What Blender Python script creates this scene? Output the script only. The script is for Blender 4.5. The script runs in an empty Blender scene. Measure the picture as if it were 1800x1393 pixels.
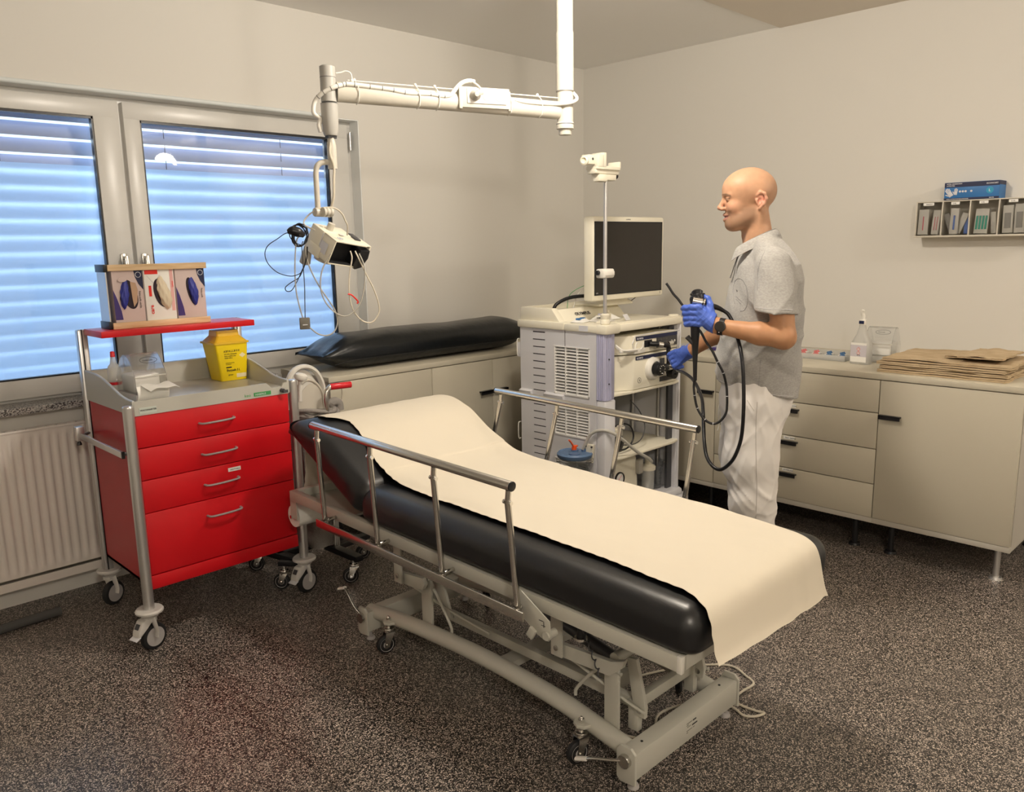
import bpy, bmesh, math, random
import numpy as np
from mathutils import Matrix, Vector, Euler
random.seed(7); rng = np.random.default_rng(7)
SC = bpy.context.scene
COL = SC.collection
# ---------------------------------------------------------------- camera
yaw, pitch, roll, FPX = 0.775441907, 0.184285059, -0.0182084341, 1419.69651
cy, sy, cp, sp = math.cos(yaw), math.sin(yaw), math.cos(pitch), math.sin(pitch)
fw = Vector((sy*cp, cy*cp, -sp)); rt = Vector((cy, -sy, 0)); up = rt.cross(fw)
rt2 = rt*math.cos(roll) + up*math.sin(roll); up2 = up*math.cos(roll) - rt*math.sin(roll)
cam_data = bpy.data.cameras.new('camera'); cam = bpy.data.objects.new('camera', cam_data); COL.objects.link(cam)
cam.matrix_world = Matrix(((rt2.x, up2.x, -fw.x, 0), (rt2.y, up2.y, -fw.y, 0), (rt2.z, up2.z, -fw.z, 1.55), (0, 0, 0, 1)))
cam_data.sensor_width = 36; cam_data.sensor_fit = 'HORIZONTAL'; cam_data.lens = FPX/1800*36; cam_data.clip_start = .05
SC.camera = cam
# ---------------------------------------------------------------- world, lights, exposure
WD = bpy.data.worlds.new('world'); SC.world = WD; WD.use_nodes = True
_n = WD.node_tree.nodes; _n['Background'].inputs[0].default_value = (.62, .80, 1.0, 1); _n['Background'].inputs[1].default_value = 1.6
SC.view_settings.view_transform = 'Standard'; SC.view_settings.look = 'None'; SC.view_settings.gamma = 1.0
SC.view_settings.use_curve_mapping = False; SC.view_settings.exposure = 0.12
SC.cycles.use_denoising = True; SC.cycles.max_bounces = 10; SC.cycles.diffuse_bounces = 5; SC.cycles.glossy_bounces = 4
SC.cycles.transmission_bounces = 8; SC.cycles.transparent_max_bounces = 12; SC.cycles.sample_clamp_indirect = 6.0
SC.cycles.caustics_reflective = False
def area_light(name, loc, rot, size, power, color, size_y=None, shape='RECTANGLE'):
    d = bpy.data.lights.new(name, 'AREA'); d.shape = shape; d.size = size; d.size_y = size_y or size
    d.energy = power; d.color = color; o = bpy.data.objects.new(name, d); COL.objects.link(o)
    o.location = loc; o.rotation_euler = rot; return o
WARM = (1.0, .90, .77)
# sky panel behind the outside blinds, and two ceiling lamps plus an unseen added fill (each sits under a lamp body built below)
area_light('daylight', (1.45, 5.2, 2.2), (math.radians(90), 0, math.pi), 4.2, 135, (.62, .82, 1.0), 3.0)
LAMPS = [(2.25, 1.8), (3.75, -1.0), (-.2, -1.0)]
LAMP_W = [92, 54, 96]
for (lx, ly), w in zip(LAMPS, LAMP_W):
    d = bpy.data.lights.new('ceiling_bulb', 'POINT'); d.energy = w; d.color = WARM; d.shadow_soft_size = .11
    o = bpy.data.objects.new('ceiling_bulb', d); COL.objects.link(o); o.location = (lx, ly, 2.44 if lx < 0 else (2.63 if ly > 0 else 2.50))

# ---------------------------------------------------------------- materials
def P(name, col, rough=.5, metal=0, spec=.5, trans=0, alpha=1, ior=1.45, coat=0, emit=None, estr=0, sheen=0, sss=0):
    m = bpy.data.materials.new(name); m.use_nodes = True; b = m.node_tree.nodes['Principled BSDF']
    b.inputs['Base Color'].default_value = (*col, 1); b.inputs['Roughness'].default_value = rough; b.inputs['Metallic'].default_value = metal
    b.inputs['Specular IOR Level'].default_value = spec; b.inputs['Transmission Weight'].default_value = trans; b.inputs['IOR'].default_value = ior
    b.inputs['Alpha'].default_value = alpha; b.inputs['Coat Weight'].default_value = coat; b.inputs['Sheen Weight'].default_value = sheen
    if emit: b.inputs['Emission Color'].default_value = (*emit, 1); b.inputs['Emission Strength'].default_value = estr
    return m
def nodes(m): return m.node_tree.nodes, m.node_tree.links, m.node_tree.nodes['Principled BSDF']
def add_bump(m, scale, strength, dist=.002, kind='NOISE', detail=4, stretch=None):
    N, L, b = nodes(m); tc = N.new('ShaderNodeTexCoord'); mp = N.new('ShaderNodeMapping'); L.new(tc.outputs['Object'], mp.inputs[0])
    if stretch: mp.inputs['Scale'].default_value = stretch
    t = N.new('ShaderNodeTexNoise'); t.inputs['Scale'].default_value = scale; t.inputs['Detail'].default_value = detail
    L.new(mp.outputs[0], t.inputs[0]); bp = N.new('ShaderNodeBump'); bp.inputs['Strength'].default_value = strength; bp.inputs['Distance'].default_value = dist
    L.new(t.outputs[0], bp.inputs['Height']); L.new(bp.outputs[0], b.inputs['Normal']); return m
def add_var(m, scale, c1, c2, lo=.35, hi=.65, detail=3, stretch=None):
    N, L, b = nodes(m); tc = N.new('ShaderNodeTexCoord'); mp = N.new('ShaderNodeMapping'); L.new(tc.outputs['Object'], mp.inputs[0])
    if stretch: mp.inputs['Scale'].default_value = stretch
    t = N.new('ShaderNodeTexNoise'); t.inputs['Scale'].default_value = scale; t.inputs['Detail'].default_value = detail; L.new(mp.outputs[0], t.inputs[0])
    r = N.new('ShaderNodeValToRGB'); r.color_ramp.elements[0].position = lo; r.color_ramp.elements[1].position = hi
    r.color_ramp.elements[0].color = (*c1, 1); r.color_ramp.elements[1].color = (*c2, 1)
    L.new(t.outputs[0], r.inputs[0]); L.new(r.outputs[0], b.inputs['Base Color']); return m
M = {}
M['wall'] = add_bump(P('wall_paint', (.72, .70, .655), .8, spec=.2), 160, .15, .001)
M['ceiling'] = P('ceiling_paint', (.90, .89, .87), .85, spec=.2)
M['laminate'] = P('laminate', (.55, .51, .41), .42)
M['carcass'] = P('carcass', (.50, .47, .41), .45)
M['black_metal'] = P('black_metal', (.012, .012, .014), .35)
M['gap'] = P('shadow_gap', (.03, .02, .03), .8)
M['pvc'] = P('pvc_frame', (.66, .65, .62), .3)
M['white_plastic'] = P('white_plastic', (.78, .76, .70), .35)
M['cream'] = P('cream_plastic', (.80, .76, .63), .35)
M['lightgrey'] = P('light_grey_plastic', (.66, .66, .69), .4)
M['lilac'] = P('lilac_plastic', (.42, .42, .58), .35)
M['darkgrey'] = P('dark_grey_plastic', (.05, .05, .055), .4)
M['black'] = P('black_rubber', (.010, .010, .012), .35)
M['rubber'] = P('tyre_rubber', (.012, .012, .013), .6)
M['wheel_grey'] = P('wheel_grey', (.40, .38, .37), .45)
M['bracket'] = P('caster_bracket_plastic', (.60, .58, .55), .4)
M['alu'] = P('aluminium', (.62, .61, .60), .32, metal=.85)
M['chrome'] = P('chrome', (.80, .79, .76), .12, metal=1)
M['steel'] = P('steel', (.62, .60, .56), .24, metal=1)
M['bedpaint'] = P('bed_frame_paint', (.50, .49, .43), .38)
M['leather'] = add_bump(P('black_leatherette', (.006, .0065, .008), .36, spec=.7), 90, .05, .001)
M['paper'] = add_bump(P('paper_cover', (.68, .62, .51), .75, spec=.2), 9, .35, .004, detail=3)
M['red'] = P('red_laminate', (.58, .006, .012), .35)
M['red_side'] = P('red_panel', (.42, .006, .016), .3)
M['redplastic'] = P('red_plastic', (.62, .02, .03), .25)
M['yellow'] = P('yellow_plastic', (.88, .66, .01), .3)
M['white'] = P('white', (.85, .84, .80), .5)
M['ink'] = P('ink', (.01, .01, .012), .6)
M['navy'] = P('navy_ink', (.01, .015, .06), .5)
M['blue'] = P('blue_print', (.03, .16, .42), .45)
M['green'] = P('green_label', (.06, .32, .10), .5)
M['clear'] = P('clear_plastic', (.93, .95, .97), .05, trans=1, ior=1.12, alpha=.55)
M['frost'] = P('frosted_plastic', (.80, .80, .78), .35, trans=.55, ior=1.2, alpha=.75)
M['wood'] = add_var(P('pale_pine', (.72, .52, .30), .5), 6, (.62, .42, .22), (.78, .58, .36), stretch=(1, 12, 12))
M['cable'] = P('cream_cable', (.60, .55, .45), .4)
M['greycable'] = P('grey_cable', (.42, .40, .35), .4)
M['tray'] = P('trolley_tray', (.50, .49, .44), .28)
M['screen'] = P('dark_screen', (.018, .015, .012), .18)
M['kraft'] = add_var(P('kraft_paper', (.5, .38, .24), .85, spec=.15), 14, (.46, .35, .22), (.56, .44, .29))
M['radiator'] = P('radiator_enamel', (.76, .71, .66), .3)
M['panelred'] = P('signal_red', (.75, .03, .02), .4)
M['orange'] = P('orange_plastic', (.80, .10, .015), .35)
M['bluelid'] = P('blue_lid', (.10, .17, .30), .4)
M['glove'] = P('blue_nitrile', (.070, .135, .52), .42, spec=.4)
# speckled floor: dark base, pale mineral chips
def floor_mat():
    m = P('speckled_floor', (.1, .1, .1), .30, spec=.45); N, L, b = nodes(m)
    tc = N.new('ShaderNodeTexCoord'); mp = N.new('ShaderNodeMapping'); L.new(tc.outputs['Object'], mp.inputs[0])
    ns = N.new('ShaderNodeTexNoise'); ns.inputs['Scale'].default_value = 90; ns.inputs['Detail'].default_value = 1; L.new(mp.outputs[0], ns.inputs[0])
    mx = N.new('ShaderNodeMixRGB'); mx.blend_type = 'ADD'; mx.inputs[0].default_value = .006; L.new(mp.outputs[0], mx.inputs[1]); L.new(ns.outputs['Color'], mx.inputs[2])
    v = N.new('ShaderNodeTexVoronoi'); v.inputs['Scale'].default_value = 350; v.inputs['Randomness'].default_value = 1; L.new(mx.outputs[0], v.inputs['Vector'])
    sx = N.new('ShaderNodeSeparateColor'); L.new(v.outputs['Color'], sx.inputs[0])
    r = N.new('ShaderNodeValToRGB'); r.color_ramp.interpolation = 'CONSTANT'; e = r.color_ramp.elements
    e[0].position = 0; e[0].color = (.006, .006, .007, 1); e[1].position = .38; e[1].color = (.030, .027, .025, 1)
    for p, c in ((.52, (.085, .072, .062, 1)), (.66, (.20, .175, .15, 1)), (.78, (.42, .36, .31, 1)), (.90, (.66, .57, .49, 1))):
        q = e.new(p); q.color = c
    L.new(sx.outputs[0], r.inputs[0])
    br = N.new('ShaderNodeTexBrick'); br.offset = 0; br.inputs['Scale'].default_value = 1; br.inputs['Brick Width'].default_value = .61; br.inputs['Row Height'].default_value = .61
    br.inputs['Mortar Size'].default_value = .0012; br.inputs['Color1'].default_value = (1, 1, 1, 1); br.inputs['Color2'].default_value = (1, 1, 1, 1); br.inputs['Mortar'].default_value = (.25, .25, .25, 1)
    mp2 = N.new('ShaderNodeMapping'); L.new(tc.outputs['Object'], mp2.inputs[0]); mp2.inputs['Location'].default_value = (.12, -.44, 0); L.new(mp2.outputs[0], br.inputs[0])
    mu = N.new('ShaderNodeMixRGB'); mu.blend_type = 'MULTIPLY'; mu.inputs[0].default_value = 1; L.new(r.outputs[0], mu.inputs[1]); L.new(br.outputs[0], mu.inputs[2])
    L.new(mu.outputs[0], b.inputs['Base Color'])
    n2 = N.new('ShaderNodeTexNoise'); n2.inputs['Scale'].default_value = 40; L.new(tc.outputs['Object'], n2.inputs[0])
    bp = N.new('ShaderNodeBump'); bp.inputs['Strength'].default_value = .12; bp.inputs['Distance'].default_value = .002; L.new(n2.outputs[0], bp.inputs['Height']); L.new(bp.outputs[0], b.inputs['Normal'])
    return m
M['floor'] = floor_mat()
def stone_mat():
    m = P('granite_sill', (.4, .4, .4), .35); N, L, b = nodes(m); tc = N.new('ShaderNodeTexCoord')
    v = N.new('ShaderNodeTexVoronoi'); v.inputs['Scale'].default_value = 220; L.new(tc.outputs['Object'], v.inputs['Vector'])
    sx = N.new('ShaderNodeSeparateColor'); L.new(v.outputs['Color'], sx.inputs[0]); r = N.new('ShaderNodeValToRGB'); r.color_ramp.interpolation = 'CONSTANT'
    e = r.color_ramp.elements; e[0].color = (.08, .07, .07, 1); e[1].position = .3; e[1].color = (.36, .35, .34, 1); q = e.new(.7); q.color = (.55, .53, .50, 1)
    L.new(sx.outputs[0], r.inputs[0]); L.new(r.outputs[0], b.inputs['Base Color']); return m
M['stone'] = stone_mat()
def film_mat():
    m = bpy.data.materials.new('frosted_film'); m.use_nodes = True; N, L = m.node_tree.nodes, m.node_tree.links; N.clear()
    o = N.new('ShaderNodeOutputMaterial'); t = N.new('ShaderNodeBsdfTranslucent'); t.inputs[0].default_value = (.80, .88, .95, 1)
    r = N.new('ShaderNodeBsdfRefraction'); r.inputs['Color'].default_value = (.85, .92, 1, 1); r.inputs['Roughness'].default_value = .54; r.inputs['IOR'].default_value = 1.30
    mx = N.new('ShaderNodeMixShader'); mx.inputs[0].default_value = .55; L.new(t.outputs[0], mx.inputs[1]); L.new(r.outputs[0], mx.inputs[2]); L.new(mx.outputs[0], o.inputs[0]); return m
M['film'] = film_mat()
def glass_mat():
    m = bpy.data.materials.new('window_glass'); m.use_nodes = True; N, L = m.node_tree.nodes, m.node_tree.links; N.clear()
    o = N.new('ShaderNodeOutputMaterial'); t = N.new('ShaderNodeBsdfTransparent'); g = N.new('ShaderNodeBsdfGlossy'); g.inputs['Roughness'].default_value = .02
    f = N.new('ShaderNodeFresnel'); f.inputs[0].default_value = 1.5; mx = N.new('ShaderNodeMixShader'); L.new(f.outputs[0], mx.inputs[0]); L.new(t.outputs[0], mx.inputs[1]); L.new(g.outputs[0], mx.inputs[2])
    L.new(mx.outputs[0], o.inputs[0]); return m
M['glass'] = glass_mat()
M['slat'] = P('blind_slat', (.42, .48, .64), .5)

# ---------------------------------------------------------------- object helpers
def wmat(o):
    m = Matrix.LocRotScale(o.location, o.rotation_euler, None)
    return wmat(o.parent) @ m if o.parent else m
def tag(o, label=None, cat=None, group=None, kind=None):
    if label: o['label'] = label
    if cat: o['category'] = cat
    if group: o['group'] = group
    if kind: o['kind'] = kind
    return o
def thing(name, label, cat, loc=(0, 0, 0), rotz=0, group=None, rot=None):
    o = bpy.data.objects.new(name, None); COL.objects.link(o); o.empty_display_size = .05
    o.location = loc; o.rotation_euler = rot or (0, 0, rotz); return tag(o, label, cat, group)
def copy_tree(o, parent=None):
    c = o.copy(); COL.objects.link(c)
    if parent: c.parent = parent
    for ch in list(o.children): copy_tree(ch, c)
    return c
def catmull(pts, n=6, closed=False):
    P_ = [Vector(p) for p in pts]
    if len(P_) < 3: return P_
    out = []; L = len(P_); rng_ = range(L) if closed else range(L-1)
    for i in rng_:
        p1, p2 = P_[i], P_[(i+1) % L]; p0 = P_[i-1] if (i > 0 or closed) else p1*2-p2; p3 = P_[(i+2) % L] if (i+2 < L or closed) else p2*2-p1
        for k in range(n):
            t = k/n; out.append(.5*((2*p1)+(p2-p0)*t+(2*p0-5*p1+4*p2-p3)*t*t+(3*p1-p0-3*p2+p3)*t**3))
    if not closed: out.append(P_[-1])
    return out
class MB:
    def __init__(s): s.bm = bmesh.new(); s.mi = 0; s.T = None; s.flat = False
    def m(s, i): s.mi = i; return s
    def _fin(s, nf, nv, M_=None):
        T = s.T
        if M_ is not None: T = (T @ M_) if T is not None else M_
        if T is not None: bmesh.ops.transform(s.bm, matrix=T, verts=nv)
        for f in nf:
            if f.is_valid: f.material_index = s.mi
    def box(s, a, b, bev=0, seg=2, R=None):
        a, b = Vector(a), Vector(b); lo = Vector(map(min, a, b)); hi = Vector(map(max, a, b)); c = (lo+hi)/2; d = hi-lo
        r = bmesh.ops.create_cube(s.bm, size=1); vs = r['verts']
        for v in vs: v.co = Vector((v.co.x*d.x, v.co.y*d.y, v.co.z*d.z))
        fs = list({f for v in vs for f in v.link_faces})
        if bev > 0:
            es = list({e for v in vs for e in v.link_edges}); bev = min(bev, .49*min(d))
            r = bmesh.ops.bevel(s.bm, geom=es, offset=bev, segments=seg, affect='EDGES', profile=.5, clamp_overlap=True)
            vs = [v for v in set(vs) | set(r['verts']) if v.is_valid]; fs = list({f for v in vs for f in v.link_faces})
        M_ = Matrix.Translation(c)
        if R is not None: M_ = M_ @ (R.to_matrix().to_4x4() if isinstance(R, Euler) else R)
        s._fin(fs, vs, M_); return s
    def obox(s, c, size, rot=(0, 0, 0), bev=0, seg=2):
        d = Vector(size)/2; c = Vector(c); return s.box(c-d, c+d, bev, seg, Euler(rot))
    def ring_mesh(s, rings, cap0=True, cap1=True, closed=False):
        bm = s.bm; VR = [[bm.verts.new(p) for p in r] for r in rings]; fs = []; n = len(VR[0]); L = len(VR)
        for i in range(L if closed else L-1):
            A, B = VR[i], VR[(i+1) % L]
            for k in range(n):
                try: fs.append(bm.faces.new((A[k], A[(k+1) % n], B[(k+1) % n], B[k])))
                except ValueError: pass
        if not closed:
            if cap0: fs.append(bm.faces.new(VR[0][::-1]))
            if cap1: fs.append(bm.faces.new(VR[-1]))
        s._fin(fs, [v for r in VR for v in r]); return s
    def tube(s, pts, r, seg=10, smooth=6, closed=False, radii=None, cap=True, sx=1, sy=1):
        P_ = catmull(pts, smooth, closed) if smooth else [Vector(p) for p in pts]
        n = len(P_); rings = []; prev = None
        if radii is not None:
            R_ = [radii[min(int(i/max(1, smooth)), len(radii)-1)] + (radii[min(int(i/max(1, smooth))+1, len(radii)-1)]-radii[min(int(i/max(1, smooth)), len(radii)-1)])*((i/max(1, smooth)) % 1) for i in range(n)]
        for i in range(n):
            a = P_[i-1] if (i > 0 or closed) else P_[i]; b = P_[(i+1) % n] if (i < n-1 or closed) else P_[i]
            t = (b-a).normalized()
            if prev is None:
                u = Vector((0, 0, 1)) if abs(t.z) < .9 else Vector((1, 0, 0)); u = (u-t*u.dot(t)).normalized()
            else:
                u = prev-t*prev.dot(t); u = u.normalized() if u.length > 1e-6 else t.orthogonal().normalized()
            prev = u; w = t.cross(u); rr = R_[i] if radii is not None else r
            rings.append([P_[i]+(u*math.cos(2*math.pi*k/seg)*sy+w*math.sin(2*math.pi*k/seg)*sx)*rr for k in range(seg)])
        return s.ring_mesh(rings, cap, cap, closed)
    def cyl(s, p0, p1, r, r2=None, seg=20, cap=True, bev=0):
        p0, p1 = Vector(p0), Vector(p1); t = (p1-p0); L = t.length; t.normalize(); u = t.orthogonal().normalized(); w = t.cross(u); r2 = r if r2 is None else r2
        prof = [(0, r), (L, r2)] if not bev else [(0, r-bev), (bev*.3, r-bev*.3), (bev, r), (L-bev, r2), (L-bev*.3, r2-bev*.3), (L, r2-bev)]
        return s.ring_mesh([[p0+t*a+(u*math.cos(2*math.pi*k/seg)+w*math.sin(2*math.pi*k/seg))*rr for k in range(seg)] for a, rr in prof], cap, cap)
    def lathe(s, prof, c=(0, 0, 0), axis=(0, 0, 1), seg=28, cap=True, closed=False):
        t = Vector(axis).normalized(); u = (Vector((1, 0, 0)) if abs(t.x) < .9 else Vector((0, 1, 0))); u = (u-t*u.dot(t)).normalized(); w = t.cross(u); c = Vector(c)
        return s.ring_mesh([[c+t*z+(u*math.cos(2*math.pi*k/seg)+w*math.sin(2*math.pi*k/seg))*max(r, 1e-5) for k in range(seg)] for r, z in prof], cap, cap, closed)
    def prism(s, poly, a0, a1, plane='xy', bev=0, seg=2):
        f = {'xy': lambda p, a: (p[0], p[1], a), 'xz': lambda p, a: (p[0], a, p[1]), 'yz': lambda p, a: (a, p[0], p[1])}[plane]
        bm = s.bm; A = [bm.verts.new(f(p, a0)) for p in poly]; B = [bm.verts.new(f(p, a1)) for p in poly]; n = len(poly)
        fs = [bm.faces.new(A[::-1]), bm.faces.new(B)] + [bm.faces.new((A[k], A[(k+1) % n], B[(k+1) % n], B[k])) for k in range(n)]
        vs = A+B
        if bev > 0:
            es = [e for e in fs[0].edges] + [e for e in fs[1].edges]
            r = bmesh.ops.bevel(bm, geom=es, offset=bev, segments=seg, affect='EDGES', profile=.5, clamp_overlap=True)
            vs = [v for v in set(vs) | set(r['verts']) if v.is_valid]; fs = list({q for v in vs for q in v.link_faces})
        s._fin(fs, vs); return s
    def ball(s, c, r, seg=20, rings=12):
        rx, ry, rz = (r, r, r) if not hasattr(r, '__len__') else r
        q = bmesh.ops.create_uvsphere(s.bm, u_segments=seg, v_segments=rings, radius=1); vs = q['verts']
        s._fin(list({f for v in vs for f in v.link_faces}), vs, Matrix.Translation(Vector(c)) @ Matrix.Diagonal((rx, ry, rz, 1))); return s
    def sheet(s, fn, nu, nv, th=0):
        bm = s.bm; V = [[bm.verts.new(fn(i/nu, j/nv)) for j in range(nv+1)] for i in range(nu+1)]; fs = []
        for i in range(nu):
            for j in range(nv): fs.append(bm.faces.new((V[i][j], V[i+1][j], V[i+1][j+1], V[i][j+1])))
        if th:
            bm.normal_update(); flat = [v for r in V for v in r]; N_ = {v: v.normal.copy() for v in flat}
            W_ = [[bm.verts.new(v.co - N_[v]*th) for v in r] for r in V]
            for i in range(nu):
                for j in range(nv): fs.append(bm.faces.new((W_[i][j+1], W_[i+1][j+1], W_[i+1][j], W_[i][j])))
            edge = [(i, 0) for i in range(nu+1)] + [(nu, j) for j in range(1, nv+1)] + [(i, nv) for i in range(nu-1, -1, -1)] + [(0, j) for j in range(nv-1, 0, -1)]
            for k in range(len(edge)):
                a, b = edge[k], edge[(k+1) % len(edge)]
                fs.append(bm.faces.new((V[a[0]][a[1]], W_[a[0]][a[1]], W_[b[0]][b[1]], V[b[0]][b[1]])))
            V += W_
        s._fin(fs, [v for r in V for v in r]); return s
    def build(s, name, mats, parent=None, loc=None, world=False, smooth=True, angle=38, rot=None):
        bm = s.bm
        if world and parent is not None: bmesh.ops.transform(bm, matrix=wmat(parent).inverted(), verts=bm.verts)
        if loc is not None and world: bmesh.ops.translate(bm, vec=-Vector(loc), verts=bm.verts)
        bmesh.ops.recalc_face_normals(bm, faces=bm.faces)
        me = bpy.data.meshes.new(name); bm.to_mesh(me); bm.free()
        for mm in (mats if isinstance(mats, (list, tuple)) else [mats]): me.materials.append(M[mm] if isinstance(mm, str) else mm)
        if smooth:
            me.polygons.foreach_set('use_smooth', [True]*len(me.polygons)); me.set_sharp_from_angle(angle=math.radians(angle))
        o = bpy.data.objects.new(name, me); COL.objects.link(o)
        if parent is not None: o.parent = parent
        if loc is not None: o.location = loc
        if rot is not None: o.rotation_euler = rot
        return o
def struct(o): o['kind'] = 'structure'; return o
def bx(name, a, b, mat, parent=None, bev=0, world=True, loc=None):
    if parent is None and loc is None: loc = ((a[0]+b[0])/2, (a[1]+b[1])/2, min(a[2], b[2]))
    return MB().box(a, b, bev).build(name, mat, parent, loc=loc if parent is None else None, world=world)
def text(body, size, mtx, mat, parent, name='lettering', ext=.0003, world=True, sx=1.0, align='LEFT', bold=0):
    cu = bpy.data.curves.new(name, 'FONT'); cu.body = body; cu.size = size; cu.extrude = ext; cu.align_x = align; cu.offset = bold; cu.resolution_u = 2
    t = bpy.data.objects.new('tmp', cu); COL.objects.link(t); dg = bpy.context.evaluated_depsgraph_get(); dg.update()
    me = bpy.data.meshes.new_from_object(t.evaluated_get(dg)); bpy.data.objects.remove(t); bpy.data.curves.remove(cu)
    me.transform(Matrix.Diagonal((sx, 1, 1, 1))); me.transform(wmat(parent).inverted() @ mtx if world else mtx); me.materials.clear(); me.materials.append(M[mat])
    o = bpy.data.objects.new(name, me); COL.objects.link(o); o.parent = parent; return o
def frame_mtx(o, x, y):      # text plane: origin o, reading direction x, up direction y
    x = Vector(x).normalized(); y = Vector(y); y = (y-x*y.dot(x)).normalized(); z = x.cross(y)
    return Matrix(((x.x, y.x, z.x, o[0]), (x.y, y.y, z.y, o[1]), (x.z, y.z, z.z, o[2]), (0, 0, 0, 1)))
# ---------------------------------------------------------------- the room
WX, WY, HC = 4.70, 4.00, 2.787
X0, Y0 = -2.2, -2.8
struct(bx('floor', (X0, Y0, -.06), (WX, WY, 0), 'floor', loc=(0, 0, 0)))
struct(bx('ceiling', (X0, Y0, HC), (WX, WY, HC+.06), 'ceiling'))
struct(bx('trim_1', (X0, Y0, HC-.006), (WX, 2.483, HC), P('ceiling_shade_tint', (.74, .68, .60), .8, spec=.2)))  # thin step; its warmer, darker colour paints in the weaker daylight here
struct(bx('wall_right', (WX, Y0, 0), (WX+.15, WY+.25, HC), 'wall'))
struct(bx('wall_left', (X0-.15, Y0, 0), (X0, WY+.25, HC), 'wall'))
struct(bx('wall_front', (X0, Y0-.15, 0), (WX, Y0, HC), 'wall'))
OX0, OX1, OZ0, OZ1 = .13, 2.745, .868, 2.263
w = MB(); w.box((X0, WY, 0), (OX0, WY+.25, HC)); w.box((OX1, WY, 0), (WX, WY+.25, HC)); w.box((OX0, WY, OZ1), (OX1, WY+.25, HC)); w.box((OX0, WY, 0), (OX1, WY+.25, OZ0))
struct(w.build('wall_back', 'wall', loc=(0, WY, 0), world=True, smooth=False))
# outer frame and two sashes
fr = MB(); fr.box((OX0, 4.085, OZ1-.035), (OX1, 4.16, OZ1)); fr.box((OX0, 4.085, OZ0), (OX1, 4.16, OZ0+.045)); fr.box((OX0, 4.087, OZ0+.045), (OX0+.04, 4.158, OZ1-.035)); fr.box((2.70, 4.087, OZ0+.045), (OX1, 4.158, OZ1-.035)); fr.box((1.455, 4.087, OZ0+.045), (1.49, 4.158, OZ1-.035))
struct(fr.build('trim_2', 'pvc', loc=(1.45, 4.1, OZ0), world=True, smooth=False))
def sash(n, x0, x1, gx0, gx1, hx):
    root = bpy.data.objects.new(n, None); COL.objects.link(root); root.location = (x0, 4.1, .91); struct(root)
    z0, z1, gz0, gz1, y0, y1 = .915, 2.238, 1.0, 2.162, 4.060, 4.125
    f = MB()
    f.box((x0, y0, gz1), (x1, y1, z1), .004); f.box((x0, y0, z0), (x1, y1, gz0), .004); f.box((x0+.0005, y0+.0005, gz0-.004), (gx0, y1-.0005, gz1+.004), .003); f.box((gx1, y0+.0005, gz0-.004), (x1-.0005, y1-.0005, gz1+.004), .003)
    f.build('window_frame', 'pvc', root, world=True)
    g = MB(); t = .007
    g.box((gx0, 4.066, gz0), (gx0+t, 4.094, gz1)); g.box((gx1-t, 4.066, gz0), (gx1, 4.094, gz1)); g.box((gx0, 4.066, gz0), (gx1, 4.094, gz0+t)); g.box((gx0, 4.066, gz1-t*1.5), (gx1, 4.094, gz1))
    g.build('gasket', 'black', root, world=True)
    MB().box((gx0, 4.096, gz0), (gx1, 4.102, gz1)).build('glass_pane', 'glass', root, world=True, smooth=False)
    MB().box((gx0, 4.1035, gz0), (gx1, 4.1045, 1.945)).build('frosted_film', 'film', root, world=True, smooth=False)
    if hx:
        h = MB(); h.box((hx-.014, 4.050, 1.475), (hx+.014, 4.061, 1.545), .004).cyl((hx, 4.05, 1.525), (hx, 4.022, 1.525), .009).box((hx-.010, 4.012, 1.41), (hx+.010, 4.026, 1.535), .005)
        h.build('handle', 'steel', root, world=True)
    return root
sash('window_1', .17, 1.462, .30, 1.348, 1.418)
sash('window_2', 1.480, 2.705, 1.556, 2.577, 1.515)
hg = MB().cyl((2.718, 4.055, 2.10), (2.718, 4.055, 2.20), .008)
struct(hg.build('trim_3', 'alu', loc=(2.718, 4.055, 2.1), world=True))
# rounded edge bead along the top of the window opening
struct(MB().cyl((OX0, 4.0, OZ1+.004), (2.60, 4.0, OZ1+.004), .011).build('trim_4', P('bead', (.70, .74, .74), .5), loc=(OX0, 4, OZ1), world=True))
M['reveal'] = P('reveal_daylight_tint', (.86, .88, .88), .35)  # added lining: daylight on the reveal is put into this pale cool colour
struct(bx('trim_5', (OX1-.006, 4.001, OZ0), (OX1-.0005, 4.084, OZ1-.001), 'reveal')); struct(bx('trim_6', (OX0, 4.001, OZ1-.006), (OX1-.006, 4.084, OZ1-.0005), 'reveal'))
# outside venetian blind: each slat tilted, gaps let sky through
for k, wx in ((0, (.0, 1.41)), (1, (1.47, 2.78))):
    bl = thing('outside_blind', ['grey-blue slatted blind hanging outside the left window pane', 'grey-blue slatted blind hanging outside the right window pane'][k], 'blind', (wx[0], 4.24, .86))
    z = 2.285; i = 0
    while z > .90:
        s_ = MB(); ang = math.radians(62)
        def f(u, v, z=z): 
            a = (v-.5)*.074; return (wx[0]+(wx[1]-wx[0])*u, 4.20+a*math.cos(ang)+.004*math.cos((v-.5)*math.pi), z-.034+a*math.sin(ang))
        s_.sheet(f, 1, 6, .0006).build('slat', 'slat', bl, world=True); z -= .0735; i += 1
    for cx in ((wx[0]+.25, wx[1]-.42)):
        MB().cyl((cx, 4.205, .9), (cx, 4.205, 2.28), .0016, seg=6).build('ladder_cord', 'darkgrey', bl, world=True)
    MB().box((wx[0], 4.21, 2.263), (wx[1], 4.29, 2.32)).build('head_rail', 'alu', bl, world=True)
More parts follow.
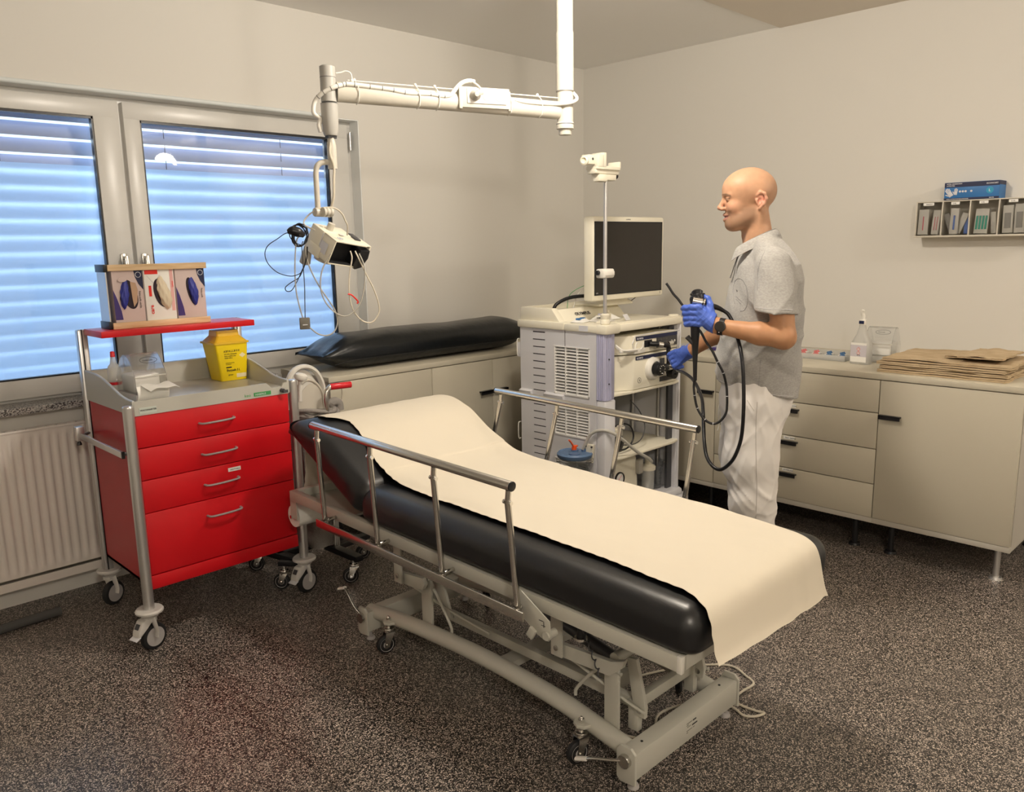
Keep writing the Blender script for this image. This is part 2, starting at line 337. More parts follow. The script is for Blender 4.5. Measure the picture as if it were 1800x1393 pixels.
# stone sill and radiator
tag(bx('window_sill_stone', (.13, 3.925, .868), (2.10, 4.085, .900), 'stone', bev=.003), 'speckled grey stone window sill above the radiator', 'window sill')
rad = thing('radiator', 'cream panel radiator under the window beside the red trolley', 'radiator', (.75, 3.92, .1))
r = MB(); xs = []
rx0, rx1, ry, rz0, rz1 = -.25, 1.36, 3.88, .165, .80
def rib(u, v):
    x = rx0+.03+(rx1-rx0-.06)*u; z = rz0+(rz1-rz0)*v
    ph = ((x-.793)/.0362) % 1; d = max(0, min(1, (abs(ph-.5)-.17)/.14)); e = max(0, min(1, min(v, 1-v)/.05-.7)); return (x, ry+.009*d*e, z)
r.sheet(rib, 44*8, 30, 0); r.box((rx0, ry+.002, rz0), (rx0+.032, ry+.02, rz1), .003); r.box((rx1-.032, ry+.002, rz0), (rx1, ry+.02, rz1), .003); r.box((rx0, ry+.012, rz0-.004), (rx1, ry+.024, rz0+.01)); r.box((rx0, ry, rz1-.004), (rx1, ry+.012, rz1+.01), .003)
r.build('front_panel', 'radiator', rad, world=True, angle=70)
MB().box((rx0, ry+.075, rz0-.02), (rx1, ry+.09, rz1)).build('rear_panel', 'radiator', rad, world=True)
c_ = MB().box((rx0, ry+.005, .112), (rx1, ry+.085, .122)).box((rx0, ry+.004, .112), (rx1, ry+.010, .150))
c_.build('bottom_rail', 'radiator', rad, world=True)
gr = MB()
for i in range(40):
    x = rx0+.01+i*.0405
    gr.box((x, ry+.012, rz1-.006), (x+.028, ry+.075, rz1+.004))
gr.build('top_grille', 'radiator', rad, world=True)
gm = MB().box((rx0+.005, ry+.012, rz0), (rx1-.005, ry+.072, rz1-.02)); gm.build('fin_core', P('rad_inner', (.35, .33, .30), .6), rad, world=True)
for wx_ in (rx0+.2, rx1-.25): MB().box((wx_, ry+.088, .3), (wx_+.04, WY, .7)).build('wall_bracket', 'radiator', rad, world=True)
tag(MB().tube([(-.9, 3.62, .02), (-.3, 3.66, .02), (.35, 3.70, .02), (.74, 3.735, .021), (.89, 3.742, .021)], .020, seg=12).build('floor_pipe', P('pipe_lagging', (.07, .07, .068), .8), loc=(.3, 3.7, 0), world=True), 'dark insulated pipe lying on the floor under the radiator', 'pipe')

# ---------------------------------------------------------------- ceiling lamps (behind and above the viewer)
for i, (lx, ly) in enumerate(LAMPS):
    lm = thing('ceiling_lamp', ['round white ceiling lamp over the exam couch', 'round white ceiling lamp mirrored in the right window pane', 'round white fill lamp added out of view behind the viewer'][i], 'lamp', (lx, ly, HC-.006))
    MB().lathe([(.02, 0), (.17, 0), (.175, -.02), (.17, -.03), (.16, -.09), (.155, -.1), (.01, -.098)], (lx, ly, HC-.006)).build('lamp_body', 'white_plastic', lm, world=True)

# ---------------------------------------------------------------- fitted cabinets
FX, FY, ZT, ZB = 3.95, 3.52, .905, .16
def handle(p0, p1, axis, parent):
    # slim black angled pull, sticks out of the front face
    h = MB(); (x0, y0, z), (x1, y1, _) = p0, p1
    n = Vector((-1, 0, 0)) if axis == 'x' else Vector((0, -1, 0)); a, b = Vector(p0), Vector(p1)
    lo = a - Vector((0, 0, .0)); hi = b+n*.022+Vector((0, 0, .004)); h.box(lo, hi); h.box(a+n*.018-Vector((0, 0, .012)), b+n*.022+Vector((0, 0, .004)), .001)
    h.build('handle', 'black_metal', parent, world=True)
tw = MB().box((FX-.004, .886, ZT-.022), (WX-.001, WY-.001, ZT+.006), .002)
tw.box((2.155, FY-.004, ZT-.022), (FX-.004, WY-.001, ZT+.006), .002)
tag(tw.build('worktop', 'laminate', loc=(4.3, 2, ZT-.02), world=True), 'pale grey-beige laminate worktop running round the corner over the low cabinets', 'worktop')
def cabinet_shell(root, a, b, front, feet):
    x0, y0 = a; x1, y1 = b; s = MB()
    s.box((x0, y0, ZB), (x1, y1, ZB+.026), .001)
    if front == 'x':
        s.box((x0+.02, y0, ZB+.026), (x1, y0+.018, ZT-.024)); s.box((x0+.02, y1-.018, ZB+.026), (x1, y1, ZT-.024)); s.box((x1-.01, y0+.018, ZB+.026), (x1, y1-.018, ZT-.024)); s.box((x0+.022, y0+.018, ZB+.026), (x0+.03, y1-.018, ZT-.024))
    else:
        s.box((x0, y0+.02, ZB+.026), (x0+.018, y1, ZT-.024)); s.box((x1-.018, y0+.02, ZB+.026), (x1, y1, ZT-.024)); s.box((x0+.018, y1-.01, ZB+.026), (x1-.018, y1, ZT-.024)); s.box((x0+.018, y0+.022, ZB+.026), (x1-.018, y0+.03, ZT-.024))
    s.build('body', 'carcass', root, world=True)
    for nf_, (fx, fy) in enumerate(feet):
        MB().cyl((fx, fy, 0), (fx, fy, .012), .03, .026, seg=12).cyl((fx, fy, .010), (fx, fy, ZB+.001), .014, seg=12).build('foot', 'alu' if fy == .95 and fx < 4.1 else 'black_metal', root, world=True)  # one front foot grey, the rest black to paint in the dark underneath
G = .0022
def rdoor(root, y0, y1, z0, z1, hy=None, hz=None, nm='door', tagtxt=None):
    d = MB().box((FX-.002, y0+G, z0+G), (FX+.018, y1-G, z1-G), .0015).build(nm, 'laminate', root, world=True)
    if hy: handle((FX-.002, hy[0], hz), (FX-.002, hy[1], hz+.004), 'x', d)
    if tagtxt:
        yc = (hy[0]+hy[1])/2
        lb = MB().box((FX-.0035, yc-.030, hz+.014), (FX-.002, yc+.030, hz+.030)).build('label_strip', 'white', d, world=True)
        text(tagtxt, .0095, frame_mtx((FX-.0036, yc+.022, hz+.0185), (0, -1, 0), (0, 0, 1)), 'ink', lb)
cb = thing('cabinet', 'large single-door cabinet at the right end below the folded brown paper', 'cabinet', (4.3, 1.2, 0)); cabinet_shell(cb, (FX, .886), (WX-.002, 1.492), 'x', [(4.03, .95), (4.03, 1.42), (4.6, .95)])
rdoor(cb, .886, 1.492, ZB+.026, ZT-.024, (1.385, 1.485), .706)
cb = thing('drawer_cabinet', 'four-drawer cabinet with labelled black pulls behind the standing man', 'drawers', (4.3, 1.94, 0)); cabinet_shell(cb, (FX, 1.492), (WX-.002, 2.391), 'x', [(4.03, 1.6), (4.03, 2.3), (4.6, 1.6)])
for (z0, z1, hz, tx) in ((.718, ZT-.024, .85, ''), (.537, .718, .676, 'HANDLAMPE'), (.360, .537, .502, 'TEST · SAMPLE'), (ZB+.026, .360, .327, 'SCHIEBLADE')):
    rdoor(cb, 1.492, 2.391, z0, z1, (1.892, 1.992), hz, 'drawer', tx)
cb = thing('cabinet', 'door cabinet between the white endoscopy trolley and the standing man', 'cabinet', (4.3, 2.7, 0)); cabinet_shell(cb, (FX, 2.391), (WX-.002, 2.99), 'x', [(4.03, 2.45), (4.03, 2.9), (4.6, 2.9)])
rdoor(cb, 2.391, 2.99, ZB+.026, ZT-.024, (2.398, 2.498), .716)
cb = thing('cabinet', 'blank corner cabinet hidden behind the white endoscopy trolley', 'cabinet', (4.3, 3.4, 0)); cabinet_shell(cb, (FX+.004, 2.99), (WX-.002, WY-.002), 'x', [(4.03, 3.4)])
rdoor(cb, 2.99, FY-.004, ZB+.026, ZT-.024)
def ldoor(root, x0, x1, hx=None, hz=.690):
    d = MB().box((x0+G, FY-.002, ZB+.026+G), (x1-G, FY+.018, ZT-.024-G), .0015).build('door', 'laminate', root, world=True)
    if hx: handle((hx[0], FY-.002, hz), (hx[1], FY-.002, hz+.004), 'y', d)
for x0, x1, hx, lb in ((2.16, 2.822, None, 'cabinet under the wedge of black cushion nearest the window, without visible pull'), (2.822, 3.288, (3.178, 3.283), 'middle low cabinet under the black bolster with black pull at its right edge'), (3.288, FX-.001, (3.295, 3.40), 'low cabinet beside the endoscopy trolley with black pull at its left edge')):
    cb = thing('cabinet', lb, 'cabinet', ((x0+x1)/2, 3.75, 0)); cabinet_shell(cb, (x0, FY), (x1, WY-.002), 'y', [(x0+.06, FY+.08), (x1-.06, FY+.08), (x0+.06, 3.9)]); ldoor(cb, x0, x1, hx)
# ---------------------------------------------------------------- exam couch
bed = thing('exam_couch', 'black padded exam couch on a grey lifting frame with chrome side rails', 'exam couch', (1.95, 1.9, 0))
TILT = Matrix.Translation((0, 1.045, .525)) @ Matrix.Rotation(math.radians(1.15), 4, 'X') @ Matrix.Translation((0, -1.045, -.525))
def tmb(): m = MB(); m.T = TILT; return m
FX0, FX1, FY0, FY1 = 1.60, 2.335, 1.045, 2.965
f = tmb(); zt, zb = .525, .482
f.box((FX0, FY0, zb), (FX0+.028, FY1, zt), .002); f.box((FX1-.028, FY0, zb), (FX1, FY1, zt), .002)
f.box((FX0+.02, FY0, zb), (FX1-.02, FY0+.028, zt), .002); f.box((FX0+.02, FY1-.028, zb), (FX1-.02, FY1, zt), .002)
for yy in (1.6, 2.42): f.box((FX0+.02, yy, zb+.005), (FX1-.02, yy+.03, zt-.004))
f.build('top_frame', 'bedpaint', bed, world=True)
for sx_ in (FX0, FX1-.012): tmb().box((sx_-.001, FY0-.004, zb-.002), (sx_+.013, FY0+.012, zt+.002), .002).build('corner_cap', 'white_plastic', bed, world=True)
tmb().box((FX0+.03, FY0+.03, zt-.006), (FX1-.03, 2.45, zt+.004)).build('seat_board', 'darkgrey', bed, world=True)
tmb().box((FX0+.05, 2.60, zb+.002), (FX1-.05, 2.955, zb+.01)).build('head_tray', 'bedpaint', bed, world=True)
# padded mattress: rounded slabs
def tap(d): return .080*max(0, 1-d/.26)**1.35
def pad(x0, x1, y0, y1, z0, z1, r, mb, crown=.006, taper=False):
    # superellipsoid-like slab with round edges
    cx, cyy, cz = (x0+x1)/2, (y0+y1)/2, (z0+z1)/2; hx, hy, hz = (x1-x0)/2, (y1-y0)/2, (z1-z0)/2
    def prof(n, h):
        out = [];
        for i in range(n+1):
            out.append(-h+2*h*i/n)
        return out
    xs = [-hx + (r*(1-math.cos(math.pi/2*i/8))) for i in range(9)] + [(-hx+r)+(2*hx-2*r)*i/10 for i in range(1, 10)] + [hx-r+(r*math.sin(math.pi/2*i/8)) for i in range(9)]
    ys = [-hy + (r*(1-math.cos(math.pi/2*i/8))) for i in range(9)] + [(-hy+r)+(2*hy-2*r)*i/24 for i in range(1, 24)] + [hy-r+(r*math.sin(math.pi/2*i/8)) for i in range(9)]
    def drop(x, y):
        dx = max(0, abs(x)-(hx-r))/r; dy = max(0, abs(y)-(hy-r))/r
        d = min(1.0, math.sqrt(dx*dx+dy*dy)); return math.sqrt(max(0, 1-d*d))
    bm = mb.bm; top, bot = {}, {}
    def cl(x, y):      # pull the corner square onto the rounded corner
        dx = max(0, abs(x)-(hx-r)); dy = max(0, abs(y)-(hy-r))
        if dx > 0 and dy > 0:
            q = math.hypot(dx, dy); m_ = max(dx, dy); k = m_/q
            x = math.copysign(hx-r+dx*k, x); y = math.copysign(hy-r+dy*k, y)
        return x, y
    for i, x in enumerate(xs):
        for j, y in enumerate(ys):
            X, Y = cl(x, y); d = drop(X, Y); cr = crown*(1-(X/hx)**2)
            zt_ = (hz-r)+r*d+cr if hz > r else hz*d+cr
            if taper: zt_ -= tap(y1-(cyy+Y))
            top[i, j] = bm.verts.new((cx+X, cyy+Y, cz+zt_))
            if 0 < i < len(xs)-1 and 0 < j < len(ys)-1: bot[i, j] = bm.verts.new((cx+X, cyy+Y, cz-(hz-r*.45)-r*.45*min(1, d*1.6)))
            else: bot[i, j] = bm.verts.new((cx+X, cyy+Y, cz-(hz-r*.45)))
    fs = []
    nX, nY = len(xs)-1, len(ys)-1
    for i in range(nX):
        for j in range(nY):
            fs.append(bm.faces.new((top[i, j], top[i+1, j], top[i+1, j+1], top[i, j+1])))
            fs.append(bm.faces.new((bot[i, j+1], bot[i+1, j+1], bot[i+1, j], bot[i, j])))
    per = [(i, 0) for i in range(nX)] + [(nX, j) for j in range(nY)] + [(i, nY) for i in range(nX, 0, -1)] + [(0, j) for j in range(nY, 0, -1)]
    for k in range(len(per)):
        a, b = per[k], per[(k+1) % len(per)]; fs.append(bm.faces.new((top[a], bot[a], bot[b], top[b])))
    mb._fin(fs, list(top.values())+list(bot.values()))
mt = tmb(); pad(1.598, 2.372, 1.008, 2.47, .530, .650, .060, mt); mt.build('mattress', 'leather', bed, world=True, angle=60)
BT = TILT @ Matrix.Translation((0, 2.455, .545)) @ Matrix.Rotation(math.radians(26.0), 4, 'X')
mh = MB(); mh.T = BT; pad(1.598, 2.372, 0.0, .580, -.008, .112, .056, mh, taper=True); mh.build('backrest', 'leather', bed, world=True, angle=60)
mh = MB(); mh.T = BT; mh.box((1.64, .02, -.022), (1.665, .50, -.006)).box((2.30, .02, -.022), (2.325, .50, -.006)).box((1.64, .25, -.022), (2.32, .28, -.006)); mh.build('backrest_frame', 'bedpaint', bed, world=True)
# ---- base
tb = MB()
for x in (1.725, 2.175):
    tb.tube([(x, 1.27, .088), (x, 1.40, .112), (x, 1.60, .140), (x, 1.92, .152), (x, 2.20, .143), (x, 2.42, .128), (x, 2.60, .105)], .029, seg=16)
    tb.build('base_tube', 'bedpaint', bed, world=True); tb = MB()
tb.bm.free()
for yb, nm in ((1.235, 'front'), (2.545, 'rear')):
    b = MB().box((1.675, yb, .045), (2.225, yb+.055, .128), .004)
    for x in (1.665, 2.225):
        pl = [(yb-.004, .035), (yb+.048, .028), (yb+.062, .040), (yb+.062, .125), (yb+.048, .145), (yb+.012, .145), (yb-.004, .130)]
        b.prism(pl, x, x+.010, 'yz', .002)
    bb = b.build('base_crossbar', 'bedpaint', bed, world=True)
    if nm == 'front':
        for x in (1.74, 2.16): MB().cyl((x, yb+.028, .127), (x, yb+.028, .1295), .004).build('screw_hole', 'black', bb, world=True)
        lt = [(0, .030, .03, .0012), (.0, .024, .012, .0012), (.034, .028, .018, .004), (.004, .018, .02, .001), (.03, .014, .028, .004), (0, .006, .030, .001), (.034, .006, .010, .001), (0, .0, .008, .001)]
        m_ = MB()
        for (dx, dz, L_, h_) in lt: m_.box((1.93+dx, yb-.0006, .075+dz), (1.93+dx+L_, yb, .075+dz+h_))
        m_.build('type_plate', 'ink', bb, world=True, smooth=False)
for x in (1.70, 2.20):
    for y in (1.262, 2.572):
        m_ = MB().cyl((x, y, 0), (x, y, .014), .018, .015, seg=16, bev=.003).cyl((x, y, .012), (x, y, .05), .007, seg=12); m_.build('levelling_foot', 'wheel_grey', bed, world=True)
def castor(parent, x, y, r, w, top, ang, name='caster', lock=False, twin=False, hub='wheel_grey', br='chrome'):
    # swivel castor: stem, fork, tyre, hub
    c = bpy.data.objects.new(name, None); COL.objects.link(c); c.parent = parent; p = wmat(parent).inverted() @ Vector((x, y, 0)); c.location = p; c.rotation_euler = (0, 0, ang); off = r*.42
    MB().lathe([(r-.010, -w/2), (r-.003, -w/2+.003), (r, -w/4), (r, w/4), (r-.003, w/2-.003), (r-.010, w/2)], (off, 0, r), (0, 1, 0), 36).build('tyre', 'rubber', c)
    h = MB().lathe([(.004, -w/2-.002), (r*.35, -w/2-.002), (r*.40, -w/2+.001), (r*.66, -w/2+.001), (r*.72, -w/2-.001), (r*.74, w/2+.001), (r*.66, w/2-.001), (r*.40, w/2-.001), (r*.35, w/2+.002), (.004, w/2+.002)], (off, 0, r), (0, 1, 0), 32); h.build('hub', hub, c)
    fk = MB()
    for s_ in (-1, 1):
        yy = s_*(w/2+.005); fk.prism([(-.020, top-.030), (.018, top-.030), (off+.010, r+.004), (off+.010, r-.010), (off-.010, r-.010), (off-.012, r+.006)], yy-.0015, yy+.0015, 'xz', .0008)
    fk.box((-.022, -w/2-.0065, top-.034), (.020, w/2+.0065, top-.029)).cyl((0, 0, top-.030), (0, 0, top-.018), .021, seg=20, bev=.003).cyl((0, 0, top-.018), (0, 0, top), .010)
    fk.cyl((off, -w/2-.010, r), (off, w/2+.010, r), .005, seg=10); fk.build('fork', br, c); return c
for x, y, a in ((1.690, 2.43, 2.9), (1.690, 1.45, 2.9), (2.21, 2.43, .4), (2.21, 1.45, .5)):
    s = -1 if x < 1.9 else 1
    pl = MB().prism([(1.735 if s < 0 else 2.165, y-.045), (x+s*.012, y-.022), (x+s*.022, y), (x+s*.012, y+.022), (1.735 if s < 0 else 2.165, y+.045)], .118, .130, 'xy', .002)
    pl.build('caster_plate', 'bedpaint', bed, world=True); MB().cyl((x, y, .130), (x, y, .142), .009, seg=6).ball((x, y, .143), (.006, .006, .007)).build('caster_nut', 'chrome', bed, world=True)
    castor(bed, x, y, .037, .024, .120, a, br='steel')
# lifting linkage: uprights, bell-crank links, hangers, tie bars
for x, s in ((1.748, 1), (2.152, -1)):
    for (y0_, y1_) in ((1.352, 1.405), (2.226, 2.284)):
        u = MB().prism([(y0_, .12), (y1_, .12), (y1_, .325), (y1_-.008, .335), (y0_+.008, .335), (y0_, .325)], x-.005, x+.005, 'yz', .001); u.build('upright', 'bedpaint', bed, world=True)
        yc = (y0_+y1_)/2; MB().cyl((x-.012, yc, .312), (x+.012, yc, .312), .011, seg=18, bev=.002).build('pivot_bolt', 'steel', bed, world=True)
        MB().tube([(x, y0_-.008 if y0_ < 2 else y0_-.008, .303), (x, y0_-.022 if y0_ > 2 else y1_+.02, .295), (x, y0_-.10 if y0_ > 2 else y1_+.11, .195), (x, y0_-.108 if y0_ > 2 else y1_+.118, .165)], .0055, smooth=3).build('brace_rod', 'bedpaint', bed, world=True)
    xh = x-.05*s
    for yc, yl in ((1.555, 1.378), (2.362, 2.255)):
        MB().box((xh-.004, yc-.022, .305), (xh+.004, yc+.022, .50), .001).build('hanger', 'bedpaint', bed, world=True)
        MB().cyl((xh-.008, yc, .332), (xh+.008, yc, .332), .009, seg=16, bev=.002).build('pivot_bolt', 'steel', bed, world=True)
        xl = x-.026*s
        MB().prism([(yc+.008, .296), (yc+.008, .338), (yl-.02, .352), (yl-.07, .372) if yl < 2 else (yl-.02, .35), (yl-.06, .345) if yl < 2 else (yl-.03, .33), (yl-.015, .305)], xl-.008, xl+.008, 'yz').build('rocker_link', 'bedpaint', bed, world=True)
    MB().prism([(1.32, .345), (1.355, .340), (1.325, .165), (1.288, .165), (1.285, .20)], x+.045*s-.007, x+.045*s+.007, 'yz', .001).build('crank_plate', 'bedpaint', bed, world=True)
    MB().cyl((x+.036*s, 1.308, .185), (x+.054*s, 1.308, .185), .009).build('pivot_bolt', 'steel', bed, world=True)
    MB().prism([(2.285, .33), (2.215, .325), (2.165, .19), (2.195, .19)], x+.045*s-.006, x+.045*s+.006, 'yz', .001).build('crank_plate', 'bedpaint', bed, world=True)
    MB().box((x+.065*s-.012, 1.335, .172), (x+.065*s+.012, 2.20, .205), .001).build('inner_rail', 'bedpaint', bed, world=True)
    MB().tube([(x-.03*s, 2.33, .300), (x-.01*s, 2.31, .285), (x+.02*s, 2.15, .235), (x+.03*s, 1.95, .21)], .005, smooth=3).build('tie_rod', 'bedpaint', bed, world=True)
    MB().tube([(x-.03*s, 1.54, .300), (x-.01*s, 1.52, .285), (x+.02*s, 1.36, .215), (x+.03*s, 1.28, .19)], .005, smooth=3).build('tie_rod', 'bedpaint', bed, world=True)
m_ = MB().box((1.79, 1.325, .170), (2.11, 1.352, .205), .002).box((1.789, 1.315, .110), (1.813, 1.3505, .2035), .002).box((2.087, 1.315, .110), (2.111, 1.3505, .2035), .002); m_.build('linkage_crossbar', 'bedpaint', bed, world=True)
MB().cyl((1.74, 1.365, .350), (2.16, 1.365, .350), .017).build('torsion_tube', 'bedpaint', bed, world=True)
MB().cyl((1.74, 2.255, .335), (2.16, 2.255, .335), .017).build('torsion_tube', 'bedpaint', bed, world=True)
MB().box((1.745, 1.86, .10), (2.155, 1.92, .125)).build('floor_crossbar', 'bedpaint', bed, world=True)
MB().box((1.88, 1.48, .125), (1.98, 1.60, .175), .004).box((1.86, 1.62, .13), (1.95, 1.74, .165), .004).build('motor_box', 'bedpaint', bed, world=True)
MB().cyl((1.95, 1.50, .20), (1.95, 1.95, .30), .022).cyl((1.95, 1.95, .30), (1.95, 2.2, .345), .012).build('lift_motor', 'darkgrey', bed, world=True)
for i in range(1): MB().tube([(1.70+.006*math.cos(k*1.05), 1.455-.012*k/6+.0*k, .44-.008*k/6*3+.006*math.sin(k*1.05)) for k in range(36)], .0022, smooth=2, seg=6).build('coiled_cord', 'darkgrey', bed, world=True)
MB().cyl((1.70, 1.46, .400), (1.70, 1.46, .430), .014, .010).build('buffer', 'black', bed, world=True)
MB().cyl((1.70, 1.46, .392), (1.70, 1.46, .400), .020).build('buffer_seat', 'chrome', bed, world=True)
# foot pedals (brake levers)
for (y, pts) in ((1.262, [(1.662, 1.262, .105), (1.640, 1.300, .100), (1.625, 1.352, .088), (1.618, 1.375, .078)]), (2.57, [(1.662, 2.57, .115), (1.648, 2.60, .15), (1.642, 2.64, .205), (1.640, 2.655, .212)])):
    MB().tube(pts, .006, smooth=3, sx=1.0, sy=.7).build('brake_lever', 'steel', bed, world=True)
    MB().tube([Vector(pts[-1])+Vector((.0, -.006, .003)), Vector(pts[-1])+Vector((-.004, .03, -.010))], .010, smooth=0, sy=.6).build('lever_pad', 'white_plastic', bed, world=True)
    MB().cyl((1.650, y, .105), (1.664, y, .105), .020, seg=12).build('lever_hub', 'steel', bed, world=True)
# ---- side rails
def side_rail(xt, xb, s):
    r = bpy.data.objects.new('side_rail', None); COL.objects.link(r); r.parent = bed; r.location = (xb-1.95, 0, .5)
    tmb().cyl((xt, 1.545, .885), (xt, 2.588, .885), .0140, seg=20, bev=.001).build('top_tube', 'steel', r, world=True)
    for yy in (1.5425, 2.588): tmb().cyl((xt, yy, .885), (xt, yy+.004, .885), .0145, bev=.001).build('end_cap', 'black', r, world=True)
    tmb().box((xb+s*.018-.004, 1.535, .470), (xb+s*.018+.004, 2.648, .500), .001).build('lower_bar', 'steel', r, world=True)
    for yt, yb_ in ((1.558, 1.575), (1.885, 1.918), (2.222, 2.272), (2.556, 2.616)):
        p = tmb(); top = Vector((xt, yt, .872)); kn = Vector((xt, yt+.004, .835)); bt = Vector((xb, yb_, .495))
        p.cyl(top, kn-(kn-top)*.0, .0085, seg=12); p.build('rail_post_cap', 'steel', r, world=True)
        p = tmb(); d = (bt-kn).normalized(); p.cyl(kn+Vector((0, 0, .008)), bt, .0095, seg=12); w_ = Vector((0, 1, 0)).cross(d)
        p.cyl(bt, bt+Vector((0, 0, -.01)), .012, seg=12); pp = p.build('rail_post', 'steel', r, world=True)
        for dy in (-.0125, .0125): tmb().cyl(kn+Vector((0, dy-.003, 0)), kn+Vector((0, dy+.003, 0)), .0065, seg=10).build('rivet', 'chrome', pp, world=True)
        tmb().cyl(bt, bt+Vector((-s*.045, 0, -.002)) if False else Vector((xb-s*.048, yb_-.0, .497)), .0075, seg=12, bev=.001).build('spacer_pin', 'steel', pp, world=True)
    return r
side_rail(1.50, 1.552, -1); side_rail(2.432, 2.383, 1)
g = MB().prism([(1.574, .555), (1.462, .494), (1.458, .443), (1.467, .432), (1.487, .432), (1.51, .440), (1.580, .478), (1.586, .523)], 1.566, 1.570, 'yz', .0008); gp = g.build('latch_plate', 'bedpaint', bed, world=True)
MB().obox((1.562, 1.530, .440), (.012, .024, .034), (.5, 0, 0), .002).build('latch_tab', 'bedpaint', gp, world=True)
MB().cyl((1.560, 1.473, .448), (1.60, 1.473, .448), .013, seg=16).build('latch_pivot', 'bedpaint', gp, world=True)
MB().box((1.5652, 1.487, .487), (1.566, 1.503, .489)).box((1.5652, 1.483, .470), (1.566, 1.485, .489)).box((1.5652, 1.478, .474), (1.566, 1.494, .4755)).build('latch_mark', 'ink', gp, world=True)
# ---- paper cover: one sheet from the roll, up behind the head end, over the back, along the couch and over the foot
def paper_sheet():
    th = math.radians(25.5+1.15); prof = []
    def bt(u, v): p = BT @ Vector((0, u, v)); return (p.y, p.z)
    path = [(.955, .512), (.968, .535), (.982, .575), (.994, .612), (1.012, .640), (1.040, .654), (1.07, .6595)]
    y = 1.10
    while y < 2.30: path.append((y, .6605+(y-1.045)*.0201)); y += .05
    # springs free of the hinge, meets the back
    path += [(2.36, .692), (2.43, .712), bt(.06, .135), bt(.12, .127), bt(.18, .1225), bt(.25, .1215), bt(.32, .1215), bt(.39, .1215-tap(.19)), bt(.46, .1215-tap(.12)), bt(.51, .119-tap(.07)), bt(.545, .108-tap(.035)), bt(.570, .085-tap(.01)), bt(.590, -.020), (3.0, .76), (3.005, .70), (3.008, .62), (3.018, .56), (3.040, .50), (3.062, .455)]
    pts = catmull([(0, a, b) for a, b in path], 4); n = len(pts)-1
    acc = [0]
    for i in range(n): acc.append(acc[-1]+(pts[i+1]-pts[i]).length)
    m_ = MB(); Lh = acc[-1]
    # left edge x along the length
    ky = [0, .12, .22, .5, 1.0, 1.35, 1.62, 1.83, 1.94, 1.985, 2.02, 2.1, 2.5]; kx = [1.622, 1.650, 1.680, 1.700, 1.700, 1.700, 1.715, 1.765, 1.785, 1.765, 1.725, 1.715, 1.70]
    kr = [2.255, 2.262, 2.275, 2.305, 2.312, 2.325, 2.345, 2.365, 2.375, 2.378, 2.37, 2.34, 2.30]
    def f(u, v):
        i = min(n, int(round(u*n))); p = pts[i]; s_ = acc[i]
        xl = np.interp(s_, ky, kx); xr = np.interp(s_, ky, kr)
        x = xl+(xr-xl)*v; dz = 0; dy = 0
        if s_ < .2:       # crumpled lower right corner of the hanging end
            k = (1-s_/.2); dz = -.02*k*(v-.2)*0 + .008*k*v*v*math.sin(v*29) ; dy = -.006*k*math.sin(v*3.5+.6) - .012*k*max(0, v-.55)*math.sin(v*37)
            dz += -.025*k*(1-s_/.2)*(v-.5)
        if 1.2 < s_ < 2.0: dz += .0018*math.sin(v*13+s_*9)
        w = .0016*(math.sin(x*31+s_*11)+.6*math.sin(x*17-s_*23)); jag = .0016*math.sin(s_*140)*(1 if v in (0,) else 0)
        return Vector((x+jag, p.y+dy, p.z+.0045+dz+abs(w)))
    m_.sheet(f, n, 26, .0008); return m_
pc = paper_sheet().build('paper_cover', 'paper', loc=(1.95, 1.9, .66), world=True, angle=75)
tag(pc, 'long cream disposable paper sheet drawn over the black exam couch', 'paper sheet')
rl = thing('paper_roll', 'white paper roll hanging under the head end of the exam couch', 'paper roll', (1.98, 3.00, .45))
MB().lathe([(.018, 0), (.048, 0), (.048, .60), (.018, .60)], (1.636, 3.010, .432), (1, 0, 0), 32, cap=False, closed=True).build('roll', 'white', rl, world=True)
MB().cyl((1.62, 3.010, .432), (2.30, 3.010, .432), .008).build('spindle', 'chrome', rl, world=True)
for x in (1.628, 2.29): MB().box((x-.003, 2.965, .425), (x+.003, 3.014, .545)).build('roll_bracket', 'bedpaint', rl, world=True)
# mains cable of the couch on the floor
cb_ = MB().tube([(2.16, 1.62, .012), (2.30, 1.57, .006), (2.40, 1.51, .005), (2.47, 1.45, .005), (2.495, 1.40, .005), (2.47, 1.34, .005), (2.44, 1.29, .005), (2.37, 1.293, .005), (2.30, 1.29, .005), (2.286, 1.25, .005), (2.29, 1.20, .005), (2.298, 1.172, .005), (2.26, 1.184, .005), (2.238, 1.215, .005), (2.25, 1.25, .006), (2.25, 1.30, .007), (2.18, 1.38, .006), (2.05, 1.42, .006), (1.93, 1.36, .006), (1.88, 1.46, .006), (2.0, 1.6, .006), (2.12, 1.7, .03)], .0042, seg=8)
tag(cb_.build('power_cable', 'cable', loc=(2.3, 1.4, 0), world=True), 'cream power cable looping on the floor at the foot of the couch', 'cable')
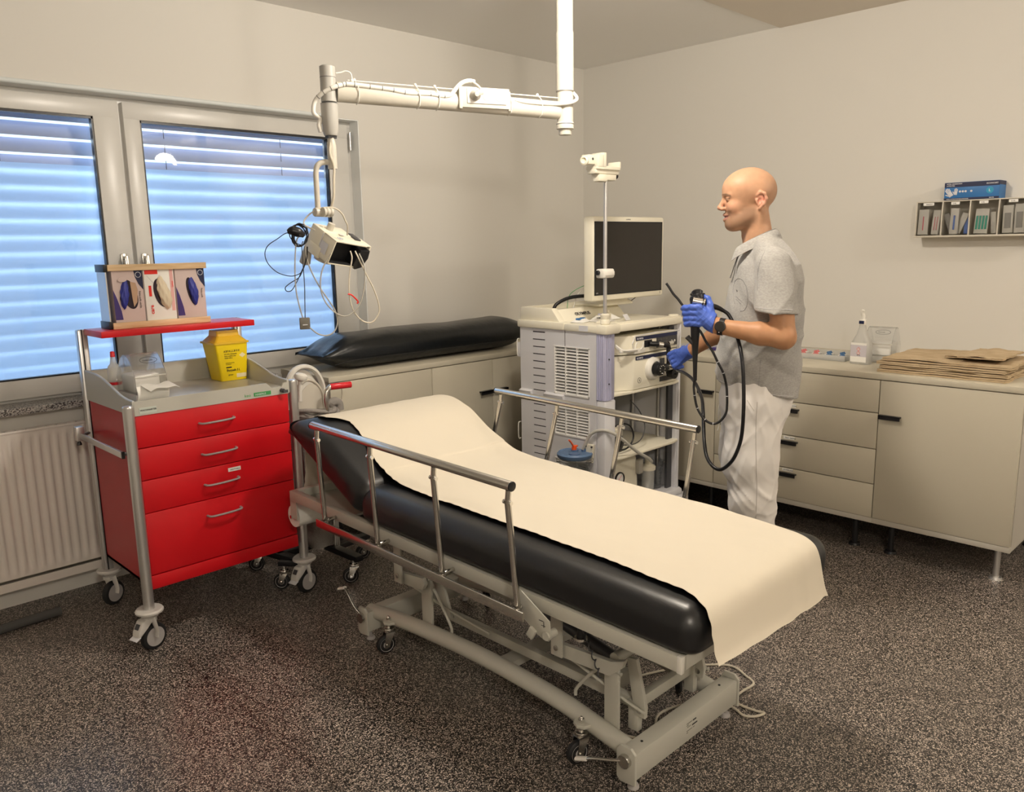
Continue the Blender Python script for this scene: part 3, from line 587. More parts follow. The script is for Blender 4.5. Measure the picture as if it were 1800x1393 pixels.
# ---------------------------------------------------------------- red procedure trolley
tr = thing('red_trolley', 'red drawer trolley on casters with aluminium posts beside the radiator', 'trolley', (1.4, 3.42, 0))
TX0, TX1, TY0, TY1 = 1.078, 1.722, 3.145, 3.665
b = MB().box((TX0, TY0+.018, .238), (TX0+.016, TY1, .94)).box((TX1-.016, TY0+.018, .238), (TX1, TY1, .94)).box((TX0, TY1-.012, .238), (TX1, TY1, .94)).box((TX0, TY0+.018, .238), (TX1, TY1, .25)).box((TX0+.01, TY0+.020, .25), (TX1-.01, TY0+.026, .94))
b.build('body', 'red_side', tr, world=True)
MB().box((TX0, TY0-.001, .238), (TX1, TY0+.018, .293), .002).build('plinth_panel', 'red', tr, world=True)
for i, (z0, z1) in enumerate(((.811, .937), (.683, .808), (.551, .680), (.297, .548))):
    d = MB().box((TX0+.001, TY0, z0), (TX1-.001, TY0+.018, z1), .0025).build('drawer', 'red', tr, world=True)
    zh = z1-.064
    MB().tube([(1.322, TY0+.001, zh-.002), (1.328, TY0-.022, zh-.002), (1.355, TY0-.030, zh-.001), (1.395, TY0-.032, zh), (1.435, TY0-.030, zh+.001), (1.460, TY0-.022, zh+.002), (1.466, TY0+.001, zh+.002)], .0055, seg=8, smooth=4, sy=.8).build('handle', P('handle_grey', (.30, .27, .27), .4) if i == 0 else bpy.data.materials['handle_grey'], d, world=True)
    if i == 2:
        lb = MB().box((1.425, TY0-.0012, z1-.034), (1.480, TY0, z1-.018)).build('label_strip', 'white', d, world=True)
        text('NOTFALL', .010, frame_mtx((1.434, TY0-.0014, z1-.030), (1, 0, 0), (0, 0, 1)), 'ink', lb)
# tray top
def rim(x0, x1):
    return [(TY0-.003, .940), (TY0-.003, .994), (TY0+.06, .996), (TY0+.13, 1.006), (TY0+.22, 1.030), (TY0+.32, 1.052), (TY0+.40, 1.060), (TY1, 1.062), (TY1, .940)]
t = MB(); t.box((TX0-.004, TY0, .938), (TX1+.004, TY1, .968)).prism(rim(0, 0), TX0-.006, TX0+.004, 'yz').prism(rim(0, 0), TX1-.004, TX1+.006, 'yz').box((TX0, TY1-.008, .95), (TX1, TY1, 1.062), .002)
t.prism([(TX0, .938), (TX1, .938), (TX1, .988), (TX1-.02, .984), (TX1-.03, .970), (TX1-.075, .970), (TX1-.10, .994), (TX0, .994)], TY0-.004, TY0+.006, 'xz')
tt = t.build('tray', 'tray', tr, world=True)
M['rim'] = P('rim', (.56, .58, .60), .3)
for x in (TX0-.001, TX1+.001): MB().tube([(x, a, z+.001) for a, z in rim(0, 0)[1:-1]], .0045, seg=8, smooth=3).build('tray_rim', 'rim', tt, world=True)
MB().box((1.095, TY0-.0055, .945), (1.160, TY0-.004, .968)).build('name_plate', P('plate', (.55, .60, .55), .4), tt, world=True)
text('WACHHARTER', .009, frame_mtx((1.098, TY0-.0058, .9545), (1, 0, 0), (0, 0, 1)), 'ink', tt, bold=.0002)
text('keo', .019, frame_mtx((1.520, TY0-.0045, .947), (1, 0, 0), (0, 0, 1)), 'green', tt)
MB().box((1.562, TY0-.0052, .945), (1.640, TY0-.004, .961)).build('green_label', 'green', tt, world=True)
text('HABERLE', .012, frame_mtx((1.568, TY0-.0055, .9485), (1, 0, 0), (0, 0, 1)), 'lightgrey', tt)
MB().cyl((1.690, TY0-.004, .955), (1.690, TY0-.022, .955), .009).obox((1.697, TY0-.026, .952), (.022, .006, .012)).build('lock', 'darkgrey', tt, world=True)
# posts
for x, y, z1, nm in ((1.053, 3.135, .978, 'f'), (1.757, 3.165, .985, 'f')):
    MB().cyl((x, y, .165), (x, y, z1-.004), .0205, seg=24).lathe([(.0205, 0), (.0205, .004), (.017, .009), (.002, .011)], (x, y, z1-.004), seg=24).build('post', 'alu', tr, world=True)
for x, x2 in ((1.066, 1.106), (1.752, 1.792)):
    q = MB().box((x, 3.672, .165), (x2, 3.712, 1.236), .008)
    pp = q.build('post', 'alu', tr, world=True)
    MB().box((x+.013, 3.6705, .165), (x+.018, 3.673, 1.236)).build('slot', 'black', pp, world=True)
sh = MB().box((1.092, 3.462, 1.212), (1.752, 3.672, 1.238), .0015).build('top_shelf', 'red', tr, world=True)
# accessory rail on the left side
ra = MB().box((1.020, 3.155, .782), (1.030, 3.665, .807), .001).cyl((1.03, 3.18, .795), (1.055, 3.150, .795), .007).cyl((1.03, 3.64, .795), (1.07, 3.68, .795), .007); rr_ = ra.build('side_rail', 'alu', tr, world=True)
MB().box((1.0195, 3.152, .781), (1.0305, 3.160, .808)).build('end_cap', 'black', rr_, world=True)
MB().box((1.005, 3.625, .775), (1.036, 3.665, .835), .003).build('rail_clamp', 'alu', rr_, world=True); MB().lathe([(.004, 0), (.010, -.012), (.010, -.018)], (1.015, 3.64, .775)).build('clamp_screw', 'black', rr_, world=True)
def big_castor(x, y, ang, brake):
    c = bpy.data.objects.new('caster', None); COL.objects.link(c); c.parent = tr; c.location = wmat(tr).inverted() @ Vector((x, y, 0)); c.rotation_euler = (0, 0, ang)
    r, w, off = .054, .030, -.006
    MB().lathe([(.002, .172), (.048, .172), (.053, .166), (.052, .159), (.036, .150), (.030, .138), (.002, .138)][::-1], (0, 0, 0), seg=32).build('bumper_disc', 'bracket', c)
    MB().lathe([(r-.014, -w/2), (r-.004, -w/2+.002), (r, -w/5), (r, w/5), (r-.004, w/2-.002), (r-.014, w/2)], (off, 0, r), (0, 1, 0), 40).build('tyre', 'rubber', c)
    MB().lathe([(.003, -w/2-.001), (r*.72, -w/2-.001), (r*.75, -w/2+.004), (r*.75, w/2-.004), (r*.72, w/2+.001), (.003, w/2+.001)], (off, 0, r), (0, 1, 0), 36).build('hub', 'wheel_grey', c)
    f = MB()
    for s_ in (-1, 1):
        f.tube([(0, s_*.012, .142), (0, s_*.022, .12), (-.008, s_*.024, .08), (off, s_*.022, r)], .011, seg=10, radii=[.018, .014, .011, .010], sy=1.1, sx=.45)
    f.box((-.018, -.022, .118), (.024, .022, .142), .006); f.build('fork', 'bracket', c)
    if brake:
        p = MB().prism([(.005, .120), (.030, .108), (.060, .076), (.070, .080), (.066, .100), (.045, .135), (.005, .142)], -.021, .021, 'xz', .004); pb = p.build('brake_pedal', 'bracket', c)
        MB().obox((.0585, 0, .1170), (.022, .022, .002), (0, math.radians(57), 0)).build('pedal_inset', 'darkgrey', pb)
        MB().obox((.072, 0, .074), (.024, .044, .005), (0, math.radians(25), 0), .001).build('pedal_lip', 'lightgrey', pb)
    return c
big_castor(1.053, 3.135, math.radians(195), True); big_castor(1.090, 3.690, math.radians(205), False); big_castor(1.757, 3.165, math.radians(192), True); big_castor(1.772, 3.690, math.radians(200), False)

# ---- on the trolley
gf = thing('glove_box_rack', 'pine-edged rack for glove boxes standing on the red top shelf', 'glove rack', (1.37, 3.55, 1.238))
GX0, GX1, GY, GZ = 1.150, 1.575, 3.530, 1.2385
for z in (GZ, 1.476): MB().prism([(GX0+.012, z), (GX1, z), (GX1, z+.026), (GX0+.012, z+.026)], GY-.010, GY, 'xz', .002).build('wooden_bar', 'wood', gf, world=True)
MB().box((GX0+.003, GY, GZ), (GX0+.008, GY+.10, 1.500)).build('metal_side', 'alu', gf, world=True)
MB().box((GX0+.02, GY+.102, GZ), (GX1-.0, GY+.108, 1.500)).build('back_panel', 'white_plastic', gf, world=True)
MB().box((GX0-.002, GY-.002, 1.472), (GX0+.013, GY+.10, 1.503), .001).build('corner_fitting', 'black', gf, world=True)
MB().box((GX0-.002, GY-.002, GZ), (GX0+.013, GY+.10, 1.27), .001).build('corner_fitting', 'black', gf, world=True)
M['pinkcard'] = P('pale_card', (.62, .50, .48), .6); M['purple'] = P('purple_print', (.045, .025, .16), .5)
def glove_box(x0, x1, label, cat, kind):
    g = thing('glove_box', label, cat, ((x0+x1)/2, GY+.05, GZ+.0005), group='glove boxes in the rack on the red shelf')
    MB().box((x0, GY+.003, GZ+.001), (x1, GY+.09, 1.49), .0015).build('carton', 'pinkcard' if kind != 1 else 'white', g, world=True)
    y = GY+.0022; cx = (x0+x1)/2; w = x1-x0
    def flat(poly, mat, nm, dy=0): return MB().prism(poly, y-.0006-dy, y+.0006-dy, 'xz').build(nm, mat, g, world=True, smooth=False)
    def oval(cx, cz, a, b, rot, n=28, bend=0): return [(cx+a*math.cos(t)*math.cos(rot)-b*math.sin(t)*math.sin(rot)+bend*(math.sin(t)**2), cz+a*math.cos(t)*math.sin(rot)+b*math.sin(t)*math.cos(rot)) for t in [2*math.pi*k/n for k in range(n)]]
    if kind in (0, 2):
        flat([(x0, 1.30), (x0, 1.275), (x0+.03, 1.275), (x0+.026, 1.31), (x0+.012, 1.365), (x0, 1.40)], 'purple', 'printed_flash')
        flat([(x1-.034, 1.478), (x1, 1.478), (x1, 1.395), (x1-.018, 1.42), (x1-.030, 1.45)], 'navy', 'printed_flash')
        MB().lathe([(.010, 0), (.012, .0006), (.010, .0012)], (x1-.017, y-.0018, 1.458), (0, 1, 0), 20, cap=False).build('printed_ring', 'lightgrey', g, world=True)
        text('Peha-soft' if kind == 2 else 'Peha-soft nitrile', .011, frame_mtx((x1-.020, y-.0010, 1.39), (0, 0, -1), (1, 0, 0)), 'ink', g)
    else:
        flat([(x0+.004, 1.478), (x0+.058, 1.478), (x0+.058, 1.458), (x0+.004, 1.458)], 'panelred', 'printed_flash')
        flat([(x1-.018, 1.478), (x1-.004, 1.478), (x1-.004, 1.30), (x1-.018, 1.30)], P('pale_red', (.75, .42, .40), .6), 'printed_band', -.0004)
        flat([(x0+.016, 1.365), (x0+.027, 1.365), (x0+.027, 1.410), (x0+.016, 1.410)], 'panelred', 'printed_flash')
        text('care', .022, frame_mtx((x0+.030, y-.0010, 1.290), (0, 0, 1), (-1, 0, 0)), 'panelred', g, bold=.0004)
        for k in range(4):
            a = (x0+.012+k*.026, 1.42 if k % 2 else 1.452); b_ = (x0+.038+k*.026, 1.452 if k % 2 else 1.42)
            if b_[0] < x1-.02: flat([a, (a[0]+.001, a[1]), (b_[0]+.001, b_[1]), b_], 'lightgrey', 'printed_line')
        text('Latex', .012, frame_mtx((x1-.006, y-.0010, 1.40), (0, 0, 1), (-1, 0, 0)), 'panelred', g)
    # opening and glove pushed out of it
    hole = oval(cx+.004, 1.378, .030 if kind != 2 else .020, .062, math.radians(12), bend=0)
    flat(hole, 'gap', 'opening', .0002)
    gm = ('glove', 'yellowglove', 'glove')[kind]
    q = MB()
    def fg(u, v, kind=kind):
        a = 2*math.pi*v; s = u
        L_ = .058 if kind != 1 else .068
        cxx = cx+(.0 if kind != 0 else -.012)+.010*math.sin(s*2.2)*(1 if kind else -.6)+(.022 if kind == 1 else .008)*s**2*(1 if kind else -.5); cz = 1.378+L_*(1-2*s)
        rr = (.017 if kind != 1 else .024)*math.sin(math.pi*min(.97, .04+s*.96))**.55*(1 if kind != 1 else .75+.5*s)
        wr = 1+.10*math.sin(6*a+s*9)+.08*math.sin(9*a-s*17)
        return (cxx+rr*wr*math.cos(a), y-.001-max(0, .016*(.6+.8*s)*math.sin(a)*math.sin(math.pi*min(.98, .04+s*.94))**.5*wr), cz+.004*math.cos(a))
    q.sheet(fg, 26, 30); q.build('pulled_glove', 'glovecard' if kind == 1 else 'glove_dark', g, world=True, angle=80)
    if kind == 0:
        flat([(cx+.008, 1.43), (cx+.03, 1.425), (cx+.036, 1.395), (cx+.030, 1.345), (cx+.016, 1.325), (cx+.012, 1.36)], P('brown_card', (.50, .33, .22), .7), 'torn_card', .003)
        MB().prism(oval(cx-.022, 1.440, .018, .010, .1), y-.006, y-.004, 'xz').build('torn_flap', 'pinkcard', g, world=True)
M['glovecard'] = add_bump(P('cream_latex', (.72, .62, .46), .5), 60, .5, .003); M['glove_dark'] = add_bump(P('dark_blue_nitrile', (.030, .040, .30), .4), 70, .6, .003)
glove_box(1.178, 1.300, 'left glove box in the rack, torn open with dark blue glove', 'glove box', 0)
glove_box(1.306, 1.432, 'middle glove box in the rack with red print and cream latex glove', 'glove box', 1)
glove_box(1.438, 1.566, 'right glove box in the rack with narrow slot of blue gloves', 'glove box', 2)
# sharps bin
sb = thing('sharps_bin', 'yellow sharps disposal bin on the trolley tray under the red shelf', 'sharps bin', (1.645, 3.545, .969))
def taper(x0, x1, y0, y1, X0, X1, Y0_, Y1_, z0, z1, m_, rr=.010):
    def ring(x0, x1, y0, y1, z):
        o = []
        for (cx, cy_, a0) in ((x1-rr, y1-rr, 0), (x0+rr, y1-rr, 90), (x0+rr, y0+rr, 180), (x1-rr, y0+rr, 270)):
            for k in range(5): a = math.radians(a0+k*22.5); o.append((cx+rr*math.cos(a), cy_+rr*math.sin(a), z))
        return o
    m_.ring_mesh([ring(x0, x1, y0, y1, z0), ring(X0, X1, Y0_, Y1_, z1)])
m_ = MB(); taper(1.585, 1.708, 3.482, 3.598, 1.562, 1.716, 3.470, 3.612, .9695, 1.140, m_); m_.build('bin_body', 'yellow', sb, world=True)
m_ = MB(); taper(1.555, 1.722, 3.464, 3.618, 1.555, 1.722, 3.464, 3.618, 1.138, 1.146, m_); taper(1.562, 1.716, 3.470, 3.612, 1.585, 1.692, 3.495, 3.59, 1.146, 1.172, m_); taper(1.585, 1.692, 3.495, 3.59, 1.588, 1.690, 3.498, 3.588, 1.172, 1.196, m_); m_.build('bin_lid', P('yellow_lid', (.74, .47, .03), .35), sb, world=True)
# print on the bin, following its slightly leaning front
def binz(u, v): return (1.585+.123*u-(1-u)*.018*v+.006*u*v, 3.4815-.0112*v-.0004, .972+.165*v)
def bar(u0, v0, u1, v1, m_): m_.ring_mesh([[binz(u0, v0), binz(u1, v0), binz(u1, v1), binz(u0, v1)]], True, False)
m_ = MB()
for (u0, v0, u1, v1) in ((.22, .34, .42, .37),): bar(u0, v0, u1, v1, m_)
m_.build('printed_bar', 'ink', sb, world=True, smooth=False)
def btext(s_, u, v, size, mat='ink', sx=1.0, bold=0): 
    o = Vector(binz(u, v)); text(s_, size, frame_mtx(o+Vector((0, -.0003, 0)), Vector(binz(u+.1, v))-o, Vector(binz(u, v+.1))-o), mat, sb, sx=sx, bold=bold)
btext('A B F A L L B O X', .20, .78, .0125, bold=.0003, sx=.78); btext('UN 3291, Klinikabfall', .20, .71, .007); btext('Nicht umfüllen oder', .20, .655, .0068); btext('wieder öffnen', .20, .605, .0068); btext('Gebrauchte Kanülen', .22, .47, .005); btext('und Spritzen', .22, .43, .005)
btext('Sharpsafe 3 L', .22, .245, .0145, bold=.0002, sx=.82); btext('green', .27, .13, .010)
m_ = MB(); m_.ring_mesh([[binz(.82, .60), binz(.93, .67), binz(.82, .74), binz(.71, .67)]], True, False); bar(.58, .055, .95, .165, m_); m_.build('pale_sticker', P('sticker', (.85, .76, .50), .5), sb, world=True, smooth=False)
# wipe dispenser with clear hood
def dispenser(loc, rz, label, name, oval_, flap=True):
    d = thing(name, label, 'wipe dispenser', loc, rz)
    w, dp = .125, .17
    # arched clear side walls and curved lid
    arc = [(-dp/2+dp*t, .03+.155*math.sin(math.pi*(.12+.80*t))**.8) for t in [k/14 for k in range(15)]]
    for x in (-w/2, w/2): MB().prism([(dp/2, .03), (-dp/2, .03)]+arc, x-.0012, x+.0012, 'yz').build('side_wall', 'clear', d)
    m_ = MB(); m_.sheet(lambda u, v: (-w/2+w*u, arc[int(round(v*14))][0], arc[int(round(v*14))][1]), 1, 14, .0018); m_.build('curved_lid', 'clear', d)
    MB().box((-w/2-.004, -dp/2-.004, 0), (w/2+.004, dp/2+.004, .032), .004).build('base_tray', 'frost', d)
    MB().tube([(-w/2, -dp/2+.004, arc[0][1]), (w/2, -dp/2+.004, arc[0][1])], .003, smooth=0).build('lid_edge', 'white_plastic', d)
    MB().box((-w/2+.01, -dp/2+.03, .032), (w/2-.01, dp/2-.02, .105), .012).build('wipe_pack', 'white', d)
    # oval mark
    ov = MB(); yv, zv = arc[3]; sl = Vector((0, arc[5][0]-arc[2][0], arc[5][1]-arc[2][1])).normalized()
    c0 = Vector((.012, arc[3][0], arc[3][1]))+Vector((0, -sl.z, sl.y))*.0015
    pts = [c0+Vector((.034*math.cos(a), 0, 0))+sl*.015*math.sin(a) for a in [2*math.pi*k/28 for k in range(28)]]
    ov.tube(pts, .0009, seg=5, smooth=0, closed=True); ov.build('oval_mark', 'darkgrey', d)
    text(oval_, .010, frame_mtx(c0-Vector((.024, 0, 0))-sl*.004, (1, 0, 0), sl), 'darkgrey', d, world=False)
    return d
d = dispenser((1.185, 3.335, .969), math.radians(4), 'clear-hooded wipe dispenser with a torn wipe on the trolley tray', 'wipe_dispenser', 'meditrade')
MB().sheet(lambda u, v: (-.045+.115*u+.012*v, -.085-.062*v-.01*math.sin(u*3), .068-.020*v+.004*math.sin(u*9)+(.012*math.sin(u*3.1)*v)), 10, 8, .001).build('torn_wipe', 'white', d, angle=80)
MB().sheet(lambda u, v: (-.062+.125*u, -.086-.012*math.sin(v*3.1), .004+.060*v), 4, 6, .001).build('wipe_sheet', 'white', d, angle=80)
# bottle
bt_ = thing('dropper_bottle', 'small clear bottle with red cap behind the wipe dispenser on the trolley', 'bottle', (1.130, 3.475, .969))
MB().lathe([(.0245, .0005), (.026, .004), (.026, .110), (.022, .125), (.013, .135), (.011, .150), (.009, .165)]).build('bottle_body', 'frost', bt_)
MB().lathe([(.008, .163), (.0095, .164), (.0085, .183), (.006, .186)]).build('cap', 'redplastic', bt_)
MB().lathe([(.0265, .050), (.0265, .062)], cap=False).build('red_band', 'redplastic', bt_)
# ---------------------------------------------------------------- waste-bag cart behind the couch head
ct = thing('linen_cart', 'chrome waste-bag cart with red grip between red trolley and couch head', 'cart', (1.93, 3.35, 0))
MB().obox((1.985, 3.20, .118), (.045, .26, .028), (0, 0, math.radians(2)), .003).obox((1.75, 3.42, .118), (.045, .30, .028), (0, 0, math.radians(12)), .003).obox((1.88, 3.40, .118), (.28, .045, .028), (0, 0, 0), .003).obox((1.75, 3.275, .112), (.035, .12, .022), (0, 0, math.radians(40)), .003).obox((2.10, 3.30, .118), (.20, .045, .026), (0, 0, .1), .003).build('base_bar', 'black_metal', ct, world=True)
for x, y, a in ((1.71, 3.27, 2.3), (1.972, 3.095, 2.6), (2.185, 3.31, 2.9), (1.735, 3.56, 2.5)): castor(ct, x, y, .0375, .022, .112, a, br='chrome')
MB().tube([(1.990, 3.27, .13), (1.990, 3.27, .50), (1.984, 3.27, .80), (1.984, 3.27, .86), (1.992, 3.27, .895), (2.015, 3.27, .913), (2.04, 3.27, .914)], .0125, smooth=4, seg=14).build('handle_tube', 'chrome', ct, world=True)
MB().cyl((2.010, 3.27, .912), (2.112, 3.25, .912), .0155, seg=18, bev=.003).build('red_grip', 'redplastic', ct, world=True)
MB().cyl((1.985, 3.27, .12), (1.985, 3.27, .50), .007).cyl((2.005, 3.27, .12), (2.005, 3.27, .50), .007).build('support_rod', 'chrome', ct, world=True)
def hood(u, v):
    a = math.pi*(v*1.0)+.0; r = .105*math.sin(math.radians(20+60*u)); return (1.965+r*math.cos(a)*.75, 3.40-.10*u+.02, .84+.15*math.sin(a)*(1-.12*u) - .10*abs(math.cos(a)))
MB().tube([(1.865, 3.42, .84), (1.875, 3.42, .93), (1.91, 3.42, .985), (1.965, 3.42, 1.0), (2.02, 3.42, .975), (2.055, 3.42, .915), (2.065, 3.42, .83)], .012, smooth=5, seg=10, sx=1.6).sheet(lambda u, v: (1.870+.19*u, 3.432, .80+(.17*math.sin(math.pi*(.14+.76*u))+.015)*v), 14, 4, .004).build('hood', 'white_plastic', ct, world=True)
MB().tube([(1.862, 3.34, .80), (1.875, 3.34, .90), (1.915, 3.34, .945), (1.965, 3.34, .935), (2.005, 3.34, .88), (2.02, 3.34, .80)], .008, smooth=5, seg=10, sx=1.5).sheet(lambda u, v: (1.862+.158*u, 3.345-.02*math.sin(math.pi*u), .77+(.15*math.sin(math.pi*(.12+.74*u))+.01)*v), 14, 6, .004).build('inner_shell', P('shell', (.62, .58, .50), .5), ct, world=True)
MB().lathe([(.012, 0), (.026, .006), (.031, .016), (.029, .028), (.018, .036), (.004, .038)], (1.872, 3.30, .955), (.25, -.1, 1)).cyl((1.868, 3.305, .86), (1.872, 3.30, .96), .010).build('knob', 'white_plastic', ct, world=True)
M['cloth'] = add_bump(P('grey_terry', (.30, .28, .26), .95, spec=.1), 120, .8, .004)
def cloth(u, v, cx=1.955, cy=3.36):
    a = 2*math.pi*v; w = 1+.10*math.sin(5*a+u*4)+.06*math.sin(11*a-u*6); r = .095*(1-.10*u)*w
    return (cx+r*math.cos(a)*1.05, cy+r*math.sin(a)*.95, .80-.56*u+.014*math.sin(4*a))
q = MB(); q.ring_mesh([[cloth(u/14, k/40) for k in range(40)] for u in range(15)], True, True); q.build('linen_bag', 'cloth', ct, world=True, angle=80)
for i_, (cx_, cz, r_, ph) in enumerate(((1.965, .80, .102, 0), (1.975, .775, .108, 1.2), (1.99, .755, .10, 2.2))):
    MB().tube([(cx_+r_*math.cos(a), 3.36+r_*.9*math.sin(a), cz+.012*math.sin(2*a+ph)) for a in [2*math.pi*k/14 for k in range(14)]], .013, seg=9, smooth=4, closed=True, sy=.8).build('cloth_fold', 'cloth', ct, world=True, angle=80)
MB().tube([(2.06, 3.41, .775), (2.10, 3.40, .81), (2.13, 3.40, .80), (2.135, 3.40, .765)], .022, smooth=5, seg=10).build('cloth_fold', 'cloth', ct, world=True)
MB().sheet(lambda u, v: (1.955+.065*u, 3.26+.02*v, .705+.085*v*(1-abs(u-.35)*1.3)), 6, 4, .001).build('paper_scrap', 'white', ct, world=True)
MB().tube([(2.15, 3.42, .89), (2.175, 3.43, .86), (2.17, 3.43, .80), (2.155, 3.43, .75), (2.15, 3.43, .70)], .004, seg=6).build('cord', 'cable', ct, world=True)
q = MB(); q.ring_mesh([[(1.955+(.085+.012*math.sin(4*a+zz*30))*math.cos(a), 3.36+(.085+.01*math.sin(5*a))*math.sin(a), zz) for a in [2*math.pi*k/32 for k in range(32)]] for zz in (.135, .18, .25, .33, .42)], True, True); q.build('lower_bag', 'cloth', ct, world=True, angle=80)
# ---------------------------------------------------------------- ceiling arm with hanging viewer head
PC = Vector((2.652, 2.357, 0)); JC = Vector((1.731, 2.706, 0)); AD = (JC-PC).normalized(); AN = Vector((-.35468, -.93499, 0))
arm = thing('ceiling_pendant', 'cream ceiling-mounted swivel arm with wrapped cables and sockets over the couch', 'ceiling pendant', (2.652, 2.357, 2.1))
ENAM = P('arm_enamel', (.56, .53, .46), .35); M['enam'] = ENAM; M['enamshade'] = P('arm_shade_grey', (.42, .41, .38), .4)  # greyer copy of the enamel, shade of the end joint put into its colour
MB().cyl(PC+Vector((0, 0, 2.405)), PC+Vector((0, 0, HC-.006)), .0345, seg=32).build('drop_tube', 'enam', arm, world=True)
MB().cyl(PC+Vector((0, 0, 2.175)), PC+Vector((0, 0, 2.408)), .0365, seg=32).cyl(PC+Vector((0, 0, 2.055)), PC+Vector((0, 0, 2.178)), .034, seg=32).lathe([(.034, 0), (.0365, -.004), (.036, -.028), (.028, -.030), (.026, -.052), (.004, -.054)], (PC.x, PC.y, 2.055), seg=32).build('swivel_joint', 'enam', arm, world=True)
for z in (2.365, 2.250, 2.195): MB().lathe([(.0075, 0), (.0075, .002), (.004, .002)], tuple(PC+AN*.0355+Vector((0, 0, z))), tuple(AN), 16).build('screw_cover', 'bracket', arm, world=True)
for z in (2.176, 2.045): MB().lathe([(.0369, 0), (.0369, .0022)], (PC.x, PC.y, z), seg=32, cap=False).build('joint_ring', 'darkgrey', arm, world=True)
def oval_tube(p0, p1, rx, rz, m_):
    t = (p1-p0).normalized(); n = Vector((-t.y, t.x, 0)); m_.ring_mesh([[p+n*rx*math.cos(a)+Vector((0, 0, 1))*rz*math.sin(a) for a in [2*math.pi*k/28 for k in range(28)]] for p in (p0, p1)])
m_ = MB(); oval_tube(JC-AD*.03+Vector((0, 0, 2.122)), PC+AD*.03+Vector((0, 0, 2.100)), .027, .036, m_); m_.build('arm_tube', 'enam', arm, world=True)
J = lambda z: Vector((JC.x, JC.y, z))
MB().cyl(J(2.085), J(2.205), .0285, seg=32).lathe([(.0285, 0), (.0285, .004), (.022, .008), (.002, .009)], (JC.x, JC.y, 2.205), seg=32).build('end_joint', 'enamshade', arm, world=True)
MB().lathe([(.0290, 0), (.0290, .0016)], (JC.x, JC.y, 2.17), seg=32, cap=False).lathe([(.0318, 0), (.0318, .0016)], (JC.x, JC.y, 2.078), seg=32, cap=False).build('joint_ring', 'darkgrey', arm, world=True)
MB().lathe([(.0315, 2.080), (.0315, 2.03), (.028, 1.975), (.024, 1.965), (.003, 1.965)], (JC.x, JC.y, 0), seg=32).build('brake_housing', 'enamshade', arm, world=True)
MB().box((JC.x-.018, JC.y-.012, 1.955), (JC.x+.018, JC.y+.012, 1.966)).build('housing_slot', 'black', arm, world=True)
MB().cyl(J(1.845), J(1.957), .0125, seg=18).lathe([(.0125, 1.950), (.017, 1.93), (.0175, 1.845), (.003, 1.845)], (JC.x, JC.y, 0), seg=20).build('plug_sleeve', 'enam', arm, world=True)
MB().tube([(1.722, 2.71, 1.868), (1.700, 2.718, 1.869), (1.680, 2.725, 1.858), (1.672, 2.729, 1.832), (1.671, 2.729, 1.77), (1.671, 2.729, 1.700)], .0105, smooth=5, seg=16).build('hanger_tube', 'enam', arm, world=True)
MB().cyl((1.650, 2.72, 1.686), (1.722, 2.725, 1.684), .0165, seg=20, bev=.003).lathe([(.0175, 0), (.0175, .008), (.014, .012), (.0175, .016), (.0175, .024), (.014, .028), (.0175, .032), (.0175, .040), (.004, .042)], (1.672, 2.70, 1.686), (1, .05, 0), seg=24).build('tilt_joint', 'enam', arm, world=True)
# guide wire over the arm, stands, wrapped cable, hooks
MB().cyl((1.80, 2.680, 2.166), (2.62, 2.369, 2.150), .0022, seg=8).build('guide_wire', 'white_plastic', arm, world=True)
MB().tube([(1.760, 2.695, 2.188), (1.778, 2.688, 2.192), (1.795, 2.681, 2.198), (1.812, 2.675, 2.190), (1.816, 2.674, 2.165)], .0028, smooth=4, seg=8).build('end_wire', 'white_plastic', arm, world=True)
MB().ball((1.815, 2.674, 2.164), .008).build('wire_stop', 'white_plastic', arm, world=True)
ca = [(1.697, 2.719, 1.977), (1.692, 2.721, 2.000), (1.697, 2.719, 2.024), (1.679, 2.726, 2.039), (1.676, 2.727, 2.056), (1.684, 2.724, 2.086), (1.700, 2.700, 2.111), (1.732, 2.672, 2.132), (1.765, 2.665, 2.144), (1.791, 2.658, 2.148), (1.873, 2.628, 2.143), (1.939, 2.602, 2.138), (2.006, 2.577, 2.129), (2.085, 2.547, 2.130), (2.128, 2.530, 2.126), (2.161, 2.518, 2.130), (2.182, 2.510, 2.154), (2.206, 2.501, 2.178), (2.233, 2.490, 2.188), (2.257, 2.481, 2.186)]
wc = MB().tube(ca, .0085, seg=12, smooth=5).build('wrapped_cable', 'white_plastic', arm, world=True)
sm = catmull(ca, 8); seg_ = MB()
for i in range(44, 118, 5):
    a, b_ = sm[i], sm[i+1]; t = (b_-a).normalized(); seg_.cyl(a, a+t*.0022, .0089, seg=12)
seg_.build('wrap_gaps', 'darkgrey', wc, world=True)
MB().tube([(2.419, 2.425, 2.130), (2.453, 2.407, 2.122), (2.521, 2.379, 2.119), (2.586, 2.355, 2.120), (2.632, 2.322, 2.124), (2.672, 2.315, 2.138), (2.699, 2.335, 2.158), (2.698, 2.36, 2.185), (2.690, 2.365, 2.215)], .0075, seg=12, smooth=5).build('wrapped_cable', 'white_plastic', arm, world=True)
MB().tube([(2.245, 2.483, 2.186), (2.268, 2.470, 2.168), (2.272, 2.462, 2.152), (2.262, 2.460, 2.140)], .006, smooth=5, seg=10).build('plug_cable', 'greycable', arm, world=True)
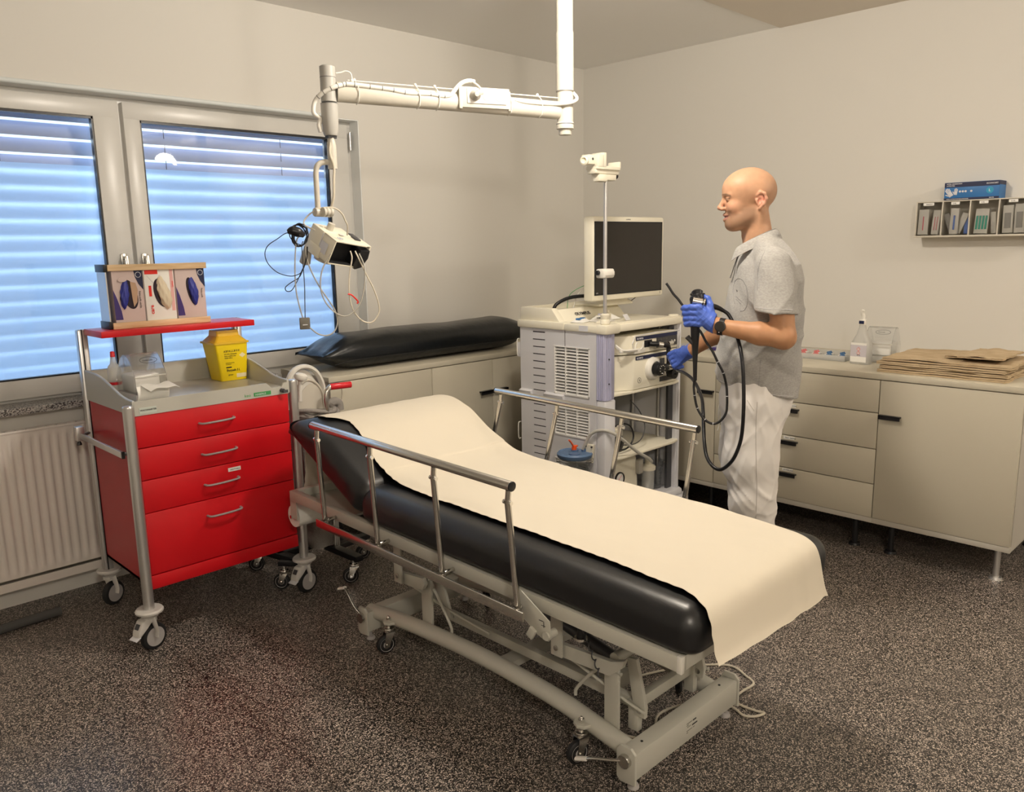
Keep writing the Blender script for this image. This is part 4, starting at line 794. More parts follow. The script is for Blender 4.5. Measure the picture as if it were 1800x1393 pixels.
for s_ in (.10, .34, .42, .73, .87):
    p = JC+(PC-JC)*s_; zt_ = 2.166-.016*s_
    MB().tube([tuple(p+AN*.0+Vector((0, 0, zt_+.004))), tuple(p+AN*.030+Vector((.006, 0, zt_-.02))), tuple(p+AN*.033+Vector((.01, 0, 2.12-.02*s_))), tuple(p+AN*.026+Vector((.008, 0, 2.092-.02*s_))), tuple(p+Vector((.004, 0, 2.083-.02*s_)))], .0018, smooth=5, seg=6).ball(tuple(p+Vector((0, 0, zt_+.004))), .0065, 10, 8).build('cable_tie', 'white_plastic', arm, world=True)
# triple socket
sk = bpy.data.objects.new('socket_block', None); COL.objects.link(sk); sk.parent = arm; ux = AD
Ms = Matrix(((ux.x, AN.x, 0, 2.305), (ux.y, AN.y, 0, 2.488), (0, 0, 1, 2.128), (0, 0, 0, 1))); Ml = wmat(arm).inverted() @ Ms; sk.matrix_basis = Ml; sk.location = Ml.to_translation(); sk.rotation_euler = Ml.to_euler()
Mk = Matrix.Translation(sk.location) @ sk.rotation_euler.to_matrix().to_4x4()
def skb(m_, nm, mat): m_.build(nm, mat, sk)
s2 = Ml.to_3x3(); flip = 1 if (Mk.to_3x3() @ Vector((0, 1, 0)) - s2 @ Vector((0, 1, 0))).length < .01 else -1
# (socket frame: x along the arm, y towards the room, z up)
skb(MB().box((-.105, .010*flip, -.040), (.112, .030*flip, .038), .003).box((-.112, .008*flip, -.046), (-.100, .026*flip, .030), .004).box((.098, .008*flip, -.046), (.112, .034*flip, .036), .003), 'socket_housing', 'enam')
skb(MB().box((-.090, .030*flip, -.024), (.078, .034*flip, .034), .002), 'front_plate', 'white_plastic')
for i, x in enumerate((.048, -.006, -.060)):
    m_ = MB().lathe([(.0205, .0), (.0205, -.0), (.0195, -.006), (.002, -.006)], (x, .0348*flip, .006), (0, flip, 0), 28); skb(m_, 'socket_well', P('well', (.42, .38, .36), .5) if i == 0 else bpy.data.materials['well'])
    if i:
        skb(MB().cyl((x+.009, .0285*flip, .010), (x+.009, .0296*flip, .010), .0026).cyl((x-.006, .0285*flip, -.006), (x-.006, .0296*flip, -.006), .0026).obox((x-.006, .0295*flip, .014), (.012, .001, .003), (0, .3, 0)), 'socket_hole', 'ink')
    else:
        m_ = MB().lathe([(.0195, .028), (.0195, .042), (.014, .050), (.009, .062), (.002, .063)], (x, 0, .006), (0, flip, 0), 28).obox((x-.016, .050*flip, .014), (.026, .018, .022), (0, .4, 0), .005); skb(m_, 'plug', 'greycable')
# ---- hanging head
vh = thing('video_viewer_head', 'cream box-shaped viewer head with dark hood hanging from the ceiling arm', 'viewer head', (1.729, 2.707, 1.579))
cr_, cu_, cf_ = Vector((.71166, -.70230, -.0179)), Vector((.14126, .11809, .98290)), Vector((.68818, .70202, -.18324))
d_ = (cr_*46-cu_*36-cf_*31.5).normalized(); h_ = (cr_*-18-cu_*35+cf_*13.7).normalized(); w_ = (cr_*50+cu_*-2+cf_*70.7).normalized()
h_ = (h_-d_*h_.dot(d_)).normalized(); w_ = (w_-d_*w_.dot(d_)-h_*w_.dot(h_)).normalized()
HM = Matrix(((w_.x, d_.x, -h_.x, 1.729), (w_.y, d_.y, -h_.y, 2.707), (w_.z, d_.z, -h_.z, 1.579), (0, 0, 0, 1)))
def hb(): m_ = MB(); m_.T = HM; return m_
# local frame: x across, y to the front opening, z up; corner of the opening at the origin
m_ = hb(); t = .005; W_, D_, H_ = .165, .075, .098
m_.box((0, -D_, -t), (W_, 0, 0), .001).box((0, -D_, -H_), (t, 0, 0), .001).box((0, -D_, -H_), (W_, 0, -H_+t), .001)
m_.prism([(W_-t, 0), (W_+.035, -.004), (W_+.040, -.012), (W_+.036, -.04), (W_+.010, -H_), (W_-t, -H_)], -.030, .0, 'xz', .001) if False else m_.box((W_-.002, -D_, -t), (W_+.028, -.006, 0), .002).box((W_+.022, -D_*.8, -.050), (W_+.028, -.006, 0), .002)
m_.build('hood', 'cream', vh, world=True)
hb().box((t+.001, -D_+.02, -H_+t+.001), (W_+.002, -D_+.024, -t-.001)).box((.002+t, -.05, -H_+t+.0005), (W_-.002, -.002, -H_+t+.002)).build('dark_screen', 'ink', vh, world=True)
hb().box((-.003, -D_-.078, -H_-.004), (W_-.02, -D_+.001, .003), .004).build('housing', 'cream', vh, world=True)
hb().box((-.0045, -D_-.055, -H_-.006), (.004, -D_+.018, -.062), .001).build('side_cover', 'cream', vh, world=True)
hb().box((-.0034, -D_+.004, -.075), (-.0028, -.028, -.030)).box((-.0044, -D_-.001, -.055), (-.0030, -D_+.003, -.004)).build('type_label', 'lightgrey', vh, world=True)
hb().prism([(W_-.028, -.020), (W_+.020, -.016), (W_+.026, -.050), (W_+.010, -.092), (W_-.020, -.104), (W_-.040, -.085)], -.050, .006, 'xz', .006).build('rubber_eyepiece', 'black', vh, world=True)
hb().box((W_-.030, -D_-.03, -.006), (W_+.002, -D_+.03, .006), .004).build('side_knob', 'darkgrey', vh, world=True)
hb().cyl((.012, -D_-.070, -.095), (.030, -D_-.075, -.165), .016, .022, seg=20).build('lower_handle', 'enamshade', vh, world=True)
hb().cyl((.05, -D_-.01, -H_-.022), (.05, -D_-.01, -H_), .035, seg=24).build('swivel_foot', 'bracket', vh, world=True)
hb().cyl((.045, -D_-.03, .0), (.045, -D_-.03, .030), .014).build('mount_stub', 'enam', vh, world=True)
def hring(x, y, r): 
    q = hb(); q.lathe([(r, 0), (r-.0018, .0004), (r-.0018, 0)], (x, y, .0036), (0, 0, 1), 18, cap=False); return q
hring(.035, -.028-.0, .008).build('printed_ring', 'blue', vh, world=True); hring(.048, -.030, .008).build('printed_ring', 'blue', vh, world=True); hring(.018, -D_-.05, .007).build('printed_ring', 'darkgrey', vh, world=True)
hb().box((.07, -D_-.004, .0031), (.092, -D_+.012, .0038)).build('top_plate', 'bracket', vh, world=True)
# hanging leads
def lead(pts, r, mat, label, dy=0, extra=None):
    p = [Vector(q)+AN*dy for q in pts]; o = MB().tube(p, r, smooth=6, seg=8)
    t = tag(o.build('cable', mat, loc=tuple(p[0]), world=True), label, 'cable'); return t
lead([(1.62, 2.748, 1.60), (1.563, 2.770, 1.612), (1.523, 2.785, 1.589), (1.490, 2.797, 1.565), (1.479, 2.802, 1.536), (1.486, 2.799, 1.502), (1.515, 2.788, 1.468), (1.553, 2.774, 1.453), (1.580, 2.763, 1.455), (1.601, 2.755, 1.470), (1.620, 2.748, 1.516), (1.625, 2.746, 1.56)], .0016, 'black', 'thin black cable bowing out wide to the left of the viewer head', .01)
lead([(1.625, 2.748, 1.56), (1.620, 2.748, 1.516), (1.601, 2.755, 1.465), (1.588, 2.760, 1.444), (1.559, 2.771, 1.426), (1.541, 2.778, 1.410), (1.545, 2.777, 1.396), (1.561, 2.770, 1.398), (1.578, 2.764, 1.423), (1.597, 2.757, 1.461), (1.615, 2.750, 1.503), (1.62, 2.748, 1.55)], .0018, 'black', 'thin black cable hanging in a small tight loop under the viewer head')
lead([(1.61, 2.755, 1.60), (1.592, 2.759, 1.588), (1.583, 2.762, 1.538), (1.577, 2.764, 1.462), (1.578, 2.764, 1.385), (1.591, 2.759, 1.306), (1.597, 2.757, 1.290)], .0026, 'greycable', 'grey cable hanging from viewer head down to the small grey connector')
lead([(1.612, 2.753, 1.58), (1.606, 2.753, 1.559), (1.606, 2.753, 1.487), (1.607, 2.753, 1.418), (1.604, 2.754, 1.349), (1.602, 2.756, 1.290)], .0018, 'darkgrey', 'straight dark cable dropping into the top of the grey connector', .004)
bxm = MB(); bxm.T = Matrix.Translation((1.600, 2.756, 1.271)) @ Matrix.Rotation(math.atan2(AN.y, AN.x)+math.pi/2, 4, 'Z')
bxm.box((-.019, -.008, -.022), (.019, .008, .022), .002); cx_ = thing('cable_connector', 'small square grey connector hanging on cables below the viewer head', 'connector', (1.600, 2.756, 1.271)); bxm.build('connector_body', P('conn', (.13, .12, .10), .5), cx_, world=True)
q = MB(); q.T = Matrix.Translation((1.600, 2.756, 1.271)) @ Matrix.Rotation(math.atan2(AN.y, AN.x)+math.pi/2, 4, 'Z'); q.box((-.009, -.0086, -.006), (.009, -.0078, -.003)).build('printed_mark', 'lightgrey', cx_, world=True)
lead([(1.614, 2.751, 1.256), (1.643, 2.739, 1.229), (1.676, 2.727, 1.221), (1.703, 2.717, 1.236), (1.716, 2.712, 1.273), (1.708, 2.715, 1.318), (1.687, 2.723, 1.358), (1.661, 2.732, 1.403), (1.636, 2.742, 1.460), (1.620, 2.748, 1.516), (1.618, 2.749, 1.56)], .0026, 'greycable', 'long grey cable looping from the connector back up behind viewer head', .006)
lead([(1.70, 2.71, 1.53), (1.685, 2.723, 1.502), (1.667, 2.730, 1.459), (1.661, 2.732, 1.403), (1.675, 2.727, 1.350), (1.709, 2.714, 1.307), (1.742, 2.702, 1.292), (1.772, 2.691, 1.305), (1.798, 2.680, 1.335), (1.816, 2.674, 1.388), (1.823, 2.671, 1.445), (1.821, 2.672, 1.489), (1.815, 2.69, 1.53)], .0026, 'greycable', 'grey cable hanging in a wide loop across the middle below viewer head', .012)
lead([(1.785, 2.70, 1.54), (1.782, 2.687, 1.512), (1.771, 2.691, 1.456), (1.765, 2.693, 1.390), (1.771, 2.691, 1.332), (1.788, 2.684, 1.291), (1.816, 2.674, 1.265), (1.846, 2.662, 1.263), (1.869, 2.654, 1.291), (1.873, 2.652, 1.327), (1.856, 2.658, 1.391), (1.833, 2.667, 1.445), (1.809, 2.676, 1.505), (1.80, 2.69, 1.54)], .0028, 'cable', 'pale cable making the rightmost hanging loop with red clip')
tag(MB().tube([(1.757, 2.690, 1.376), (1.771, 2.686, 1.372), (1.793, 2.678, 1.347), (1.789, 2.679, 1.338)], .0030, smooth=3, seg=8).build('cable_clip', 'panelred', loc=(1.77, 2.69, 1.36), world=True), 'small red clip on the rightmost hanging cable loop', 'clip')
lead([(1.66, 2.742, 1.62), (1.619, 2.748, 1.643), (1.633, 2.743, 1.672), (1.658, 2.715, 1.695), (1.690, 2.702, 1.703), (1.722, 2.690, 1.699), (1.750, 2.690, 1.680), (1.763, 2.690, 1.655), (1.772, 2.690, 1.635), (1.775, 2.70, 1.60)], .0030, 'cable', 'cream cable arching over the top of the viewer head')
lead([(1.730, 2.704, 1.957), (1.712, 2.69, 1.90), (1.726, 2.69, 1.852), (1.722, 2.69, 1.802), (1.720, 2.695, 1.74), (1.713, 2.713, 1.690)], .0050, 'cable', 'cream cable running down beside the hanger tube to viewer head')
co = [(1.597+.032*math.cos(a)*(1+.10*math.sin(a*1.7))+.002*k*.1, 2.757-.010*math.sin(a*2.3), 1.603+.040*math.sin(a)*(1+.08*math.cos(a*1.3))) for k, a in enumerate([2*math.pi*q/10 for q in range(48)])]
tag(MB().tube(co, .0021, smooth=4, seg=6).build('coiled_cable', 'black', loc=(1.597, 2.757, 1.6), world=True), 'black cable wound in a coil on the left of viewer head', 'cable')
pr = MB(); pr.tube([(1.558, 2.765, 1.615), (1.572, 2.755, 1.618), (1.592, 2.745, 1.612), (1.612, 2.742, 1.602)], .016, smooth=5, seg=14, radii=[.008, .018, .018, .010]); tag(pr.build('hand_probe', 'black', loc=(1.58, 2.755, 1.6), world=True), 'black glossy hand probe tucked in the coiled black cable', 'probe')
# ---------------------------------------------------------------- endoscopy trolley (axis aligned, front face towards the man)
mc = thing('endoscopy_trolley', 'tall grey-white endoscopy equipment trolley with vented side beside the standing man', 'equipment trolley', (3.43, 2.8, 0))
AX, AY, BX, BY = 3.10, 2.50, 3.757, 3.09
def mp(m_, nm, mat, parent=None, **k): return m_.build(nm, mat, parent or mc, world=True, **k)
# left side panel: frame pieces round the two grilles, slot strip cut in relief
s = MB()
def sp(y0, y1, z0, z1, x0=AX, x1=AX+.018, bev=.0): s.box((x0, y0, z0), (x1, y1, z1), bev)
sp(2.557, 2.602, .18, 1.12); sp(2.838, 2.906, .18, 1.12); sp(2.602, 2.838, 1.030, 1.12); sp(2.602, 2.838, .706, .782); sp(2.602, 2.838, .430, .564); sp(2.602, 2.838, .18, .28)
sp(2.996, BY, .18, 1.12)
sp(2.906, 2.996, .18, 1.12, AX+.004, AX+.02)
mp(s, 'side_panel', 'lightgrey', angle=30)
for i in range(19):
    z = 1.096-i*.0392
    mp(MB().box((AX-.0005, 2.904, z-.0105-.026), (AX+.005, 2.998, z-.003)), 'panel_louvre', 'lightgrey')
    mp(MB().box((AX+.0030, 2.906, z-.004), (AX+.0055, 2.996, z+.003)), 'louvre_slot', 'gap')
mp(MB().box((AX-.0012, 2.7635, .78), (AX, 2.766, 1.118)), 'panel_seam', 'gap')
for (y0, y1) in ((3.0, 3.09), (2.768, 2.906)): mp(MB().prism([(AX, .738), (AX-.014, .745), (AX-.020, .772), (AX, .780)], y0, y1, 'xz', .003), 'panel_bump', 'lightgrey')
M['grille'] = P('grille_white', (.78, .77, .75), .4)
for nm, z0, z1, n in (('a', .784, 1.028, 15), ('b', .566, .704, 9), ('c', .282, .428, 9)):
    g = mp(MB().box((AX+.016, 2.602, z0), (AX+.020, 2.838, z1)), 'grille_back', 'gap')
    q = MB().box((AX-.004, 2.600, z0-.004), (AX+.010, 2.606, z1+.004)).box((AX-.004, 2.834, z0-.004), (AX+.010, 2.840, z1+.004)).box((AX-.004, 2.6, z1), (AX+.01, 2.84, z1+.006)).box((AX-.004, 2.6, z0-.006), (AX+.01, 2.84, z0))
    for y in (2.684, 2.762): q.box((AX-.003, y-.0025, z0), (AX+.010, y+.0025, z1))
    mp(q, 'grille_frame', 'grille')
    st = (z1-z0)/n
    q = MB()
    for i in range(n):
        zc = z0+st*(i+.42); q.prism([(AX-.001, zc-st*.36), (AX+.002, zc-st*.40), (AX+.013, zc+st*.12), (AX+.011, zc+st*.20)], 2.604, 2.836, 'xz')
    mp(q, 'grille_slats', 'grille')
# front-left corner column
mp(MB().box((AX+.0, AY, .18), (AX+.088, 2.557, .775), .010), 'lower_column', 'lightgrey')
q = MB().box((AX+.004, AY+.004, .77), (AX+.086, 2.553, 1.12), .012)
for k in range(4): q.cyl((AX+.003, 2.515+.012*k, .776), (AX+.003, 2.515+.012*k, 1.115), .0055, seg=10)
for k in range(3): q.cyl((AX+.022+.012*k, AY+.003, .776), (AX+.022+.012*k, AY+.003, 1.115), .0055, seg=10)
q.cyl((AX+.012, AY+.012, .776), (AX+.012, AY+.012, 1.115), .012, seg=16)
lc = mp(q, 'lilac_column', 'lilac')
for z in (.985, .86): mp(MB().cyl((AX+.028, AY-.004, z), (AX+.028, AY-.0015, z), .004, seg=12), 'column_screw', 'black', lc)
# right side, back, shelves
mp(MB().box((BX-.016, AY+.01, .15), (BX, BY, 1.115), .004).box((BX-.012, AY-.002, .15), (BX+.002, AY+.03, 1.115), .004), 'right_panel', 'lightgrey')
mp(MB().box((BX-.06, AY+.035, .18), (BX-.016, AY+.05, 1.10)), 'inner_column', 'darkgrey')
for y in (2.62, 2.80, 2.97): mp(MB().cyl((BX-.030, y, .18), (BX-.030, y, 1.10), .012), 'inner_post', 'alu')
bk = mp(MB().box((AX+.02, BY-.014, .18), (BX-.016, BY-.006, 1.10)), 'back_panel', 'darkgrey')
for (x0, x1, z0, z1) in ((3.24, 3.58, .50, .79), (3.24, 3.60, .20, .44)):
    q = MB()
    nz = int((z1-z0)/.030)
    for i in range(nz):
        for c_ in range(4):
            xx = x0+(x1-x0)*c_/4; q.box((xx+.004, BY-.018, z0+i*.030), (xx+(x1-x0)/4-.004, BY-.0135, z0+i*.030+.016))
    mp(q, 'back_grille', 'grille')
for z in (.787, .452):
    q = MB().prism([(AX+.02, BY-.02), (AX+.02, AY+.02), (AX+.09, AY+.004), (AX+.16, AY-.012), (BX-.07, AY-.012), (BX-.002, AY+.003), (BX-.002, AY+.05), (BX-.05, BY-.02)], z, z+.015, 'xy', .004); mp(q, 'shelf', 'cream')
q = MB().prism([(AX-.02, AY+.04), (AX+.05, AY-.05), (BX+.03, AY-.05), (BX+.066, AY-.01), (BX+.06, BY-.03), (AX-.02, BY)], .095, .145, 'xy', .010).prism([(AX, AY+.02), (AX+.06, AY-.02), (BX+.01, AY-.02), (BX+.03, AY+.01), (BX+.03, BY-.04), (AX, BY-.02)], .145, .182, 'xy', .012); mp(q, 'base', 'lightgrey')
for x, y in ((3.16, 2.54), (3.74, 2.52), (3.17, 3.02), (3.72, 3.0)): castor(mc, x, y, .040, .026, .100, random.uniform(2, 4), br='wheel_grey')
# cream top
q = MB().box((AX-.012, 2.763, 1.116), (AX+.06, BY+.012, 1.156), .008).box((AX-.010, AY-.008, 1.114), (BX+.006, 2.766, 1.152), .008).box((AX+.02, 2.74, 1.116), (BX+.006, BY+.012, 1.152), .008)
q.box((AX-.010, AY-.014, 1.108), (AX+.11, 2.56, 1.157), .012)
q.prism([(AX+.12, 1.150), (BX+.004, 1.150), (BX+.004, 1.158), (AX+.12, 1.162)], AY+.005, AY+.03, 'xz', .002)
mp(q, 'top_tray', 'cream')
mp(MB().cyl((BX-.03, AY+.03, 1.148), (BX-.03, AY+.03, 1.166), .028, seg=24, bev=.004), 'corner_cap', 'cream')
mp(MB().box((AX-.0125, 2.602, 1.120), (AX-.0095, 2.660, 1.148)), 'side_notch', 'lightgrey')
# riser at the back with raised rim
q = MB(); 
q.prism([(2.80, 1.15), (2.862, 1.222), (3.085, 1.224), (3.095, 1.15)], AX+.004, AX+.05, 'yz', .006)
q.prism([(2.80, 1.15), (2.862, 1.214), (2.885, 1.214), (2.885, 1.15)], AX+.02, BX-.10, 'yz', .004)
q.box((AX+.02, 2.88, 1.15), (BX-.10, 3.085, 1.198), .004).box((AX+.02, 3.065, 1.15), (BX-.10, 3.092, 1.224), .006).box((BX-.13, 2.87, 1.15), (BX-.10, 3.09, 1.22), .006)
rs = mp(q, 'riser', 'cream')
text('OLYMPUS', .028, frame_mtx((AX+.155, 2.824, 1.1795), (1, 0, 0), (0, .062, .064)), 'darkgrey', rs, bold=.0006, sx=1.0)
# side handle loops at the rear
for z in (.955, .49): mp(MB().tube([(AX+.02, 3.115, z), (AX+.005, 3.118, z+.004), (AX+.004, 3.118, z+.085), (AX+.02, 3.115, z+.092), (AX+.036, 3.115, z+.085), (AX+.036, 3.115, z+.01)], .003, smooth=3, seg=8), 'hook_loop', 'white_plastic')
# rear bracket
mp(MB().box((AX+.006, BY-.002, .95), (AX+.03, 3.122, 1.03), .003), 'rear_bracket', 'lightgrey')
# ---- processor and light source
def unit(name, label, z0, z1, cat):
    u = thing(name, label, cat, (3.50, 2.75, z0+.0005))
    m_ = MB().prism([(3.145, AY+.36), (3.145, AY+.075), (3.215, AY+.060), (3.312, AY-.006), (3.322, AY-.012), (3.700, AY-.012), (3.706, AY-.004), (3.706, AY+.36)], z0+.001, z1, 'xy', .004); m_.build('case', 'cream', u, world=True)
    f = MB().box((3.332, AY-.0145, z1-.026), (3.700, AY-.012, z1-.007)).build('title_strip', 'navy', u, world=True)
    text('OLYMPUS', .0125, frame_mtx((3.338, AY-.0148, z1-.0215), (1, 0, 0), (0, 0, 1)), 'lightgrey', f, bold=.0003)
    for k in range(4):
        MB().box((3.165, AY+.0665-.0, z1-.035-.017*k), (3.205, AY+.0625, z1-.030-.017*k)).build('vent_slot', 'ink', u, world=True)
    return u
u1 = unit('video_processor', 'slim cream video processor in the top bay of the endoscopy trolley', .990, 1.085, 'processor')
MB().box((3.405, AY-.0145, 1.018), (3.470, AY-.011, 1.054)).build('socket_recess', 'ink', u1, world=True)
MB().box((3.512, AY-.0146, 1.006), (3.698, AY-.011, 1.058)).build('button_panel', 'darkgrey', u1, world=True)
for k in range(12):
    MB().box((3.520+(k % 4)*.024, AY-.0155, 1.012+(k//4)*.016), (3.536+(k % 4)*.024, AY-.0146, 1.020+(k//4)*.016)).build('button', P('btn', (.10, .095, .09), .5) if k == 0 else bpy.data.materials['btn'], u1, world=True)
for x in (3.648, 3.675): MB().lathe([(.0065, 0), (.0065, .002), (.002, .003)], (x, AY-.0146, 1.030), (0, -1, 0), 16).build('round_button', 'bracket', u1, world=True)
MB().tube([(3.322, AY-.016, 1.000), (3.322, AY-.016, 1.084), (3.696, AY-.016, 1.084), (3.708, AY-.014, 1.075), (3.708, AY-.014, .998)], .0022, smooth=2, seg=6).build('front_bezel', 'lightgrey', u1, world=True)
u2 = unit('light_source', 'tall cream light source with round scope port below the video processor', .8035, .984, 'light source')
PX, PZ = 3.475, .900
MB().lathe([(.062, 0), (.060, .016), (.050, .026), (.040, .028), (.038, .020), (.004, .020)], (PX, AY-.010, PZ), (0, -1, 0), 40).build('port_collar', 'white_plastic', u2, world=True)
MB().box((3.545, AY-.0146, .820), (3.700, AY-.011, .846)).box((3.545, AY-.0146, .905), (3.585, AY-.011, .945)).build('button_panel', 'darkgrey', u2, world=True)
MB().lathe([(.0145, 0), (.0145, .0012), (.013, .0012)], (3.366, AY-.012, .850), (0, -1, 0), 24, cap=False).build('power_ring', 'ink', u2, world=True)
MB().box((3.365, AY-.0145, .845), (3.3668, AY-.0125, .855)).build('power_mark', 'ink', u2, world=True)
MB().box((3.176, AY+.060, .928), (3.204, AY+.064, .950)).build('side_socket', 'white_plastic', u2, world=True)
# the scope's supply plug in the port, with the video cable up to the processor
pl = thing('scope_plug', 'black endoscope supply plug pushed into the round port of the light source', 'plug', (PX, AY-.08, PZ))
MB().cyl((PX, AY-.034, PZ), (PX, AY-.070, PZ), .034, seg=28, bev=.004).lathe([(.030, 0), (.030, .006), (.022, .010), (.003, .010)], (PX, AY-.070, PZ), (0, -1, 0), 28).build('plug_body', 'black', pl, world=True)
for k in range(9):
    a = 2*math.pi*k/9; MB().ball((PX+.021*math.cos(a), AY-.0795, PZ+.021*math.sin(a)), .0035, 8, 6).build('contact', 'chrome', pl, world=True)
MB().tube([(PX+.01, AY-.045, PZ), (PX+.05, AY-.055, PZ+.002), (PX+.10, AY-.06, PZ-.004), (PX+.15, AY-.065, PZ-.008)], .014, radii=[.024, .022, .017, .013], smooth=5, seg=16).build('plug_neck', 'black', pl, world=True)
MB().box((PX+.060, AY-.082, PZ-.010), (PX+.090, AY-.068, PZ+.018), .003).build('steel_catch', 'chrome', pl, world=True)
MB().cyl((PX+.125, AY-.035, PZ-.036), (PX+.125, AY-.075, PZ-.036), .030, seg=24, bev=.004).cyl((PX+.125, AY-.02, PZ-.036), (PX+.125, AY-.085, PZ-.036), .008).build('suction_knob', 'black', pl, world=True)
MB().cyl((PX+.035, AY-.05, PZ+.015), (PX+.035, AY-.05, PZ+.045), .010).build('air_nozzle', 'darkgrey', pl, world=True)
vc = thing('video_cable', 'black ribbed video cable from the processor socket down to the scope plug', 'cable', (3.53, AY-.05, .96))
MB().cyl((3.440, AY-.014, 1.034), (3.490, AY-.040, 1.030), .014).tube([(3.480, AY-.034, 1.031), (3.51, AY-.05, 1.026), (3.535, AY-.06, 1.018)], .013, smooth=3).build('cable_plug', 'black', vc, world=True)
MB().cyl((3.488, AY-.040, 1.028), (3.512, AY-.052, 1.024), .0145).cyl((3.555, AY-.056, 1.026), (3.600, AY-.050, 1.028), .012).build('steel_sleeve', 'chrome', vc, world=True)
MB().tube([(3.510, AY-.05, 1.026), (3.535, AY-.060, 1.024), (3.552, AY-.062, 1.005), (3.550, AY-.064, .97), (3.555, AY-.064, .93), (3.550, AY-.060, .905)], .013, smooth=5, seg=14).build('flexible_lead', 'black', vc, world=True)
for k in range(8): MB().box((3.545, AY-.079, .915+.011*k), (3.558, AY-.076, .919+.011*k)).build('cable_rib', 'lightgrey', vc, world=True)
hk = MB().tube([(3.212, 2.53, 1.045), (3.214, 2.505, 1.030), (3.225, 2.49, 1.018), (3.27, 2.478, 1.014), (3.325, 2.474, 1.014)], .006, smooth=4, seg=8, sy=1.5).tube([(3.312, 2.478, 1.010), (3.320, 2.476, 1.045), (3.328, 2.474, 1.050)], .004, smooth=3).tube([(3.352, 2.478, 1.012), (3.366, 2.472, 1.022), (3.374, 2.470, 1.050)], .004, smooth=3).box((3.305, 2.474, .994), (3.395, 2.486, 1.020), .003).box((3.21, 2.486, 1.008), (3.32, 2.50, 1.020), .003)
mp(hk, 'scope_hook', 'white_plastic')
# ---- monitor on its stand
mo = thing('monitor', 'white-framed flat monitor with dark blank screen on top of endoscopy trolley', 'monitor', (3.55, 2.82, 1.2))
MB().box((3.245, 2.700, 1.256), (3.868, 2.765, 1.690), .012).build('bezel', 'cream', mo, world=True)
MB().box((3.263, 2.697, 1.292), (3.842, 2.7005, 1.658)).build('screen', 'screen', mo, world=True)
for a, b in (((3.257, 2.6975, 1.286), (3.263, 2.7, 1.664)), ((3.842, 2.6975, 1.286), (3.848, 2.7, 1.664)), ((3.257, 2.6975, 1.658), (3.848, 2.7, 1.664)), ((3.257, 2.6975, 1.286), (3.848, 2.7, 1.292))): MB().box(a, b).build('screen_edge', 'ink', mo, world=True)
text('OLYMPUS', .009, frame_mtx((3.52, 2.6995, 1.672), (1, 0, 0), (0, 0, 1)), 'darkgrey', mo)
text('LCD', .008, frame_mtx((3.268, 2.6965, 1.2945), (1, 0, 0), (0, 0, 1)), 'lightgrey', mo)
MB().box((3.835, 2.6993, 1.270), (3.838, 2.6998, 1.282)).build('status_mark', 'darkgrey', mo, world=True)
MB().box((3.30, 2.765, 1.30), (3.80, 2.80, 1.62), .010).build('rear_cover', 'cream', mo, world=True)
MB().prism([(3.44, 1.2155), (3.72, 1.2155), (3.70, 1.235), (3.60, 1.265), (3.60, 1.45), (3.50, 1.45), (3.50, 1.255), (3.46, 1.235)], 2.795, 2.86, 'xz', .006).box((3.42, 2.80, 1.2150), (3.72, 2.98, 1.229), .005).build('stand', 'cream', mo, world=True)
tag(MB().tube([(3.27, 3.00, 1.20), (3.29, 2.99, 1.232), (3.36, 2.96, 1.262), (3.46, 2.92, 1.268), (3.56, 2.88, 1.262), (3.60, 2.87, 1.25)], .010, smooth=5).build('cable', 'black', loc=(3.4, 2.95, 1.2), world=True), 'thick black cable arching behind the monitor on the endoscopy trolley', 'cable')
tag(MB().tube([(3.40, 2.97, 1.20), (3.42, 2.95, 1.28), (3.46, 2.90, 1.34), (3.50, 2.83, 1.37)], .003, smooth=5).build('cable', 'white_plastic', loc=(3.4, 2.95, 1.2), world=True), 'thin white cable rising to the back of the monitor', 'cable')
tag(MB().tube([(3.36, 2.98, 1.20), (3.375, 2.97, 1.28), (3.43, 2.90, 1.33), (3.48, 2.84, 1.34)], .0018, smooth=5).build('cable', 'green', loc=(3.4, 2.95, 1.2), world=True), 'thin green earth cable rising to the back of the monitor', 'cable')
tag(MB().tube([(3.72, 2.84, 1.215), (3.745, 2.82, 1.235), (3.76, 2.80, 1.26), (3.74, 2.805, 1.30)], .0022, smooth=4).build('cable', 'black', loc=(3.74, 2.82, 1.2), world=True), 'thin black cable curving out below the right side of monitor', 'cable')
# ---- pole with scope hanger
po = thing('scope_pole', 'slim steel pole with cream scope hanger rising from trolley front corner', 'pole', (3.135, 2.53, 1.15))
MB().cyl((3.135, 2.53, 1.16), (3.135, 2.53, 1.862), .0090, seg=20).build('pole_tube', 'alu', po, world=True)
MB().lathe([(.020, 0), (.024, .003), (.024, .022), (.021, .026), (.023, .030), (.024, .048), (.018, .052), (.0095, .054)], (3.135, 2.53, 1.157), seg=28).build('pole_socket', 'cream', po, world=True)
MB().box((3.092, 2.505, 1.385), (3.178, 2.555, 1.430), .008).box((3.105, 2.497, 1.395), (3.170, 2.51, 1.420), .005).build('clamp', 'white_plastic', po, world=True)
MB().lathe([(.004, 0), (.005, .010), (.012, .012), (.012, .022), (.010, .024)], (3.094, 2.53, 1.412), (-1, 0, 0), 16).build('clamp_knob', 'black', po, world=True)
h_ = MB().box((3.058, 2.505, 1.848), (3.190, 2.556, 1.880), .006).box((3.055, 2.500, 1.840), (3.118, 2.545, 1.875), .008).box((3.030, 2.500, 1.875), (3.205, 2.560, 1.902), .008).box((3.030, 2.490, 1.895), (3.200, 2.565, 1.912), .003).box((3.192, 2.492, 1.905), (3.205, 2.560, 1.936), .002)
